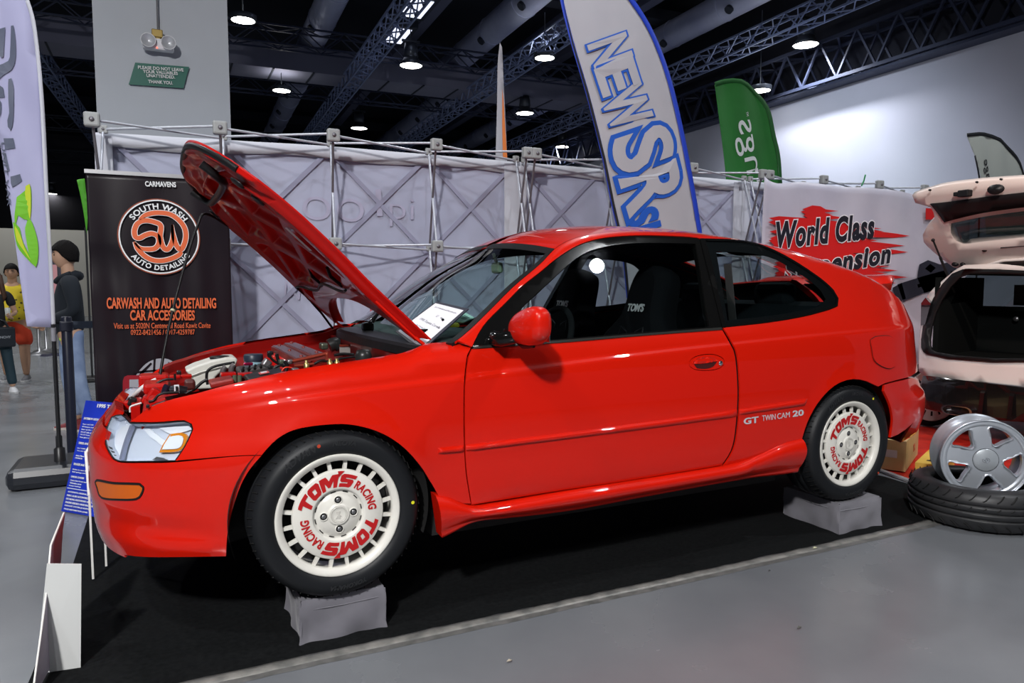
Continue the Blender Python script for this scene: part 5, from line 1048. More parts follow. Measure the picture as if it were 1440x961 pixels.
# ---------------------------------------------------------------- black banner stand
YB = 2.42
BAN = mottle(M('banner_black', (.022, .018, .022), .30, spec=.4), (.009, .006, .009), (.016, .011, .015), 2)
pa, pb = at(120, 240, y=YB), at(320.5, 247, y=YB); x0, x1, zt = pa.x, pb.x, 1.838
e = empty('banner_stand', ((x0+x1)/2, YB, .004), 0, 'black roll-up banner stand with round orange emblem, left of the raised bonnet', 'banner'); ox = (x0+x1)/2
A = np.array([[(x-ox, .010*math.sin((x-x0)*19)*(.3+.7*(zt-z)/zt)+.006*math.sin((x-x0)*47+z*2)*(zt-z)/zt+(.010*math.sin(z*13+x*4) if x < x0+.25 and z < 1.4 else 0)*(1-(x-x0)/.25 if x < x0+.25 else 0), z) for z in np.linspace(.08, zt, 60)] for x in np.linspace(x0, x1, 60)])
m = MB(); m.grid(A); m.build('banner_sheet', BAN, e, solid=.002)
m = MB(); m.box((0, 0, zt+.008), (x1-x0+.01, .02, .022)); m.build('top_bar', M('silver_bar', (.6, .6, .62), .3, .7), e)
m = MB(); m.box((0, .02, .045), (x1-x0+.06, .16, .09), bev=.02); m.build('base', MATS['silver_bar'], e); m = MB(); m.tube([(0, .045, .09), (0, .045, zt)], .012, 8); m.build('pole', MATS['silver_bar'], e)
ORG = M('banner_orange', (.70, .13, .04), .45); WTX = MATS['white_lettering']; YT = YB-.017
def bt(txt, pa, pb, h, mat, **kw): o = txt_on(e, 'banner_lettering', txt, pa, pb, YT, h, mat, **kw); o.location = (-e.location.x, -e.location.y, 0); return o
bt('CARMAVENS', (204, 259.5), (247.5, 260.8), 7.5, WTX, bold=.03)
bt('CARWASH AND AUTO DETAILING', (150, 427.5), (304, 427.5), 16, ORG, bold=.03); bt('CAR ACCESSORIES', (183, 444.5), (274, 444.5), 15, ORG, bold=.03)
bt('Visit us at 5020N Centennial Road Kawit Cavite', (160, 459.5), (296, 458.5), 8, ORG, bold=.006); bt('0922-8421456 / 0917-4259787', (184, 468.5), (274, 468.0), 7.5, ORG, bold=.006)
# round emblem
C0 = at(224.5, 334.3, y=YT); rx = (at(281, 334, y=YT)-at(168, 334, y=YT)).length/2; rz = (at(224, 282.5, y=YT)-at(224, 386.5, y=YT)).length/2
def loc(p): return (p[0]-e.location.x, p[1]-e.location.y, p[2])
def ring(r0, r1, mat, a0=0, a1=2*math.pi, n=72, dy=0, nm='emblem_ring'):
    m = MB(); A = np.array([[loc((C0.x+rx*r*math.cos(t), YT-dy, C0.z+rz*r*math.sin(t))) for r in (r0, r1)] for t in np.linspace(a0, a1, n)]); m.grid(A, smooth=False); return m.build(nm, mat, e, solid=.001)
ring(.965, 1.0, WTX); ring(1.0, 1.03, M('ember_orange', (.25, .05, .02), .5))
def ribbon(pts, w, mat, dy):
    """pixel path in the emblem as a flat band of width w (m)"""
    P = [at(*q, y=YT-dy) for q in pts]; m = MB(); L_ = []; R_ = []
    for i, p in enumerate(P):
        d = (P[min(i+1, len(P)-1)]-P[max(i-1, 0)]).normalized(); s = Vector((-d.z, 0, d.x)); ww = w[i] if hasattr(w, '__len__') else w; L_.append(loc(p+s*ww/2)); R_.append(loc(p-s*ww/2))
    m.grid(np.array([L_, R_]), smooth=False); m.build('emblem', mat, e, solid=.001)
# the emblem: S and W drawn in one looping orange band with a white edge (crop scale 5.34 from 120, 240)
def cp(*l): return [(120+x/5.338, 240+y/5.338) for x, y in l]
paths = [cp((405, 372), (440, 345), (500, 325), (570, 322), (640, 335), (700, 375), (742, 430), (755, 490), (745, 550), (722, 595), (700, 590), (675, 545), (660, 480), (652, 410)),
         cp((652, 410), (655, 480), (650, 540), (630, 585), (605, 598), (580, 570), (562, 500), (566, 420), (520, 392), (450, 380), (395, 400), (370, 450), (375, 500), (405, 512), (450, 490), (500, 478), (545, 500), (552, 550), (520, 590), (450, 595), (405, 580), (370, 545)),
         cp((365, 540), (400, 600), (450, 650), (510, 678), (580, 682), (650, 665), (700, 640), (728, 618))]
for pt in paths:
    c = catmull3(pt, 8); n = len(c); w = [.026*min(1, .35+6*min(i, n-1-i)/n) for i in range(n)]
    ribbon(c, [q+.007 for q in w], WTX, .0010); ribbon(c, w, ORG, .0025)
def arc_word(txt, a_mid, r, size, flip, mat, sx_=1.):
    def wp(x, y, z):
        t = a_mid-x/(r) if not flip else a_mid+x/(r); rr = r+(y if not flip else -y)
        return loc((C0.x+rx*rr*math.cos(t), YT-.002-(.001 if z > 0 else 0), C0.z+rz*rr*math.sin(t)))
    me = text_mesh(txt, size=size, warp=wp, bold=.006, sx=sx_, space=1.1); me.materials.append(mat); obj('banner_lettering', me, None, e)
arc_word('SOUTH WASH', R(90), .815, .21, False, WTX, 1.08); arc_word('AUTO DETAILING', R(-88), .845, .185, True, WTX, 1.0)
# grey globe and red framed phone graphic at the bottom
GLO = M('banner_grey', (.36, .36, .40), .5); DKR = M('banner_red', (.30, .01, .02), .4)
def flatpoly(parent, name, px, y, mat, th=.0012, holes=()):
    vs, fs, _ = triangulate([np.array([(at(*q, y=y).x, at(*q, y=y).z) for q in l]) for l in ([px]+list(holes))]); m = bpy.data.meshes.new(name); lx, ly = (parent.location.x, parent.location.y) if parent else (0, 0)
    m.from_pydata([(a-lx, y-ly, b) for a, b in vs], [], [tuple(int(k) for k in f) for f in fs]); m.materials.append(mat); o = obj(name, m, None, parent); md = o.modifiers.new('t', 'SOLIDIFY'); md.thickness = th; return o
flatpoly(e, 'banner_print', catmull([(182, 560, 1), (184, 545), (192, 528), (205, 513), (220, 506), (236, 506), (250, 512), (268, 503), (288, 504), (296, 512, 1), (285, 516), (270, 520, 1), (262, 560, 1)], 4), YT, GLO)
for pp in ([(189, 541), (198, 524), (212, 511), (214, 513), (202, 526), (194, 541)], [(186, 524), (240, 519), (240, 521), (187, 527)], [(205, 530), (232, 520), (238, 536), (222, 545), (210, 548)], [(216, 506), (219, 506), (216, 560), (213, 560)], [(236, 510), (242, 512), (250, 540), (246, 540)], [(248, 512), (268, 505), (280, 506), (262, 512), (252, 518)]): flatpoly(e, 'banner_print', pp, YT-.002, BAN)
flatpoly(e, 'banner_print', catmull([(173, 570, 1), (173, 536), (178, 530), (186, 529), (240, 529, 1), (240, 570, 1)], 3), YT-.003, DKR); flatpoly(e, 'banner_print', [(182, 570), (182, 535), (240, 534), (240, 570)], YT-.0045, GLO)
# ---------------------------------------------------------------- "World Class Suspension" banner
YW = 2.52; rng = random.Random(11)
top = catmull([(1074, 247, 1), (1090, 258), (1130, 256), (1180, 262), (1230, 265), (1270, 270), (1305, 276, 1)], 8); wx0, wx1 = at(1074, 300, y=YW).x, at(1322, 300, y=YW).x+.5
zs_ = [at(*q, y=YW).z for q in top]; xs_ = [at(*q, y=YW).x for q in top]
e2 = empty('banner', ((wx0+wx1)/2, YW, 0), 0, 'white hanging banner with red brush strokes and black slanted words', 'banner'); 
BW = bump(mottle(M('banner_white', (.52, .50, .58), .45), (.54, .52, .60), (.48, .46, .55), 2), 4, .3, .02)
zf = lambda x: float(np.interp(x, xs_, zs_))
A = np.array([[(x-e2.location.x, .012*math.sin(x*5+z*3)+.008*math.sin(x*13)*(z/2), z) for z in np.linspace(.25, zf(x), 30)] for x in np.linspace(wx0, wx1, 60)]); m = MB(); m.grid(A); m.build('banner_sheet', BW, e2, solid=.002)
BRD = M('brush_red', (.60, .012, .012), .45); YS = YW-.024
for k in range(30):
    f = k/29; cy = 294+f*130; l = 1084+20*abs(f-.25)+rng.uniform(-6, 10); r = 1205+rng.uniform(0, 75)-(30 if f < .12 else 0); sl = .06
    if f < .1: l, r = 1120+rng.uniform(-10, 10), 1170+rng.uniform(0, 20)
    th = rng.uniform(3, 7); pts = [(l, cy+rng.uniform(-1, 1)), (l+14, cy-th), ((l+r)/2, cy-th-rng.uniform(0, 2)+sl*(r-l)/2), (r-18, cy-th*.5+sl*(r-l)), (r, cy+sl*(r-l)), (r-22, cy+th*.4+sl*(r-l)), ((l+r)/2, cy+th+sl*(r-l)/2), (l+9, cy+th)]
    flatpoly(e2, 'brush_stroke', pts, YS-.0002*k, BRD)
BKT = M('banner_ink', (.012, .012, .02), .5); OUT = M('letter_outline', (.78, .76, .80), .5)
def world(txt, pa, pb, h, up):
    for mat, bo, dy in ((OUT, .075, .010), (BKT, .042, .013)):
        A, B = at(*pa, y=YS-dy), at(*pb, y=YS-dy); me = text_mesh(txt, size=1, bold=bo, shear=.25, align='LEFT', depth=.0005, space=1.12); ys = [v.co.y for v in me.vertices]; xs = [v.co.x for v in me.vertices]
        me0 = text_mesh(txt, size=1, bold=.012, shear=.25, align='LEFT', space=1.12); X = [v.co.x for v in me0.vertices]; Y = [v.co.y for v in me0.vertices]; x0, x1, y0, y1 = min(X), max(X), min(Y), max(Y)
        hh = (at(pa[0], pa[1]-h/2, y=YS)-at(pa[0], pa[1]+h/2, y=YS)).length; d = B-A
        for v in me.vertices: v.co = Vector(((v.co.x-x0)/(x1-x0)*d.length, (v.co.y-(y0+y1)/2)/(y1-y0)*hh, .001 if v.co.z > 0 else 0))
        me.transform(frame_mt(A, d, (0, 0, 1))); me.materials.append(mat); o = obj('banner_lettering', me, None, e2); o.location = (-e2.location.x, -e2.location.y, 0)
world('World Class', (1093, 331), (1229, 318), 36, None); world('Suspension', (1104, 386), (1252, 360), 38, None)
COI = M('coilover_dark', (.03, .03, .045), .35, .3); 
for pp, mt in (([(1262, 400), (1300, 388), (1330, 380), (1334, 402), (1300, 412), (1270, 424)], COI), ([(1290, 392), (1293, 372), (1305, 366), (1322, 372), (1345, 366), (1345, 400), (1300, 412)], COI), ([(1290, 400), (1301, 397), (1302, 402), (1291, 405)], BRD), ([(1255, 405), (1268, 398), (1274, 420), (1262, 426)], BKT), ([(1301, 378), (1308, 371), (1316, 377), (1309, 384)], GLO)): flatpoly(e2, 'banner_print', pp, YS-.012, mt)
flatpoly(e2, 'banner_print', [(1302, 293), (1315, 293), (1315, 309), (1302, 309)], YS-.012, BRD)
# a twist of green tape hanging on the frame
m = MB(); c = at(1211, 255, y=YN); m.tube([c+Vector((.02, -.03, .06)), c+Vector((0, -.03, 0)), c+Vector((-.03, -.03, -.05))], .008, 6); tag(m.build('cable_tie', M('tie_green', (.02, .25, .08), .5)), 'green tie hanging from the frame above the red brush-stroke banner', 'tie')
# ================================================================ flags
def flag(name, px, y, mat, label, wave=.02, group='feather flags', edge=None, ew_=3.0, step=9, fold=9.):
    """feather flag traced on the upright plane y, gently rippled, with thickness"""
    poly = catmull(px, step, True); e = empty(name, (at(*px[0][:2], y=y).x, y, 0), 0, label, 'flag', group)
    X = np.array([(at(*q, y=y).x, at(*q, y=y).z) for q in poly]); ar = .5*np.sum(X[:, 0]*np.roll(X[:, 1], -1)-np.roll(X[:, 0], -1)*X[:, 1]); X = X if ar > 0 else X[::-1]
    s = max(.04, (X[:, 1].max()-X[:, 1].min())/45); vs, fs, _ = triangulate([X], (s, s))
    rip = lambda x, z: wave*math.sin((x*.95+z*.22)*fold)
    me = bpy.data.meshes.new('flag_sheet'); me.from_pydata([(a-e.location.x, rip(a, b), b) for a, b in vs], [], [tuple(int(k) for k in f) for f in fs]); me.materials.append(mat); me.polygons.foreach_set('use_smooth', [True]*len(me.polygons))
    o = obj('flag_sheet', me, None, e); md = o.modifiers.new('t', 'SOLIDIFY'); md.thickness = .003
    return e, rip
def flag_print(e, rip, name, px, y, mat, dy=.006, closed=True, step=6, holes=()):
    L_ = [catmull(px, step, True)]+[catmull(h, step, True) for h in holes]; L2 = [np.array([(at(*q, y=y).x, at(*q, y=y).z) for q in l]) for l in L_]; vs, fs, _ = triangulate(L2, (.08, .08))
    me = bpy.data.meshes.new(name); me.from_pydata([(a-e.location.x, rip(a, b)-dy, b) for a, b in vs], [], [tuple(int(k) for k in f) for f in fs]); me.materials.append(mat); o = obj(name, me, None, e); md = o.modifiers.new('t', 'SOLIDIFY'); md.thickness = .001; return o
def band(e, rip, name, px, y, w, mat, dy=.006):
    P = catmull(px, 8); X = np.array([(at(*q, y=y).x, at(*q, y=y).z) for q in P]); m = MB(); A, B = [], []
    for i in range(len(X)):
        d = X[min(i+1, len(X)-1)]-X[max(i-1, 0)]; d = d/np.linalg.norm(d); s = np.array([-d[1], d[0]])*w/2
        for L_, g in ((A, X[i]+s), (B, X[i]-s)): L_.append((g[0]-e.location.x, rip(g[0], g[1])-dy, g[1]))
    m.grid(np.array([A, B])); return m.build(name, mat, e, solid=.003)
def flag_text(e, rip, txt, pa, pb, y, hpx, mat, dy=.008, mirror=False, **kw):
    A, B = at(*pa, y=y), at(*pb, y=y); d = B-A; me = text_mesh(txt, size=1, align='LEFT', **kw); X = [v.co.x for v in me.vertices]; Y = [v.co.y for v in me.vertices]
    ref = text_mesh(txt, size=1, align='LEFT', **{**kw, 'bold': 0}); RX = [v.co.x for v in ref.vertices]; RY = [v.co.y for v in ref.vertices]; x0, x1, y0, y1 = min(RX), max(RX), min(RY), max(RY)
    h = (at(pa[0]+hpx/2, pa[1], y=y)-at(pa[0]-hpx/2, pa[1], y=y)).length; dn = d.normalized(); up = Vector((-dn.z, 0, dn.x))*(-1 if mirror else 1)
    for v in me.vertices:
        p = A+dn*((v.co.x-x0)/(x1-x0)*d.length)+up*(((v.co.y-(y0+y1)/2)/(y1-y0))*h); v.co = Vector((p.x-e.location.x, rip(p.x, p.z)-dy-(.001 if v.co.z > 0 else 0), p.z))
    me.materials.append(mat); return obj('flag_lettering', me, None, e)
FW = mottle(M('flag_white', (.44, .43, .46), .75), (.45, .44, .47), (.40, .395, .43), 2); FBL = M('flag_blue', (.012, .05, .50), .5); YA = 2.30
e, rip = flag('feather_flag', [(786, -40, 1), (789, 0), (804, 60), (827, 135), (850, 225), (863, 290), (877, 350), (884, 420, 1), (1000, 420, 1), (988, 345), (972, 250), (955, 165), (938, 100), (915, 45), (884, 0), (855, -30), (820, -48)], YA, FW, 'tall white feather flag with blue border and blue outlined letters', .016)
band(e, rip, 'flag_border', [(786, -40), (789, 0), (804, 60), (827, 135), (850, 225), (863, 290), (877, 350), (884, 420)], YA, .030, FBL); band(e, rip, 'flag_border', [(855, -30), (884, 0), (915, 45), (938, 100), (955, 165), (972, 250), (988, 345), (1000, 420)], YA, .045, FBL)
BL2 = M('flag_letter_blue', (.015, .10, .50), .5)
def outl(txt, pa, pb, h, b0=.075, b1=.035, **kw):
    flag_text(e, rip, txt, pa, pb, YA, h, BL2, .009, bold=b0, **kw); flag_text(e, rip, txt, pa, pb, YA, h, FW, .013, bold=b1, **kw)
outl('N', (852, 57), (862, 88), 50); outl('E', (862, 92), (873, 126), 50) ; outl('W', (871, 128), (890, 176), 54)
outl('S', (899, 188), (911, 232), 80, .085, .030); outl('R', (911, 240), (924, 288), 78, .085, .030)
flag_text(e, rip, 'SH', (901, 297), (912, 345), YA, 38, BL2, .009, bold=.05)
m = MB(); q = [(884, 420), (877, 350), (863, 290), (850, 225), (827, 135), (804, 60), (789, 0), (786, -40)]; m.tube([at(*p, y=YA) for p in [(900, 480), (893, 450)]+q]+[at(820, -50, y=YA)], .010, 8); m.v = [(v[0]-e.location.x, v[1]-e.location.y-.0, v[2]) for v in m.v]; m.tube([(at(900, 480, y=YA).x-e.location.x, 0, 0.05), (at(900, 480, y=YA).x-e.location.x, 0, at(900, 480, y=YA).z)], .012, 8); m.box((at(900, 480, y=YA).x-e.location.x, 0, .03), (.35, .35, .06), bev=.01); m.build('flag_pole', M('pole_black', (.02, .02, .022), .35), e); e.location.z = .0036
def pole(e, px, y, py_top, base=.16):
    m = MB(); p = at(px, py_top, y=y); x = p.x-e.location.x; m.tube([(x, .01, .03), (x, .01, p.z)], .012, 8); m.box((x, .01, .03), (base*2, base*2, .05), bev=.01); m.build('flag_pole', M('pole_black', (.02, .02, .022), .35), e)
FGR = mottle(M('flag_green', (.025, .20, .035), .65), (.025, .21, .035), (.018, .15, .025), 2); FG2 = M('flag_green_dark', (.012, .11, .02), .65)
e, rip = flag('feather_flag', [(1004, 119.5, 1), (1020, 114), (1040, 115), (1060, 127), (1078, 152), (1087, 193), (1093, 221), (1096, 260), (1098, 300, 1), (1022, 300, 1), (1018, 236), (1010, 168)], 4.2, FGR, 'green feather flag with white letters rising above the fabric wall', .02, fold=14)
band(e, rip, 'flag_border', [(1004, 119.5), (1020, 114), (1040, 115), (1060, 127), (1078, 152), (1087, 193), (1093, 221), (1096, 260)], 4.2, .05, FG2)
flag_text(e, rip, 'ings', (1059, 258), (1044, 169), 4.2, 29, WTX, .008, mirror=True); flag_text(e, rip, 'TM', (1048, 158), (1049, 164), 4.2, 3, WTX, .008); pole(e, 1021, 4.2, 300)
e, rip = flag('feather_flag', [(1360, 189.5, 1), (1384, 188.5), (1406, 197), (1423, 214), (1437, 239), (1446, 275), (1450, 330, 1), (1386, 330, 1), (1380, 260), (1372, 221)], 4.6, M('flag_offwhite', (.50, .54, .50), .7), 'white feather flag with black curved edge above the raised tailgate', .012, fold=14)
band(e, rip, 'flag_border', [(1360, 190), (1384, 189), (1406, 197.5), (1423, 214.5), (1437, 239.5), (1446, 275), (1450, 330)], 4.6, .055, BLK_ := M('flag_black', (.01, .012, .015), .6)); flag_text(e, rip, 'rtage', (1391, 266), (1383.5, 225), 4.6, 9, BLK_, .008, mirror=True); pole(e, 1381, 4.6, 250); band(e, rip, 'flag_border', [(1371, 219), (1375, 240), (1378, 262)], 4.6, .03, BLK_)
e, rip = flag('feather_flag', [(703, 60, 1), (706, 66), (708, 110), (711, 170), (713, 222), (714, 300, 1), (694, 300, 1), (697, 218), (699, 150), (700, 90)], 3.6, FW, 'very slender white flag with orange stripe, seen edge-on', .0)
flag_print(e, rip, 'flag_print', [(706, 125, 1), (708, 145), (710, 180), (713, 222, 1), (707, 222, 1), (706, 180)], 3.6, M('flag_orange', (.75, .20, .04), .6)); pole(e, 704, 3.6, 300)
e, rip = flag('feather_flag', [(108, 253, 1), (119, 251, 1), (124, 300, 1), (122, 330, 1), (116, 290)], 8.0, M('flag_lime', (.10, .45, .03), .6), 'small bright green flag tip beside the black banner', .0); pole(e, 120, 8.0, 320)
# big flag at the left edge
YL = 2.62; FLV = bump(mottle(M('flag_lilac', (.42, .42, .62), .7), (.43, .43, .63), (.38, .38, .58), 1.5), 3, .2, .02)
e, rip = flag('feather_flag', [(34, -40, 1), (38, 0), (47, 32), (55, 100), (61, 180), (67, 290), (76, 461, 1), (38.5, 459, 1), (19, 325), (0, 207), (-20, 80), (-30, -40, 1)], YL, FLV, 'large white feather flag with grey letters and green leaf mark at the left edge', .018, fold=22)
band(e, rip, 'flag_sleeve', [(38, 0), (47, 32), (55, 100), (61, 180), (67, 290), (75, 461)], YL, .02, M('flag_sleeve', (.55, .56, .62), .6), .004)
GRL = M('flag_grey', (.10, .115, .17), .6); LG = M('flag_leaf', (.16, .50, .015), .6); LY = M('flag_leaf_yellow', (.55, .65, .03), .6)
c5 = lambda l: [(x/4.007, y/4.007)+((1,) if c else ()) for x, y, c in l]
for px_ in ([(0, 170, 1), (32, 157, 1), (28, 250, 0), (24, 328, 1), (12, 332, 0), (0, 320, 1)], [(62, 146, 1), (75, 142, 1), (88, 230, 0), (90, 330, 0), (72, 395, 0), (30, 425, 0), (-10, 455, 1), (-10, 375, 1), (50, 350, 0), (60, 290, 0)], [(52, 452, 0), (68, 447, 0), (80, 490, 0), (80, 640, 0), (70, 720, 0), (60, 737, 0), (44, 715, 0), (42, 680, 0), (54, 640, 0), (50, 560, 0)], [(18, 778, 1), (75, 780, 1), (86, 836, 1), (26, 842, 1)], [(-5, 480, 1), (20, 498, 1), (28, 552, 1), (-5, 552, 1)], [(-4, 560, 1), (8, 580, 0), (6, 640, 0), (-4, 660, 1)]): flag_print(e, rip, 'flag_print', c5(px_), YL, GRL)
c1 = lambda l: [(x/3.003, y/3.003)+((1,) if c else ()) for x, y, c in l]
for px_ in ([(42, 745, 1), (84, 735, 1), (92, 765, 1), (50, 790, 0), (44, 775, 0)], [(8, 640, 1), (22, 645, 1), (38, 720, 1), (30, 725, 0)]): flag_print(e, rip, 'flag_print', c1(px_), YL, GRL)
flag_print(e, rip, 'flag_print', [(23, 277, 1), (35, 268), (43, 262), (44, 290), (40, 310), (25, 303, 0), (21, 320, 1), (20, 305)], YL, LG); flag_print(e, rip, 'flag_print', [(36, 262), (42, 259), (43.5, 280), (42, 308), (38, 290), (35, 272)], YL, LY, .009)
flag_print(e, rip, 'flag_print', [(18, 312, 1), (27, 320), (32, 340), (44, 364), (48, 374), (36, 362), (24, 345)], YL, LG); flag_print(e, rip, 'flag_print', [(35, 320), (42, 308), (52, 335), (53.5, 360), (50, 376), (44, 370), (38, 345)], YL, LG, .009); flag_print(e, rip, 'flag_print', [(21, 318), (28, 330), (35, 350), (43, 366), (33, 352), (24, 338)], YL, LY, .009)
for t, pa, pb in (('UNIT VAR', (3, 200), (13, 290)),): flag_text(e, rip, t, pa, pb, YL, -5, GRL, .008)
m = MB(); a = at(75, 461, y=YL); b = at(84, 640, y=2.75); sh = lambda v: (v[0]-e.location.x, v[1]-e.location.y, v[2]); m.tube([sh(a+Vector((0, 0, .02))), sh(b)], .012, 10); m.tube([sh(a), sh(a+(b-a)*.1)], .014, 10, 1); m.tube([sh(b+Vector((0, 0, .12))), sh(b+Vector((0, 0, .05))), sh(b+Vector((0, 0, .04))), sh(b+Vector((0, 0, -.08)))], [.018, .018, .03, .034], 12); m.build('flag_pole', [M('pole_black', (.02, .02, .022), .35), M('pole_ferrule', (.3, .3, .34), .4)], e)
P = [at(30, 672, z=.12), at(113, 672, z=.12)]; m = MB(); c = sh((b.x-.06, 2.80, .065)); m.box(c, (.40, .44, .13), bev=.045); m.build('flag_base', M('base_black', (.018, .02, .026), .35, 0, .2), e)
# stanchion with belt
bs = (-1.075, 3.26, 0); e = empty('belt_stanchion', bs, 0, 'black belt barrier post in front of the man in the dark jacket', 'barrier post'); ST = M('stanchion_black', (.014, .016, .03), .35)
m = MB(); m.lathe([(.032, .02), (.032, .985), (.028, .995), (0, .995)], 24); m.build('post', ST, e); m = MB(); m.lathe([(.17, 0), (.165, .018), (.05, .04), (.033, .05)], 28); m.build('base', ST, e); m = MB(); m.box((.55, .15, .93), (1.1, .003, .05), 0, Matrix.Rotation(R(8), 4, 'Z')); m.build('belt', M('belt_black', (.03, .04, .06), .7), e); m = MB(); m.box((0, 0, .93), (.075, .075, .07), bev=.01); m.build('belt_head', ST, e)
# blue information board and foam boards
def board(name, pts, mat, label, th=.012, parent=None, cat='board'):
    m = MB(); n = (pts[1]-pts[0]).cross(pts[-1]-pts[0]).normalized(); m.prism(pts, n*th); o = m.build(name, mat, parent); 
    return tag(o, label, cat) if cat else o
BLU = mottle(M('board_blue', (.012, .03, .42), .35, spec=.4), (.008, .02, .30), (.02, .05, .55), 2)
BL, BR = at(88, 720, z=.0), at(133, 728, z=.0); dx = (BR-BL).normalized(); Wd = .50; TL = None
dn = Vector((dx.y, -dx.x, 0)); dn = dn if dn.y < 0 else -dn
# height along a leaning-back direction that passes through the traced top-left corner
C, tl = Vector(CC), (122.5, 564.5); ray = at(*tl, y=3.0)-C; n2 = ray.cross(dx); up_ = Vector((0, 0, 1))-dn*.28
t_ = [(x, abs((BL+up_*x-C).normalized().dot(ray.normalized())-1)) for x in np.linspace(.2, 1.2, 400)]; hb = .60
TLp = at(*tl, y=BL.y+.14); up_ = (TLp-BL)
pts = [BL, BL+dx*Wd, BL+dx*Wd+up_, TLp]; e = board('info_board', pts, BLU, 'blue information board leaning behind the nose of the red car', .008)
nn = (pts[1]-pts[0]).cross(pts[3]-pts[0]).normalized(); nn = nn if nn.dot(Vector(CC)-BL) > 0 else -nn
def on_board(u0, v0, u1, h, txt=None, mat=WTX, bold=.02, **kw):
    """u along the foot (m), v fraction of height"""
    A = BL+dx*u0+up_*v0+nn*.010; me = text_mesh(txt, size=1, align='LEFT', bold=bold, **kw); X = [v.co.x for v in me.vertices]; Y = [v.co.y for v in me.vertices]
    for v in me.vertices: v.co = Vector(((v.co.x-min(X))/(max(X)-min(X))*(u1-u0), (v.co.y-min(Y))/(max(Y)-min(Y))*h, .001 if v.co.z > 0 else 0))
    me.transform(frame_mt(A, dx, up_)); me.materials.append(mat); return obj('board_lettering', me, None, e)
on_board(.10, .935, .40, .026, '1995 Toyota Corolla', bold=.04); on_board(.17, .885, .33, .022, "TOM'S", M('board_pink', (.75, .03, .30), .5), .05)
on_board(.02, .825, .15, .012, 'EXTERIOR DETAILS', bold=.03)
rows = ['Super red 2 AD', '3D bumpers double', 'Rear spoiler with lip', 'FX GT side skirt', 'FX GT front lip', 'Rear glass wiper']
for k, t in enumerate(rows): on_board(.02, .775-k*.024, .02+.006*len(t), .008, t, bold=.02)
on_board(.02, .60, .17, .012, 'TIRES AND WHEELS', bold=.03)
for k, t in enumerate(['15x7 TOMS Igeta', 'The rare 2 piece']): on_board(.02, .555-k*.022, .02+.006*len(t), .008, t)
for k, t in enumerate(['Advan Neova', '195/50/15']): on_board(.02, .49-k*.022, .02+.006*len(t), .008, t)
on_board(.02, .41, .14, .012, 'BRAKES AND SUSP', bold=.03)
for k, t in enumerate(['Brakes by euro 20 valve', 'Stiff springs and gas']): on_board(.02, .365-k*.022, .02+.006*len(t), .008, t)
on_board(.02, .30, .12, .010, 'UNDER CHASSIS', bold=.03)
for k, t in enumerate(['Cusco bars front rear', 'Whiteline strut', 'Energy bushings']): on_board(.02, .27-k*.024, .02+.006*len(t), .008, t)
m = MB(); A = BL+dx*.01+up_*.205+nn*.0095; m.bar(A, A+dx*.4, .004, .003); m.build('board_rule', WTX, e)
for k, t in enumerate(['AUTOPARTS: ORIGINAL JAPAN', 'PAINT: ALAIN AUTOWORKZ', 'DETAILING: SOUTHWASH AUTO DETAILING', 'ENGINE REBUILD: MASS MACHINE', 'EXHAUST SYSTEM: JS MUFFLERS', 'PIAGE RESTORATION: JOMIE']): on_board(.02, .165-k*.030, .02+.0075*len(t), .010, t, bold=.03)
m = MB(); bk = -nn; a = (TLp+(pts[2]-TLp)*.5)*.6+(BL+dx*.25)*.4+bk*.01; m.bar(a, Vector((a.x, a.y, 0))+Vector((bk.x, bk.y, 0)).normalized()*.16+Vector((0, 0, .006)), .08, .006); m.build('board_strut', M('board_white', (.7, .7, .7), .6), e); e.location.z = .0036
FOAM = M('foam_board', (.62, .63, .62), .6); FE = M('foam_edge', (.78, .77, .74), .6)
q = [at(137, 612, y=1.08), at(121, 637, y=1.0), at(125.5, 697, y=.95), at(145, 697, y=1.08), at(150, 612, y=1.2)]
m = MB(); m.tube(q[:3], .007, 4); m.prism(q, (.004, .004, 0), 1); m.bar(at(125.5, 697, y=.95), (at(125.5, 697, y=.95).x, .95, .008), .008); m.bar(at(145, 697, y=1.08), (at(145, 697, y=1.08).x, 1.08, .008), .008); tag(m.build('folded_board', [FE, M('board_navy', (.03, .03, .09), .5)]), 'white-edged folded board standing at the nose of the red car', 'board')
e = empty('foam_stand', (at(90, 945, z=0).x, .2, 0), 0, 'folded white foam board stand on the carpet at the lower left corner', 'board stand'); sh = lambda v: Vector((v[0]-e.location.x, v[1]-e.location.y, v[2]))
y_ = .205; q = [at(66, 795, y=y_), at(114.5, 795.5, y=.190), at(113.5, 941, y=.190), at(50, 951, y=y_)]
m = MB(); m.prism([sh(p) for p in q], (.0, .005, 0)); m.build('support_panel', FOAM, e, label='pale grey support panel')
edge = [(90, 723), (71, 769), (66, 830), (58, 890), (47, 962)]; ed = [at(90, 723, y=.52), at(71.5, 769, y=.30), at(66, 830, y=.215), at(58, 890, y=.13), at(45, 985, y=.03)]
back = [Vector((p.x+.004+.03*max(0, (i == 0)*0), p.y+.0, p.z)) for i, p in enumerate(ed)]
inn = [at(90, 723, y=.525), at(83, 790, y=.52), at(78, 800, y=.50)]
m = MB(); outline = [ed[0], ed[1], ed[2], ed[3], ed[4], Vector((ed[4].x+.02, .20, 0.01)), Vector((at(80, 880, y=.50).x, .50, .01)), at(80, 795, y=.52)]
m.prism([sh(p) for p in outline], (.004, .003, 0), 0); m.tube([sh(p) for p in ed], .0035, 4, 1); m.build('side_panel', [M('foam_purple', (.30, .27, .33), .6), FE], e, label='tall folded panel with white edge'); e.location.z = .0036
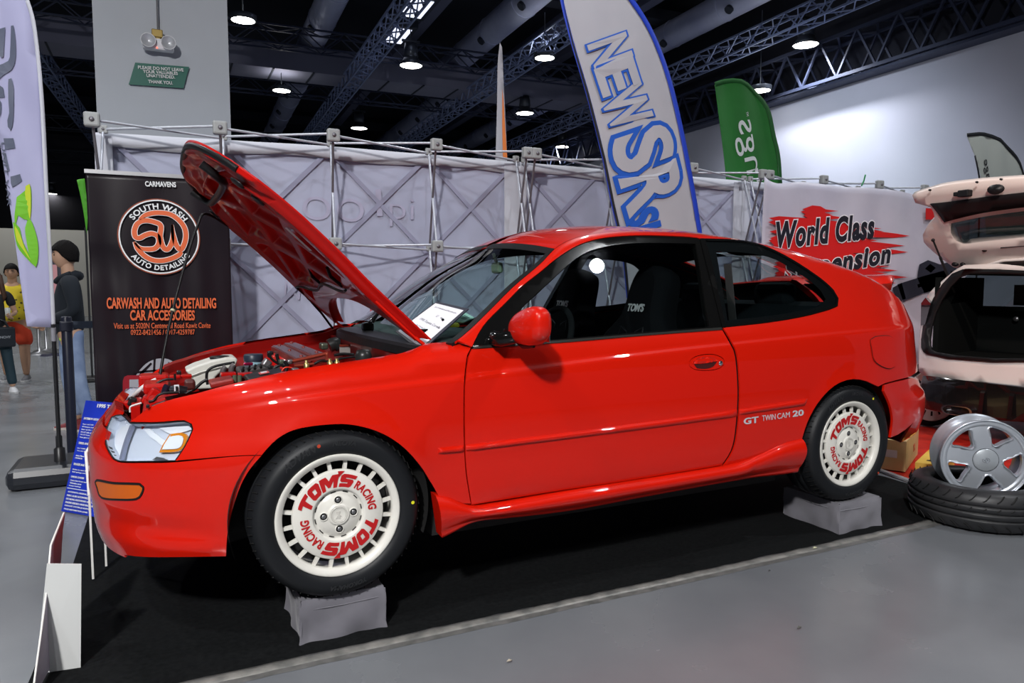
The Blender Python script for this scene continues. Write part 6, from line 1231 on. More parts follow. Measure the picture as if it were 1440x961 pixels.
# ---------------------------------------------------------------- things lying on the dashboard, behind the windscreen
def behind(pts, d):
    sv = px2sv('T', np.array(pts, float)); P, _ = surf('T', sv[:, 0], sv[:, 1]); v = P-CC; v /= np.linalg.norm(v, axis=1, keepdims=True); return [Vector(p) for p in P+v*d]
def card(name, px, mat, d, label, cat, th=.004, rows=()):
    p = behind(px, d); c = sum(p, Vector())/4; n = (p[1]-p[0]).cross(p[3]-p[0]).normalized(); n = n if n.dot(Vector(CC)-c) > 0 else -n
    # flatten the four corners onto one plane
    p = [q-n*(q-c).dot(n) for q in p]; m = MB(); m.prism(p, -n*th); o = m.build(name, mat); tag(o, label, cat); return o, p, n
fr_, p, n = card('display_card', [(614.8, 425.5), (660, 436), (589, 489), (557, 468)], M('frame_navy', (.012, .014, .03), .4), -.012, 'white show card in a dark frame resting against the windscreen', 'card')
C4 = lambda a, b: p[0]*(1-a)*(1-b)+p[1]*a*(1-b)+p[2]*a*b+p[3]*(1-a)*b
m = MB(); m.prism([C4(.05, .06)+n*.0005, C4(.93, .06)+n*.0005, C4(.93, .96)+n*.0005, C4(.05, .96)+n*.0005], n*.001); m.build('card_paper', M('paper_white', (.80, .80, .86), .6), fr_, label='white paper')
def card_text(t, a0, a1, b, h, col, bold=.01):
    A_, B_ = C4(a0, b)+n*.0022, C4(a1, b)+n*.0022; d = B_-A_; up = C4(.5, 0)-C4(.5, 1); me = text_mesh(t, size=1, align='LEFT', bold=bold); X = [v.co.x for v in me.vertices]; Y = [v.co.y for v in me.vertices]; H_ = up.length*h
    for v in me.vertices: v.co = Vector(((v.co.x-min(X))/(max(X)-min(X))*d.length, (v.co.y-min(Y))/(max(Y)-min(Y))*H_, 0))
    me.transform(frame_mt(A_, d, up)); me.materials.append(col); obj('card_lettering', me, None, fr_)
INK = M('card_ink', (.12, .12, .15), .6)
card_text('2017 MANILA AUTO SALON', .16, .84, .17, .03, INK, 0); card_text('U', .47, .52, .36, .06, INK, .0); card_text('1995 Toyota Corolla', .18, .86, .56, .07, INK, .0); card_text('by Owner Details', .28, .68, .68, .035, INK, 0)
nt, p2, n2 = card('paper_note', [(655, 440), (666.5, 446.5), (651, 453.5), (637, 452)], M('note_green', (.45, .62, .55), .6), .12, 'small pale green note on the dashboard behind the framed card', 'note')
C5 = lambda a, b: p2[0]*(1-a)*(1-b)+p2[1]*a*(1-b)+p2[2]*a*b+p2[3]*(1-a)*b
for b_ in (.25, .4, .55): m = MB(); m.bar(C5(.2, b_)+n2*.0015, C5(.8, b_)+n2*.0015, .003, .001); m.build('note_line', INK, nt)
q = behind([(633.5, 460), (643, 456), (624, 464), (634, 454)], .11); m = MB(); c = q[0]; w_ = (q[1]-q[0]); m.lathe([(.030, 0), (.032, .008), (.026, .016), (0, .018)], 24, 0, Matrix.Translation(c)@Matrix.Diagonal((1.15, 1.0, 1, 1))); m.lathe([(.012, .0185), (.0, .0185)], 12, 1, Matrix.Translation(c)); tag(m.build('air_freshener', [M('bright_yellow', (.75, .60, .0), .5), INK]), 'round bright yellow air freshener on the dashboard', 'air freshener')
# ================================================================ the white car with the raised tailgate
WO = np.array([4.92, 1.34, 0.]); WA = np.array([.2, -.98, 0.]); WA /= np.linalg.norm(WA); WB = np.array([-WA[1], WA[0], 0.])
def atb(px, py, bb=0.):
    d = CF+CR*((px-720)/FPX)-CU*((py-480.5)/FPX); t = ((WO+WB*bb-CC)@WB)/(d@WB); return CC+t*d
def az(px, py, bb=0.): p = atb(px, py, bb)-WO; return (p@WA, p[2])
def wl(a, b, z): return tuple(WO+WA*a+WB*b+np.array([0, 0, z]))
WC = .87
PINK = M('pearl_white_paint', (.72, .66, .63), .22, 0, .9); PIN2 = M('pearl_white_inner', (.68, .60, .56), .3, 0, .6); PBL = M('piano_black', (.006, .005, .005), .14, 0, .45)
wcar = empty('open_hatch_car', wl(WC, 2.0, .006), 0, 'white hatchback with raised tailgate showing its dark boot, at the right edge', 'car')
def W_(o): o.location = (-wcar.location.x, -wcar.location.y, 0); return o
def plate(name, poly, bb, mat, th=.03, holes=(), mirror=True, bend=.22, bz=None, parent=None, label=None, grid=.06):
    """plate facing backwards; poly in (a, z), mirrored about the centre line of the car"""
    def mir(l): l = list(l); return l+[(2*WC-a, z) for a, z in l[::-1]]
    lo = np.array(mir(poly) if mirror else poly); hs = [np.array(mir(h) if mirror else h) for h in holes]
    fixed = []
    for l in [lo]+hs:
        k = [0]
        for i in range(1, len(l)):
            if np.hypot(*(l[i]-l[k[-1]])) > .004: k.append(i)
        if np.hypot(*(l[k[-1]]-l[k[0]])) < .004: k.pop()
        l = l[k]; ar = .5*np.sum(l[:, 0]*np.roll(l[:, 1], -1)-np.roll(l[:, 0], -1)*l[:, 1]); fixed.append(l if ar > 0 else l[::-1])
    v, f, _ = triangulate(fixed, (grid, grid)); P = []
    for a, z in v:
        e_ = max(0, .30-a, a-(2*WC-.30))/.30; b = bb+bend*e_**2+(bz(z) if bz else 0); P.append(wl(a, b, z))
    me = bpy.data.meshes.new(name); me.from_pydata(P, [], [tuple(int(k) for k in t) for t in f]); me.materials.append(mat); me.polygons.foreach_set('use_smooth', [True]*len(me.polygons))
    o = obj(name, me, None, parent or wcar, label=label); o.modifiers.new('t', 'SOLIDIFY').thickness = th; o.modifiers['t'].offset = 0
    if parent is None: W_(o)
    return o
A_ = lambda l, bb=0.: [az(*q, bb) for q in l]
tobz = lambda z: .05*max(0, z-.7)/.5
open_l = A_([(1294, 480), (1295, 490), (1299, 496), (1306, 499), (1340, 504), (1400, 508.5), (1440, 508)])+[(WC, .67)]
open_t = [(WC, 1.22)]+A_([(1440, 384), (1400, 382), (1355, 382), (1340, 388), (1326, 402), (1312, 422), (1302, 442), (1296, 462)])
hole = catmull([tuple(p) for p in open_l[:-1]], .03).tolist()+[open_l[-1]]+[open_t[0]]+catmull([tuple(p) for p in open_t[1:]], .03).tolist()
def half(l): return l
outer = [(WC, .455)]+A_([(1440, 545), (1380, 538), (1296, 531), (1284, 525), (1283, 490), (1284, 452), (1287, 432), (1297, 415), (1318, 398), (1338, 382), (1352, 374), (1400, 372)])+[(WC, 1.30)]
zc_open = (A_([(1440, 508)])[0][1]); 
hole_half = open_t[1:]+open_l[:-1]                       # from the top centre down the left side to the bottom centre
plate('rear_body', outer, 0, PINK, .03, holes=[[(WC, open_t[1][1])]+hole_half+[(WC, zc_open)]], bend=.10, bz=tobz)
ho = np.array([(WC, open_t[1][1])]+hole_half+[(WC, zc_open)]); hc = np.array([WC, .95]); hin = [tuple(p+(hc-p)*np.array([.06, .06])*1.) for p in ho]; hin[0] = (WC, hin[0][1]); hin[-1] = (WC, hin[-1][1])
hout = [tuple(p-(hc-p)*.03) for p in ho]; hout[0] = (WC, hout[0][1]); hout[-1] = (WC, hout[-1][1])
plate('boot_seal', hout, -.026, BLK, .02, holes=[hin], bend=.10, bz=tobz, label='black rubber boot seal')
m = MB()
def wbox(m, a0, a1, b0, b1, z0, z1, mi=0): v = [wl(a, b, z) for a in (a0, a1) for b in (b0, b1) for z in (z0, z1)]; m.add(v, [(0, 1, 3, 2), (4, 6, 7, 5), (0, 4, 5, 1), (2, 3, 7, 6), (0, 2, 6, 4), (1, 5, 7, 3)], mi)
wbox(m, .10, 2*WC-.10, .05, .95, .60, .64); wbox(m, .06, .10, .08, .95, .60, 1.26); wbox(m, 2*WC-.10, 2*WC-.06, .08, .95, .60, 1.26); wbox(m, .10, 2*WC-.10, .85, .92, .60, 1.02); wbox(m, .12, 2*WC-.12, .20, 3.0, 1.28, 1.31)
W_(m.build('boot_interior', M('boot_black', (.004, .005, .005), .9, spec=.1), wcar, label='dark empty boot'))
for a in (.45, 1.25):
    m = MB(); wbox(m, a-.12, a+.12, .93, .99, 1.03, 1.20); W_(m.build('headrest', M('seat_black', (.015, .015, .015), .8), wcar)); m = MB(); wbox(m, a-.25, a+.25, 2.0, 2.12, .5, 1.15); wbox(m, a-.12, a+.12, 2.02, 2.1, 1.14, 1.30); W_(m.build('front_seat', MATS['seat_black'], wcar))
m = MB(); 
for a in (.0, .03): pass
c = az(1374, 454); m.lathe([(.022, 0), (.02, .012), (0, .012)], 14, 0, Matrix.Translation(wl(c[0], .80, c[1]))@Matrix.Rotation(R(90), 4, 'Y')@Matrix.Rotation(R(180), 4, 'X')); W_(m.build('boot_button', STL, wcar))
# black lower bumper, fins and exhausts
blk = [(WC, .452)]+A_([(1440, 545.5), (1380, 538.5), (1296, 531), (1290, 545), (1292, 565), (1302, 577), (1340, 583), (1400, 591), (1440, 594)])+[(WC, .225)]
plate('rear_diffuser', blk, -.03, PBL, .03, bend=.10, label='glossy black rear diffuser')
for px in (1386, 1427):
    a0 = az(px, 560)[0]
    for a in (a0, 2*WC-a0):
        m = MB(); v = [wl(a+da, b, z) for da in (-.014, .014) for b, z in ((-.02, .44), (-.07, .40), (-.10, .23), (.05, .22))]; m.add(v, [(0, 1, 2, 3), (7, 6, 5, 4), (0, 4, 5, 1), (1, 5, 6, 2), (2, 6, 7, 3), (3, 7, 4, 0)])
        W_(m.build('diffuser_fin', PBL, wcar))
e_ = az(1352, 577); 
for a in (e_[0], 2*WC-e_[0]):
    m = MB(); pr = [(math.cos(t)*.052+math.copysign(.055, math.cos(t)), math.sin(t)*.036) for t in np.linspace(.001, 2*math.pi-.001, 29)[:-1]]
    for s0, s1, b0, b1 in ((1, 1, -.10, .12), (.86, .86, .12, -.10)): n = len(pr); v = [wl(a+x*s0, b0, e_[1]+y*s0) for x, y in pr]+[wl(a+x*s1, b1, e_[1]+y*s1) for x, y in pr]; m.add(v, [(i, (i+1) % n, n+(i+1) % n, n+i) for i in range(n)], 0, True)
    v = [wl(a+x, -.10, e_[1]+y) for x, y in pr]+[wl(a+x*.86, -.10, e_[1]+y*.86) for x, y in pr]; m.add(v, [(i, (i+1) % n, n+(i+1) % n, n+i) for i in range(n)]); v = [wl(a+x*.86, .08, e_[1]+y*.86) for x, y in pr]; m.add(v, [tuple(range(n))], 1)
    W_(m.build('exhaust_tip', [CHR, DRK], wcar, label='wide oval chrome exhaust tip'))
# tail lamps
for s_ in (0, 1):
    m = MB(); pl = A_([(1285, 428), (1294, 420), (1305, 428), (1300, 442), (1294, 458), (1285, 460)], -.01)
    pl = pl if not s_ else [(2*WC-a, z) for a, z in pl]; v = [wl(a, -.005+.08*max(0, .1-min(a, 2*WC-a))/.1, z) for a, z in pl]+[wl(a, .12, z) for a, z in pl]; n = len(pl); m.add(v, [tuple(range(n))]+[(i, (i+1) % n, n+(i+1) % n, n+i) for i in range(n)]); W_(m.build('tail_lamp', M('smoked_lens', (.012, .015, .02), .08, 0, 1), wcar, label='smoked tail lamp'))
# shell of the rest of the body
prof = [(.00, .30), (.0, .55), (.02, .80), (.05, .92), (.16, 1.20), (.24, 1.32), (.45, 1.385), (WC, 1.40)]
secs = [(.28, 1.0, 1.0), (.8, 1.0, 1.02), (1.6, 1.0, 1.03), (2.3, 1.0, 1.0)]
P = []
for b, w, h in secs: l = [(a, z*(h if z > .9 else 1)) for a, z in prof]; P.append([wl(a, b, z) for a, z in l+[(2*WC-a, z) for a, z in l[-2::-1]]])
P = np.array(P); m = MB(); n = P.shape[1]
side_idx = [0, 1, 2, 3]; m.grid(P[:, :4]); m.grid(P[:, n-4:]); m.grid(P[:, 5:n-5])
W_(m.build('body_shell', PINK, wcar, solid=.02))
m = MB(); m.grid(P[:, 3:6]); m.grid(P[:, n-6:n-3]); W_(m.build('side_glass', glass('car_glass_dark', (.25, .28, .28)), wcar))
f2 = [(2.3, 1.0, .92), (3.0, .98, .90), (3.7, .94, .78), (3.95, .85, .62)]; P = np.array([[wl(WC+(a-WC)*w, b, min(z, hz)) for a, z in ((0, .30), (0, .55), (.02, hz*.95), (.12, hz), (WC, hz+.03), (2*WC-.12, hz), (2*WC-.02, hz*.95), (2*WC, .55), (2*WC, .30))] for b, w, hz in f2]); m = MB(); m.grid(P); m.add([tuple(p) for p in P[-1]], [tuple(range(9))]); W_(m.build('front_body', PINK, wcar))
m = MB(); v = [wl(a, b, z) for a, b, z in ((.2, 2.3, 1.36), (2*WC-.2, 2.3, 1.36), (2*WC-.1, 3.0, .93), (.1, 3.0, .93))]; m.add(v, [(0, 1, 2, 3)]); W_(m.build('windscreen', glass('car_glass_dark', (.25, .28, .28)), wcar))
# wheels
wp = np.array(at(1311, 603, z=0))-WO; wb0 = wp@WB
for a, s_ in ((wp@WA, 1), (2*WC-.02, -1)):
    for b in (.86, 3.38):
        mt = frame_mt(wl(a+.02*s_ if s_ == 1 else a, b, .312), Vector(WB)*-1, (0, 0, 1)); mt = mt if s_ == -1 else mt
        m = MB(); m.lathe([(.252, -.10), (.262, -.105), (.285, -.10), (.304, -.08), (.310, 0), (.304, .08), (.285, .10), (.262, .105), (.252, .10)], 40, 0, mt)
        t = m.build('wheel', RUB, wcar, label='black tyre with white rim'); W_(t)
        m = MB(); m.lathe([(.254, -.105), (.247, -.10), (.238, -.06), (.22, .0), (.12, .04), (0, .04)], 40, 0, mt); m.lathe([(.254, .106), (.240, .10), (.232, .07), (.2, .05), (.0, .04)], 40, 0, mt)
        m.build('rim', M('white_rim', (.72, .66, .62), .35, 0, .4), t)
# white-rimmed wheel standing under the tail
wc_ = WO+WA*(wp@WA+.0)+WB*(wb0+.02); e = empty('rolling_car_wheel', (wc_[0], wc_[1], .0036), 0, 'white-rimmed wheel standing on the red carpet below the white tail', 'wheel'); mt = frame_mt((0, 0, .275), Vector((CR[0], CR[1], 0)), (0, 0, 1))
m = MB(); m.lathe([(.215, -.12), (.225, -.03), (.25, -.02), (.268, -.04), (.2745, -.08), (.268, -.12), (.25, -.14)], 48, 0, mt); m.build('tyre', RUB, e)
m = MB(); m.lathe([(.218, -.12), (.216, -.035), (.222, -.024), (.212, -.022), (.200, -.030), (.190, -.034), (.10, -.036), (0, -.036)], 48, 0, mt)
for k in range(16): a_ = 2*math.pi*k/16; m.add([mt@Vector((r_*math.cos(a_+d_), r_*math.sin(a_+d_), -.0335)) for r_, d_ in ((.14, -.06), (.18, -.05), (.18, .05), (.14, .06))], [(0, 1, 2, 3)], 1)
m.build('rim', [M('white_rim', (.72, .66, .62), .35, 0, .4), DRK], e)
# raised tailgate
def hb(px, py): f = np.clip((384-(py+(px-1345)*.05))/(384-268), -.1, 1.15); return .42-.62*f
def H3(px, py): bb = hb(px, py); p = atb(px, py, bb); return p
def hatch_poly(name, pts, mat, off, th, holes=(), label=None, parent=None, step=7):
    """traced on the sloping underside; off = stand-off towards the camera"""
    L_ = [catmull(pts, step, True)]+[catmull(h, step, True) for h in holes]
    # carry the outline on beyond the picture edge by mirroring in the plane of symmetry
    allp = []
    for l in L_:
        snap = l[:, 0] >= 1462; i0 = int([i for i in range(len(l)) if snap[i-1] and not snap[i]][0]); l = np.roll(l, -i0, 0); n_ = int(np.argmax(l[:, 0] >= 1462)); run = l[:n_]
        zf_ = lambda p: float(H3(*p)[2]); af_ = lambda p: float((H3(*p)-WO)@WA)
        loop = np.array([(WC, zf_(l[-1]))]+[(af_(p), zf_(p)) for p in run]+[(WC, zf_(l[n_]))]); full = np.vstack([loop, np.stack([2*WC-loop[1:-1, 0], loop[1:-1, 1]], -1)[::-1]])
        kk = [0]
        for i in range(1, len(full)):
            if np.hypot(*(full[i]-full[kk[-1]])) > .006: kk.append(i)
        full = full[kk]; full = full[:-1] if np.hypot(*(full[-1]-full[0])) < .006 else full
        ar = .5*np.sum(full[:, 0]*np.roll(full[:, 1], -1)-np.roll(full[:, 0], -1)*full[:, 1]); allp.append(full if ar > 0 else full[::-1])
    v, f, _ = triangulate(allp, (.05, .05)); z0, z1 = H3(1345, 384)[2], H3(1300, 268)[2]
    P = []
    for a, z in v: g = (z-z0)/(z1-z0); b = .42-.62*g-off-.05*math.sin(math.pi*np.clip(g, 0, 1)); P.append(wl(a, b, z))
    me = bpy.data.meshes.new(name); me.from_pydata(P, [], [tuple(int(k) for k in t) for t in f]); me.materials.append(mat); me.polygons.foreach_set('use_smooth', [True]*len(me.polygons)); o = obj(name, me, None, parent or wcar, label=label)
    o.modifiers.new('t', 'SOLIDIFY').thickness = th; o.modifiers['t'].offset = -1
    if parent is None: W_(o)
    return o
hout_ = [(1283, 276, 1), (1300, 270), (1327, 262.5), (1380, 256), (1440, 251.5, 1), (1470, 250, 1), (1470, 384, 1), (1440, 383, 1), (1390, 381), (1350, 380), (1335, 372), (1315, 355), (1303, 342), (1302, 332), (1310, 318), (1318, 309), (1311, 293), (1300, 290), (1289, 287)]
gl = [(1341, 316, 1), (1390, 306), (1440, 299, 1), (1470, 297, 1), (1470, 336, 1), (1440, 337, 1), (1390, 342), (1357, 345.5), (1346, 340), (1341, 330)]
tg = hatch_poly('tailgate', hout_, PIN2, 0, .05, holes=[gl], label='raised white tailgate, underside showing')
hatch_poly('tailgate_glass', gl, glass('car_glass_dark', (.25, .28, .28)), -.01, .004, parent=tg)
hatch_poly('tailgate_trim', [(1311, 289, 1), (1340, 286), (1390, 279), (1440, 273, 1), (1470, 270, 1), (1470, 291, 1), (1440, 294, 1), (1390, 301), (1350, 310), (1333, 315, 1), (1324, 303)], BLK, .018, .01, parent=tg, label='black tailgate trim panel')
def knob(px, py, r, off=.03, mat=BLK, sx_=1.): p = Vector(H3(px, py))-Vector(WB)*off; m = MB(); m.lathe([(r, -.01), (r*.9, .01), (0, .012)], 16, 0, Matrix.Translation(p)@Matrix(((WA[0], 0, -WB[0], 0), (WA[1], 0, -WB[1], 0), (0, 1, 0, 0), (0, 0, 0, 1)))@Matrix.Diagonal((sx_, 1, 1, 1))); m.build('rubber_stop', mat, tg)
knob(1402, 268, .036, sx_=1.5); knob(1387, 352, .022); knob(1345, 373, .018, sx_=1.4); knob(1356, 373, .016, sx_=1.2); knob(1310, 269, .008); knob(1376, 258, .008); knob(1410, 254, .008)
m = MB(); p = Vector(H3(1360, 274))-Vector(WB)*.04; m.box(tuple(p), (.06, .08, .05), bev=.008); m.box(tuple(p+Vector((-.01, .055, 0))), (.04, .03, .03), bev=.006); m.build('latch', STL if False else BLK, tg, label='black latch')
m = MB(); a_, b_ = Vector(H3(1411, 350))-Vector(WB)*.03, Vector(H3(1445, 347))-Vector(WB)*.03; m.bar(a_, b_, .05, .01, up=(0, 0, 1)); m.build('brake_lamp', DRK, tg)
m = MB(); p = Vector(atb(1385, 378, .36)); m.box(tuple(p), (.05, .06, .06), bev=.01); m.build('hatch_hinge', PIN2, tg)
m = MB(); a_, b_ = Vector(atb(1312, 339, -.0)), Vector(atb(1334, 392, .12)); mid_ = a_+(b_-a_)*.45; m.tube([a_, mid_], .007, 8); m.tube([mid_, b_], .010, 8, 0); m.ball(tuple(a_), .014); m.build('gas_strut', BLK, tg, label='black gas strut')
# ================================================================ spare wheel lying in a tyre, boxes
TY = mottle(M('worn_tyre', (.020, .021, .023), .45), (.015, .016, .018), (.03, .03, .032), 8)
tc = (3.275, -.135); e = empty('spare_car_tyre', (tc[0], tc[1], .004), 0, 'black tyre lying flat on the floor at the right edge', 'tyre')
m = MB(); W2 = .205; Ro, Ri = .318, .205
prof = [(Ri, .03), (Ri+.012, .006), (Ri+.04, 0.0), (.27, .002), (.295, .012), (.309, .030), (.314, .05)]
for z in (.070, .102, .135): prof += [(Ro, z-.012), (Ro, z-.004), (Ro-.008, z-.003), (Ro-.008, z+.003), (Ro, z+.004)]
prof += [(.314, W2-.05), (.309, W2-.030), (.295, W2-.012), (.27, W2-.002), (Ri+.04, W2), (Ri+.012, W2-.006), (Ri, W2-.03), (.235, W2-.04), (.28, W2-.06), (.292, W2/2), (.28, .06), (.235, .04)]
m.lathe(prof, 110, 0, closed=True)
for k in range(34):
    a0 = 2*math.pi*k/34
    for z0, dz, da in ((.045, -.032, .10), (.160, .034, .10), (.118, .012, .05)):
        pts = []
        for j in range(6): t = j/5; a = a0+da*t+(.05 if z0 > .1 else 0); zz = z0+dz*t**1.6; r = Ro+.0004 if abs(zz-.1025) < .055 else Ro-.002-(abs(zz-.1025)-.055)*.25; pts.append((r*math.cos(a), r*math.sin(a), zz))
        m.tube(pts, .0032, 4, 1, caps=False)
m.build('tyre_body', [TY, DRK], e)
ALU = M('alloy_silver', (.56, .60, .66), .33, .55, .3); ALD = M('alloy_barrel', (.28, .30, .34), .35, .8)
rc = at(1385.5, 647, y=-.175); toC = (Vector(CC)-rc).normalized(); rt = toC.cross(Vector((0, 0, 1))).normalized()*-1
nrm = (toC+Vector((CR[0], CR[1], 0))*.30+Vector((0, 0, .10))).normalized()
e = empty('alloy_wheel', (rc.x, rc.y, .1), 0, 'silver five-spoke alloy wheel leaning inside the loose tyre', 'wheel'); mt = frame_mt((0, 0, rc.z-.1), Vector((CR[0], CR[1], 0))-nrm*Vector((CR[0], CR[1], 0)).dot(nrm), (0, 0, 1))
RA = .208
m = MB(); m.lathe([(.168, -.01), (.178, .000), (.190, .004), (.196, -.002), (.199, .004), (.203, .010), (.207, .008), (.208, .0), (.206, -.012), (.196, -.018), (.193, -.06), (.180, -.085), (.186, -.14), (.196, -.150), (.197, -.160), (.206, -.166), (.209, -.172), (.207, -.180), (.200, -.180)], 72, 0, mt)
m.lathe([(.175, -.006), (.184, -.05), (.170, -.08), (.176, -.15), (.192, -.178)], 60, 1, mt); rimo = m.build('rim_barrel', [ALU, ALD], e)
out = np.array([(.182*math.cos(t), .182*math.sin(t)) for t in np.linspace(0, 2*math.pi, 90)[:-1]]); holes = []
for k in range(5):
    c0 = R(59+72*k); hl_ = []
    for r, da in ((.086, -.15), (.080, 0), (.086, .15), (.105, .235), (.130, .30), (.152, .36), (.164, .365), (.171, .30), (.1735, .15), (.174, 0), (.1735, -.15), (.171, -.30), (.164, -.365), (.152, -.36), (.130, -.30), (.105, -.235)): hl_.append((r*math.cos(c0+da), r*math.sin(c0+da)))
    holes.append(catmull(hl_, .004, True))
vs, fs, loops = triangulate([out]+holes, (.012, .012))
def fz(x, y): r = math.hypot(x, y); return .006-.012*max(0, (r-.06)/.12)**2-(0 if r > .06 else .0)
me = bpy.data.meshes.new('face'); V2 = [(a, b, fz(a, b)) for a, b in vs]; F2 = [tuple(int(k) for k in t) for t in fs]
for l in loops[1:]:
    b0 = len(V2); n = len(l); c_ = np.mean([vs[i] for i in l], 0)
    V2 += [(vs[i][0]+(c_[0]-vs[i][0])*.10, vs[i][1]+(c_[1]-vs[i][1])*.10, V2[i][2]-.008) for i in l]; F2 += [(l[i], l[(i+1) % n], b0+(i+1) % n, b0+i) for i in range(n)]
    b1 = len(V2); V2 += [(V2[b0+i][0], V2[b0+i][1], -.040) for i in range(n)]; F2 += [(b0+i, b0+(i+1) % n, b1+(i+1) % n, b1+i) for i in range(n)]
me.from_pydata(V2, [], F2); me.transform(mt); me.materials.append(ALU); me.polygons.foreach_set('use_smooth', [len(f) == 3 for f in F2]); obj('wheel_face', me, None, e)
m = MB(); m.lathe([(.058, .004), (.057, .0085), (.054, .0105), (0, .013)], 40, 0, mt); cap_ = m.build('centre_cap', M('alloy_cap', (.50, .54, .58), .3, .4, .3), e); m = MB(); m.lathe([(.0605, .0062), (.0585, .0066)], 48, 0, mt); m.build('cap_seam', DRK, cap_)
for sx_, sy_, r in ((1, .72, .015), (.42, .66, .011), (.85, .3, .010)):
    m = MB(); m.tube([mt@Vector((r*sx_*math.cos(t)*1.1, r*sy_*math.sin(t)*1.1+(.002 if sx_ == .85 else 0), .0135)) for t in np.linspace(0, 2*math.pi, 30)[:-1]], .0009, 5, closed=True); m.build('cap_emblem', ALD, cap_)
KR = mottle(M('kraft_card', (.50, .36, .15), .8), (.48, .34, .14), (.56, .41, .19), 8); KY = mottle(M('yellow_card', (.62, .40, .05), .7), (.60, .36, .05), (.68, .46, .08), 8)
nb, lb, rb = at(1273, 664, z=.012), at(1236, 659, z=.012), at(1299, 640, z=.012); hgt = (at(1272, 621, x=nb.x).z-nb.z)
dl, dr = (lb-nb).normalized(), (rb-nb); dr = dr-dl*dr.dot(dl); L1, L2 = .30, dr.length; dr.normalize()
m = MB(); m.prism([nb, nb+dl*L1, nb+dl*L1+dr*L2, nb+dr*L2], (0, 0, hgt)); bx = m.build('cardboard_box', KR); tag(bx, 'plain brown cardboard box standing behind the red car tail', 'box')
m = MB(); c = nb+dl*.05+Vector((0, 0, hgt*.42)); o_ = -dr*.0015; m.add([c+o_, c+dl*.09+o_, c+dl*.09+Vector((0, 0, .05))+o_, c+Vector((0, 0, .05))+o_], [(0, 1, 2, 3)]); m.build('box_label', M('label_white', (.55, .50, .48), .6), bx, label='white shipping label')
me = text_mesh('YR', size=.07, bold=.002); md_ = frame_mt(nb+dr*L2*.62+Vector((0, 0, hgt*.45))-dl*.002, dr, (0, 0, 1)); me.transform(md_); me.materials.append(M('box_red_print', (.5, .12, .05), .6)); obj('box_print', me, None, bx)
m = MB(); m.bar(nb+dr*L2/2+dl*.0+Vector((0, 0, hgt+.001)), nb+dr*L2/2+dl*L1+Vector((0, 0, hgt+.001)), .045, .001); m.build('packing_tape', M('tape_tan', (.45, .33, .16), .3), bx)
y0_, y1_, yr = at(1277, 668, z=.012), at(1304, 637, z=.012), at(1300, 673, z=.012); y0_ = Vector((y0_.x+.02, y0_.y-.03, .012)); dL = (rb-nb).normalized(); dR = Vector((-dl.x, -dl.y, 0))
m = MB(); q = [y0_, y0_+dR*.15, y0_+dR*.15+dL*.46, y0_+dL*.46]; m.prism(q, (0, 0, .085)); bx = m.build('damper_box', KY); tag(bx, 'long yellow box printed with a shock absorber, beside the brown box', 'box')
m = MB(); c0, c1 = y0_+dR*.06+dL*.08+Vector((0, 0, .0865)), y0_+dR*.085+dL*.30+Vector((0, 0, .0865)); m.bar(c0, c1, .010, .0012); m.bar(c0+(c1-c0)*.55, c1, .022, .0014); m.bar(c0, c0+(c1-c0)*.12, .028, .0014); m.bar(c1-(c1-c0)*.1, c1+(c1-c0)*.05, .034, .0014); m.build('box_print', DRK, bx)
m = MB(); m.lathe([(.035, .0862), (0, .0862)], 20, 0, Matrix.Translation((c1.x, c1.y, 0))); m.build('box_print', M('label_white', (.55, .50, .48), .6), bx)
spot('booth_warm_light', (2.9, -1.6, 3.6), (5.1, .9, 1.0), R(50), 320, (1, .78, .68), .05)
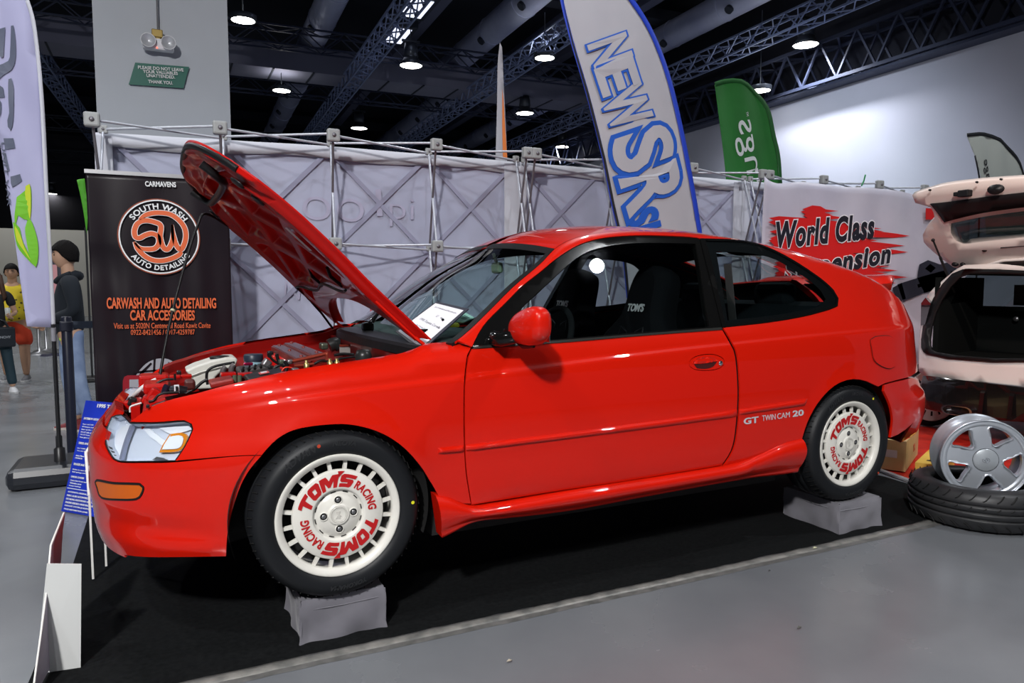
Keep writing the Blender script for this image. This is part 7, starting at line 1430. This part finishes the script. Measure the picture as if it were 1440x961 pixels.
# ================================================================ people
def skinmesh(name, nodes, edges, mat, parent, sub=2, label=None):
    """nodes: {name: (x, y, z, rx, ry)}"""
    ks = list(nodes); me = bpy.data.meshes.new(name); me.from_pydata([nodes[k][:3] for k in ks], [(ks.index(a), ks.index(b)) for a, b in edges], []); me.materials.append(mat)
    o = obj(name, me, None, parent, label=label); md = o.modifiers.new('skin', 'SKIN'); md.use_smooth_shade = True; md.branch_smoothing = .6
    sv = me.skin_vertices[0].data
    for i, k in enumerate(ks): n = nodes[k]; sv[i].radius = (n[3], n[4] if len(n) > 4 else n[3]); sv[i].use_root = (i == 0)
    s = o.modifiers.new('sub', 'SUBSURF'); s.levels = 1; s.render_levels = sub; return o
def head(parent, c, face, mats, hair='short', w=1., glasses=False):
    """c: head centre; face: unit vector the face looks along"""
    f = Vector(face).normalized(); r = Vector((0, 0, 1)).cross(f).normalized()*-1; u = Vector((0, 0, 1)); mt = Matrix(((r.x, f.x, u.x, c[0]), (r.y, f.y, u.y, c[1]), (r.z, f.z, u.z, c[2]), (0, 0, 0, 1)))
    skin, hairm = mats; n = 24; P = []
    for i in range(19):
        t = math.pi*i/18; row = []
        for j in range(n+1):
            a = 2*math.pi*j/n; x, y, z = math.sin(t)*math.cos(a), math.sin(t)*math.sin(a), math.cos(t)
            k = 1-.30*max(0, -z-.15)*(.6+.4*abs(x)); yy = y*.098*(1 if y > 0 else .98); zz = z*.118
            xx = x*.076*w*k; yy = yy*(1-.22*max(0, -z-.2)*(1 if y < 0 else 0))
            if y > .3: yy += .022*math.exp(-(x/.16)**2)*math.exp(-((z+.10)/.20)**2)-.010*math.exp(-((abs(x)-.32)/.16)**2)*math.exp(-((z-.08)/.12)**2)+.007*math.exp(-(x/.3)**2)*math.exp(-((z+.48)/.08)**2)+.008*math.exp(-(x/.25)**2)*math.exp(-((z+.85)/.15)**2)
            row.append(mt@Vector((xx, yy, zz)))
        P.append(row)
    m = MB(); m.grid(np.array(P)); 
    for s in (-1, 1): m.ball((0, 0, 0), (.012, .022, .032), 0, 10, mt@Matrix.Translation((s*.077*w, -.005, -.005)))
    m.tube([mt@Vector((0, -.02, -.20)), mt@Vector((0, -.012, -.06))], [.056*w, .052*w], 14)
    hd = m.build('head', skin, parent)
    e_ = MB()
    for s in (-1, 1): e_.ball((0, 0, 0), (.014, .006, .006), 0, 8, mt@Matrix.Translation((s*.030, .086, .010))); e_.box((0, 0, 0), (.032, .008, .007), 0, mt@Matrix.Translation((s*.030, .088, .032)))
    e_.box((0, 0, 0), (.04, .008, .006), 1, mt@Matrix.Translation((0, .088, -.055))); 
    if glasses:
        for s in (-1, 1): e_.tube([mt@Vector((s*.032+.024*math.cos(a), .096, .008+.018*math.sin(a))) for a in np.linspace(0, 6.28, 16)[:-1]], .002, 4, 0, closed=True)
    e_.build('face_features', [M('eye_dark', (.02, .015, .012), .4), M('lip', (.30, .09, .07), .5)], hd)
    h = MB(); P = []
    for i in range(13):
        t = math.pi*.58*i/12; row = []
        for j in range(n+1):
            a = 2*math.pi*j/n; y = math.sin(a); lim = 1. if y < .1 else 1-.34*min(1, (y-.1)/.5)
            tt = t*lim*(1.12 if y < -.2 else 1); x, y2, z = math.sin(tt)*math.cos(a), math.sin(tt)*math.sin(a), math.cos(tt); rr = 1.10+.03*math.sin(a*7+i)+(.05 if hair == 'fluffy' else 0)
            row.append(mt@Vector((x*.076*w*rr, y2*.098*rr, z*.118*rr+.004)))
        P.append(row)
    h.grid(np.array(P))
    if hair == 'long':
        for k in range(14): a = math.pi*(1.05+.9*k/13); h.tube([mt@Vector((.082*math.cos(a), .095*math.sin(a), .03)), mt@Vector((.092*math.cos(a), .11*math.sin(a), -.10)), mt@Vector((.11*math.cos(a)*1.1, .11*math.sin(a), -.27)), mt@Vector((.09*math.cos(a), .10*math.sin(a), -.36))], [.02, .026, .024, .006], 8)
    h.build('hair', hairm, parent, solid=.012); return hd
def hand(parent, wrist, d, curl_dir, mat, s=1.):
    """palm and five fingers, curled"""
    d = Vector(d).normalized(); c = Vector(curl_dir); c = (c-d*c.dot(d)).normalized(); w = d.cross(c); W0 = Vector(wrist); m = MB()
    m.tube([W0, W0+d*.04*s, W0+d*.085*s], [.022*s, .034*s, .036*s], 10); m.v = [tuple(Vector(v)-c*((Vector(v)-W0).dot(c)*.45)) for v in m.v]
    for k, L_ in enumerate((.070, .080, .074, .058)):
        b = W0+d*.083*s+w*(k-1.5)*.0195*s; m.tube([b-d*.01, b+d*L_*.42*s+c*.008*s, b+d*L_*.72*s+c*.030*s, b+d*L_*.80*s+c*.050*s], [.0095*s, .009*s, .0082*s, .006*s], 8)
    b = W0+d*.03*s-w*.030*s; m.tube([b, b-w*.022*s+d*.025*s+c*.01*s, b-w*.022*s+d*.05*s+c*.026*s, b-w*.016*s+d*.062*s+c*.036*s], [.013*s, .012*s, .010*s, .007*s], 8)
    return m.build('hand', mat, parent)
def shoe(parent, ankle, d, mats, L_=.27):
    d = Vector((d[0], d[1], 0)).normalized(); w = Vector((-d.y, d.x, 0)); a = Vector((ankle[0], ankle[1], 0)); P = []
    for t in np.linspace(0, 1, 12):
        wd = .036+.014*math.sin(math.pi*min(1, t*1.1))+(-.02*max(0, t-.85)/.15); hh = .085-.02*t if t < .4 else .077-.055*((t-.4)/.6)**.8; c = a+d*(-.075+L_*t); P.append([c+w*(wd*math.cos(q))+Vector((0, 0, max(.012, hh*max(0, math.sin(q))+.012))) for q in np.linspace(0, math.pi, 9)])
    m = MB(); m.grid(np.array(P)); m.add([tuple(p) for p in P[0]], [tuple(range(9))]); m.add([tuple(p) for p in P[-1]], [tuple(range(9))])
    S_ = []
    for t in np.linspace(0, 1, 12): wd = .040+.014*math.sin(math.pi*min(1, t*1.1))+(-.02*max(0, t-.85)/.15); c = a+d*(-.079+(L_+.008)*t); S_.append([c-w*wd+Vector((0, 0, .001)), c-w*wd+Vector((0, 0, .024)), c+w*wd+Vector((0, 0, .024)), c+w*wd+Vector((0, 0, .001)), c-w*wd+Vector((0, 0, .001))])
    m.grid(np.array(S_), 1, False); m.add([tuple(p) for p in S_[0][:4]], [(0, 1, 2, 3)], 1); m.add([tuple(p) for p in S_[-1][:4]], [(0, 1, 2, 3)], 1); m.build('shoe', mats, parent)
SKIN = M('skin_tan', (.42, .24, .15), .55); SK2 = M('skin_light', (.50, .30, .20), .55); HAIR = bump(M('hair_black', (.006, .005, .005), .75, spec=.15), 90, .8, .01); HBR = M('hair_brown', (.06, .025, .012), .5)
def person(loc, rz, label, sc_, P, legs, arms, upper, lower, skin, hairm, hairstyle, facedir, shoes, shorts=False, sleeves='long', belly=0., hood=False, wide=1., glasses=False, group=None):
    e = empty('person', loc, rz, label, 'person'); e.scale = (sc_,)*3
    # body is one continuous skinned surface (facing -y in its own frame)
    N_ = {'pel': (0, 0, .93, .13*wide, .10), 'wai': (0, -.01-belly*.3, 1.06, .125*wide+belly*.4, .10+belly*.6), 'che': (0, 0, 1.25, .15*wide, .11+belly*.3), 'nek0': (0, .01, 1.43, .075*wide, .07), 'nek': (0, .0, 1.52, .052, .052)}
    E_ = [('pel', 'wai'), ('wai', 'che'), ('che', 'nek0'), ('nek0', 'nek')]
    for s, k in ((-1, 'l'), (1, 'r')):
        kn, an = legs[k]; N_['hip'+k] = (s*.095*wide, 0, .86, .095*wide, .095*wide); N_['kne'+k] = (*kn, .060*wide, .062*wide); N_['cal'+k] = tuple((np.array(kn)*.6+np.array(an)*.4))+(.056*wide, .058*wide); N_['ank'+k] = (*an, .036, .040)
        E_ += [('pel', 'hip'+k), ('hip'+k, 'kne'+k), ('kne'+k, 'cal'+k), ('cal'+k, 'ank'+k)]
        el, wr = arms[k]; N_['sho'+k] = (s*.185*wide, .005, 1.385, .060*wide, .058*wide); N_['elb'+k] = (*el, .040*wide, .040*wide); N_['wri'+k] = (*wr, .026, .024); E_ += [('nek0', 'sho'+k), ('sho'+k, 'elb'+k), ('elb'+k, 'wri'+k)]
    skinmesh('body', N_, E_, skin, e)
    hd = head(e, (0, -.015, 1.635), facedir, (skin, hairm), hairstyle, 1.0 if wide < 1.1 else 1.12, glasses)
    for k in 'lr':
        el, wr = arms[k]; d = Vector(wr)-Vector(el); hand(e, wr, d, (0, -1, .2) if k == 'l' else (0, -1, .2), skin)
        kn, an = legs[k]; shoe(e, an, (math.sin(facedir[0]*0), -1, 0) if len(legs) < 3 else legs['d'], shoes)
    # upper garment
    g = 1.0; U = {'b0': (0, -belly*.25, .88, .158*wide+belly*.45, .125+belly*.6), 'b1': (0, -.01-belly*.35, 1.06, .150*wide+belly*.5, .125+belly*.7), 'b2': (0, 0, 1.25, .175*wide, .130+belly*.3), 'b3': (0, .01, 1.42, .10*wide, .085)}
    F = [('b0', 'b1'), ('b1', 'b2'), ('b2', 'b3')]
    for s, k in ((-1, 'l'), (1, 'r')):
        el, wr = arms[k]; U['s'+k] = (s*.19*wide, .005, 1.385, .078*wide, .078*wide); F.append(('b3', 's'+k))
        if sleeves == 'long': U['e'+k] = (*el, .064, .066); wv = tuple(np.array(el)*.12+np.array(wr)*.88); U['w'+k] = (*wv, .050, .050); F += [('s'+k, 'e'+k), ('e'+k, 'w'+k)]
        else: sh_ = np.array((s*.19*wide, .005, 1.385)); mid = tuple(sh_*.35+np.array(el)*.65); U['e'+k] = (*mid, .066*wide, .068*wide); F.append(('s'+k, 'e'+k))
    skinmesh('top', U, F, upper, e)
    if hood: m = MB(); m.tube([(-.11, .01, 1.45), (-.08, .06, 1.46), (0, .085, 1.45), (.08, .06, 1.46), (.11, .01, 1.45)], [.03, .042, .046, .042, .03], 10); m.tube([(-.12, .02, 1.46), (-.07, -.06, 1.43), (0, -.09, 1.40), (.07, -.06, 1.43), (.12, .02, 1.46)], [.035, .03, .028, .03, .035], 8); m.build('hood', upper, e)
    Lw = {'p': (0, 0, .93, .145*wide+belly*.3, .118+belly*.4), 'w': (0, -.005, 1.0, .14*wide+belly*.4, .112+belly*.5)}; F = [('w', 'p')]
    for s, k in ((-1, 'l'), (1, 'r')):
        kn, an = legs[k]; q = .012 if not shorts else .040; Lw['h'+k] = (s*.10*wide, 0, .85, .105*wide, .108*wide); kk = kn if not shorts else tuple(np.array(kn)+np.array((0, 0, .03))); Lw['k'+k] = (*kk, .066*wide+q, .068*wide+q); F += [('p', 'h'+k), ('h'+k, 'k'+k)]
        if not shorts: a2 = tuple(np.array(an)+np.array((0, 0, .03))); Lw['a'+k] = (*a2, .050+q*.6, .054+q*.6); F.append(('k'+k, 'a'+k))
    skinmesh('trousers' if not shorts else 'shorts', Lw, F, lower, e)
    return e
YSH = M('yellow_shirt', (.62, .47, .02), .8); t = N(YSH, 'ShaderNodeTexCoord'); v_ = N(YSH, 'ShaderNodeTexVoronoi', Scale=14); r_ = N(YSH, 'ShaderNodeValToRGB'); r_.color_ramp.elements[0].position = .22; r_.color_ramp.elements[1].position = .27; r_.color_ramp.elements[0].color = (.10, .08, .01, 1); r_.color_ramp.elements[1].color = (.62, .47, .02, 1); L(YSH, t, 'Object', v_, 'Vector'); L(YSH, v_, 0, r_, 0); L(YSH, r_, 0, YSH.node_tree.nodes['Principled BSDF'], 'Base Color')
p1 = at(25, 535, z=0); p1s = at(25, 372, y=p1.y).z/1.757
person((p1.x, p1.y, 0), R(-8), 'person in a yellow patterned shirt and red shorts walking at the left', p1s, None, {'l': ((-.13, -.04, .48), (-.15, .04, .075)), 'r': ((.13, -.06, .48), (.15, -.10, .075))}, {'l': ((-.33, .03, 1.12), (-.33, -.04, .88)), 'r': ((.33, .05, 1.12), (.36, -.02, .88))}, YSH, M('red_shorts', (.55, .045, .012), .8), SKIN, HAIR, 'short', (.1, -1, 0), [M('grey_shoe', (.12, .12, .13), .7), M('shoe_sole', (.5, .5, .5), .6)], True, 'short', .10, False, 1.22, True)
p2 = at(14, 552, z=0); p2s = at(0, 378, y=p2.y).z/1.757
wm = person((p2.x-.10, p2.y, 0), R(20), 'person in a black top and dark leggings carrying a black bag', p2s, None, {'l': ((-.08, .10, .50), (-.06, .22, .10)), 'r': ((.11, -.06, .50), (.15, -.10, .075))}, {'l': ((-.24, .02, 1.14), (-.20, -.12, .95)), 'r': ((.25, .03, 1.13), (.14, -.20, 1.10))}, M('black_top', (.010, .011, .014), .8), M('teal_leggings', (.012, .035, .05), .7), SK2, HBR, 'long', (-.6, -1, 0), [M('white_shoe', (.6, .6, .62), .6), M('shoe_sole', (.5, .5, .5), .6)], False, 'short', 0., False, .88)
m = MB(); m.box((.02, -.16, .80), (.34, .12, .28), bev=.02)
for yy in (-.21, -.11): m.tube([(-.08, yy, .93), (-.06, yy, 1.02), (0, -.16, 1.06), (.08, yy, 1.02), (.12, yy, .93)], .008, 6)
bag = m.build('shoulder_bag', M('bag_black', (.012, .016, .022), .4)); bag.matrix_world = Matrix.Translation(wm.location)@Matrix.Rotation(R(20), 4, 'Z')@Matrix.Diagonal((p2s, p2s, p2s, 1)); tag(bag, 'black shopping bag held by the person in the black top', 'bag')
me = text_mesh('GIVENCHY', size=.045, bold=.001); me.transform(frame_mt((.02, -.222, .80), (1, 0, 0), (0, 0, 1))); me.materials.append(M('bag_print', (.30, .32, .35), .5)); obj('bag_lettering', me, None, bag)
m = MB(); m.lathe([(.028, 0), (.036, .10), (.03, .11), (0, .115)], 16); cup = m.build('drink_cup', M('clear_cup', (.5, .52, .5), .2, 0, .5)); cup.matrix_world = Matrix.Translation(wm.location)@Matrix.Rotation(R(20), 4, 'Z')@Matrix.Diagonal((p2s, p2s, p2s, 1))@Matrix.Translation((.10, -.275, 1.10)); tag(cup, 'clear drink cup in the hand of the person in the black top', 'cup')
p3 = at(92, 606, z=0); p3s = at(98, 341, y=p3.y).z/1.76
DEN = mottle(M('light_denim', (.20, .27, .42), .85), (.16, .22, .36), (.28, .36, .52), 5)
pj = person((p3.x+.07, p3.y, 0), R(-82), 'person in a dark hooded jacket and light jeans, beside the black banner', p3s, None, {'l': ((-.09, -.02, .49), (-.09, .03, .075)), 'r': ((.10, .03, .49), (.10, .12, .075)), 'd': (0, -1)}, {'l': ((-.25, .05, 1.13), (-.14, -.16, 1.02)), 'r': ((.25, .04, 1.13), (.13, -.16, 1.04))}, M('navy_hoodie', (.008, .012, .018), .9), DEN, SK2, HAIR, 'fluffy', (0, -1, -.05), [M('maroon_shoe', (.16, .015, .02), .7), M('shoe_sole2', (.55, .5, .45), .6)], False, 'long', .05, True, 1.04)
m = MB(); m.box((0, 0, .868), (.22, .19, .03), bev=.01); m.build('shirt_hem', M('lime_hem', (.40, .60, .05), .7), pj)
# distant stand behind them: chrome table and lit poster
m = MB(); m.box((0, 0, 1.25), (.42, .04, 1.1)); m.tube([(0, 0, 0), (0, 0, .7)], .03, 10); m.lathe([(.22, 0), (.2, .02), (.03, .04)], 24); ps = m.build('poster_stand', M('poster_dark', (.03, .03, .05), .4), loc=at(77, 500, z=0)); tag(ps, 'dark poster stand with red and white print between the two men', 'sign stand')
m = MB(); m.box((.02, -.03, 1.30), (.16, .01, .5)); m.build('poster_print', M('poster_pink', (.65, .30, .32), .5), ps); m = MB(); m.box((.0, -.03, .85), (.3, .01, .08)); m.build('poster_print', M('poster_lime', (.3, .6, .1), .5), ps)
for k, (px, py) in enumerate(((56, 498), (66, 494))):
    e = empty('bar_stool', at(px, py, z=0), 0, ('dark round-based bar stool, left one far behind the poles', 'dark round-based bar stool, right one far behind the poles')[k], 'stool', 'distant bar stools'); m = MB(); m.lathe([(.22, 0), (.2, .02), (.03, .05), (.03, .68)], 20); m.build('base', STL, e); m = MB(); m.lathe([(.03, .68), (.18, .69), (.18, .74), (0, .75)], 20); m.build('seat', BLK, e)
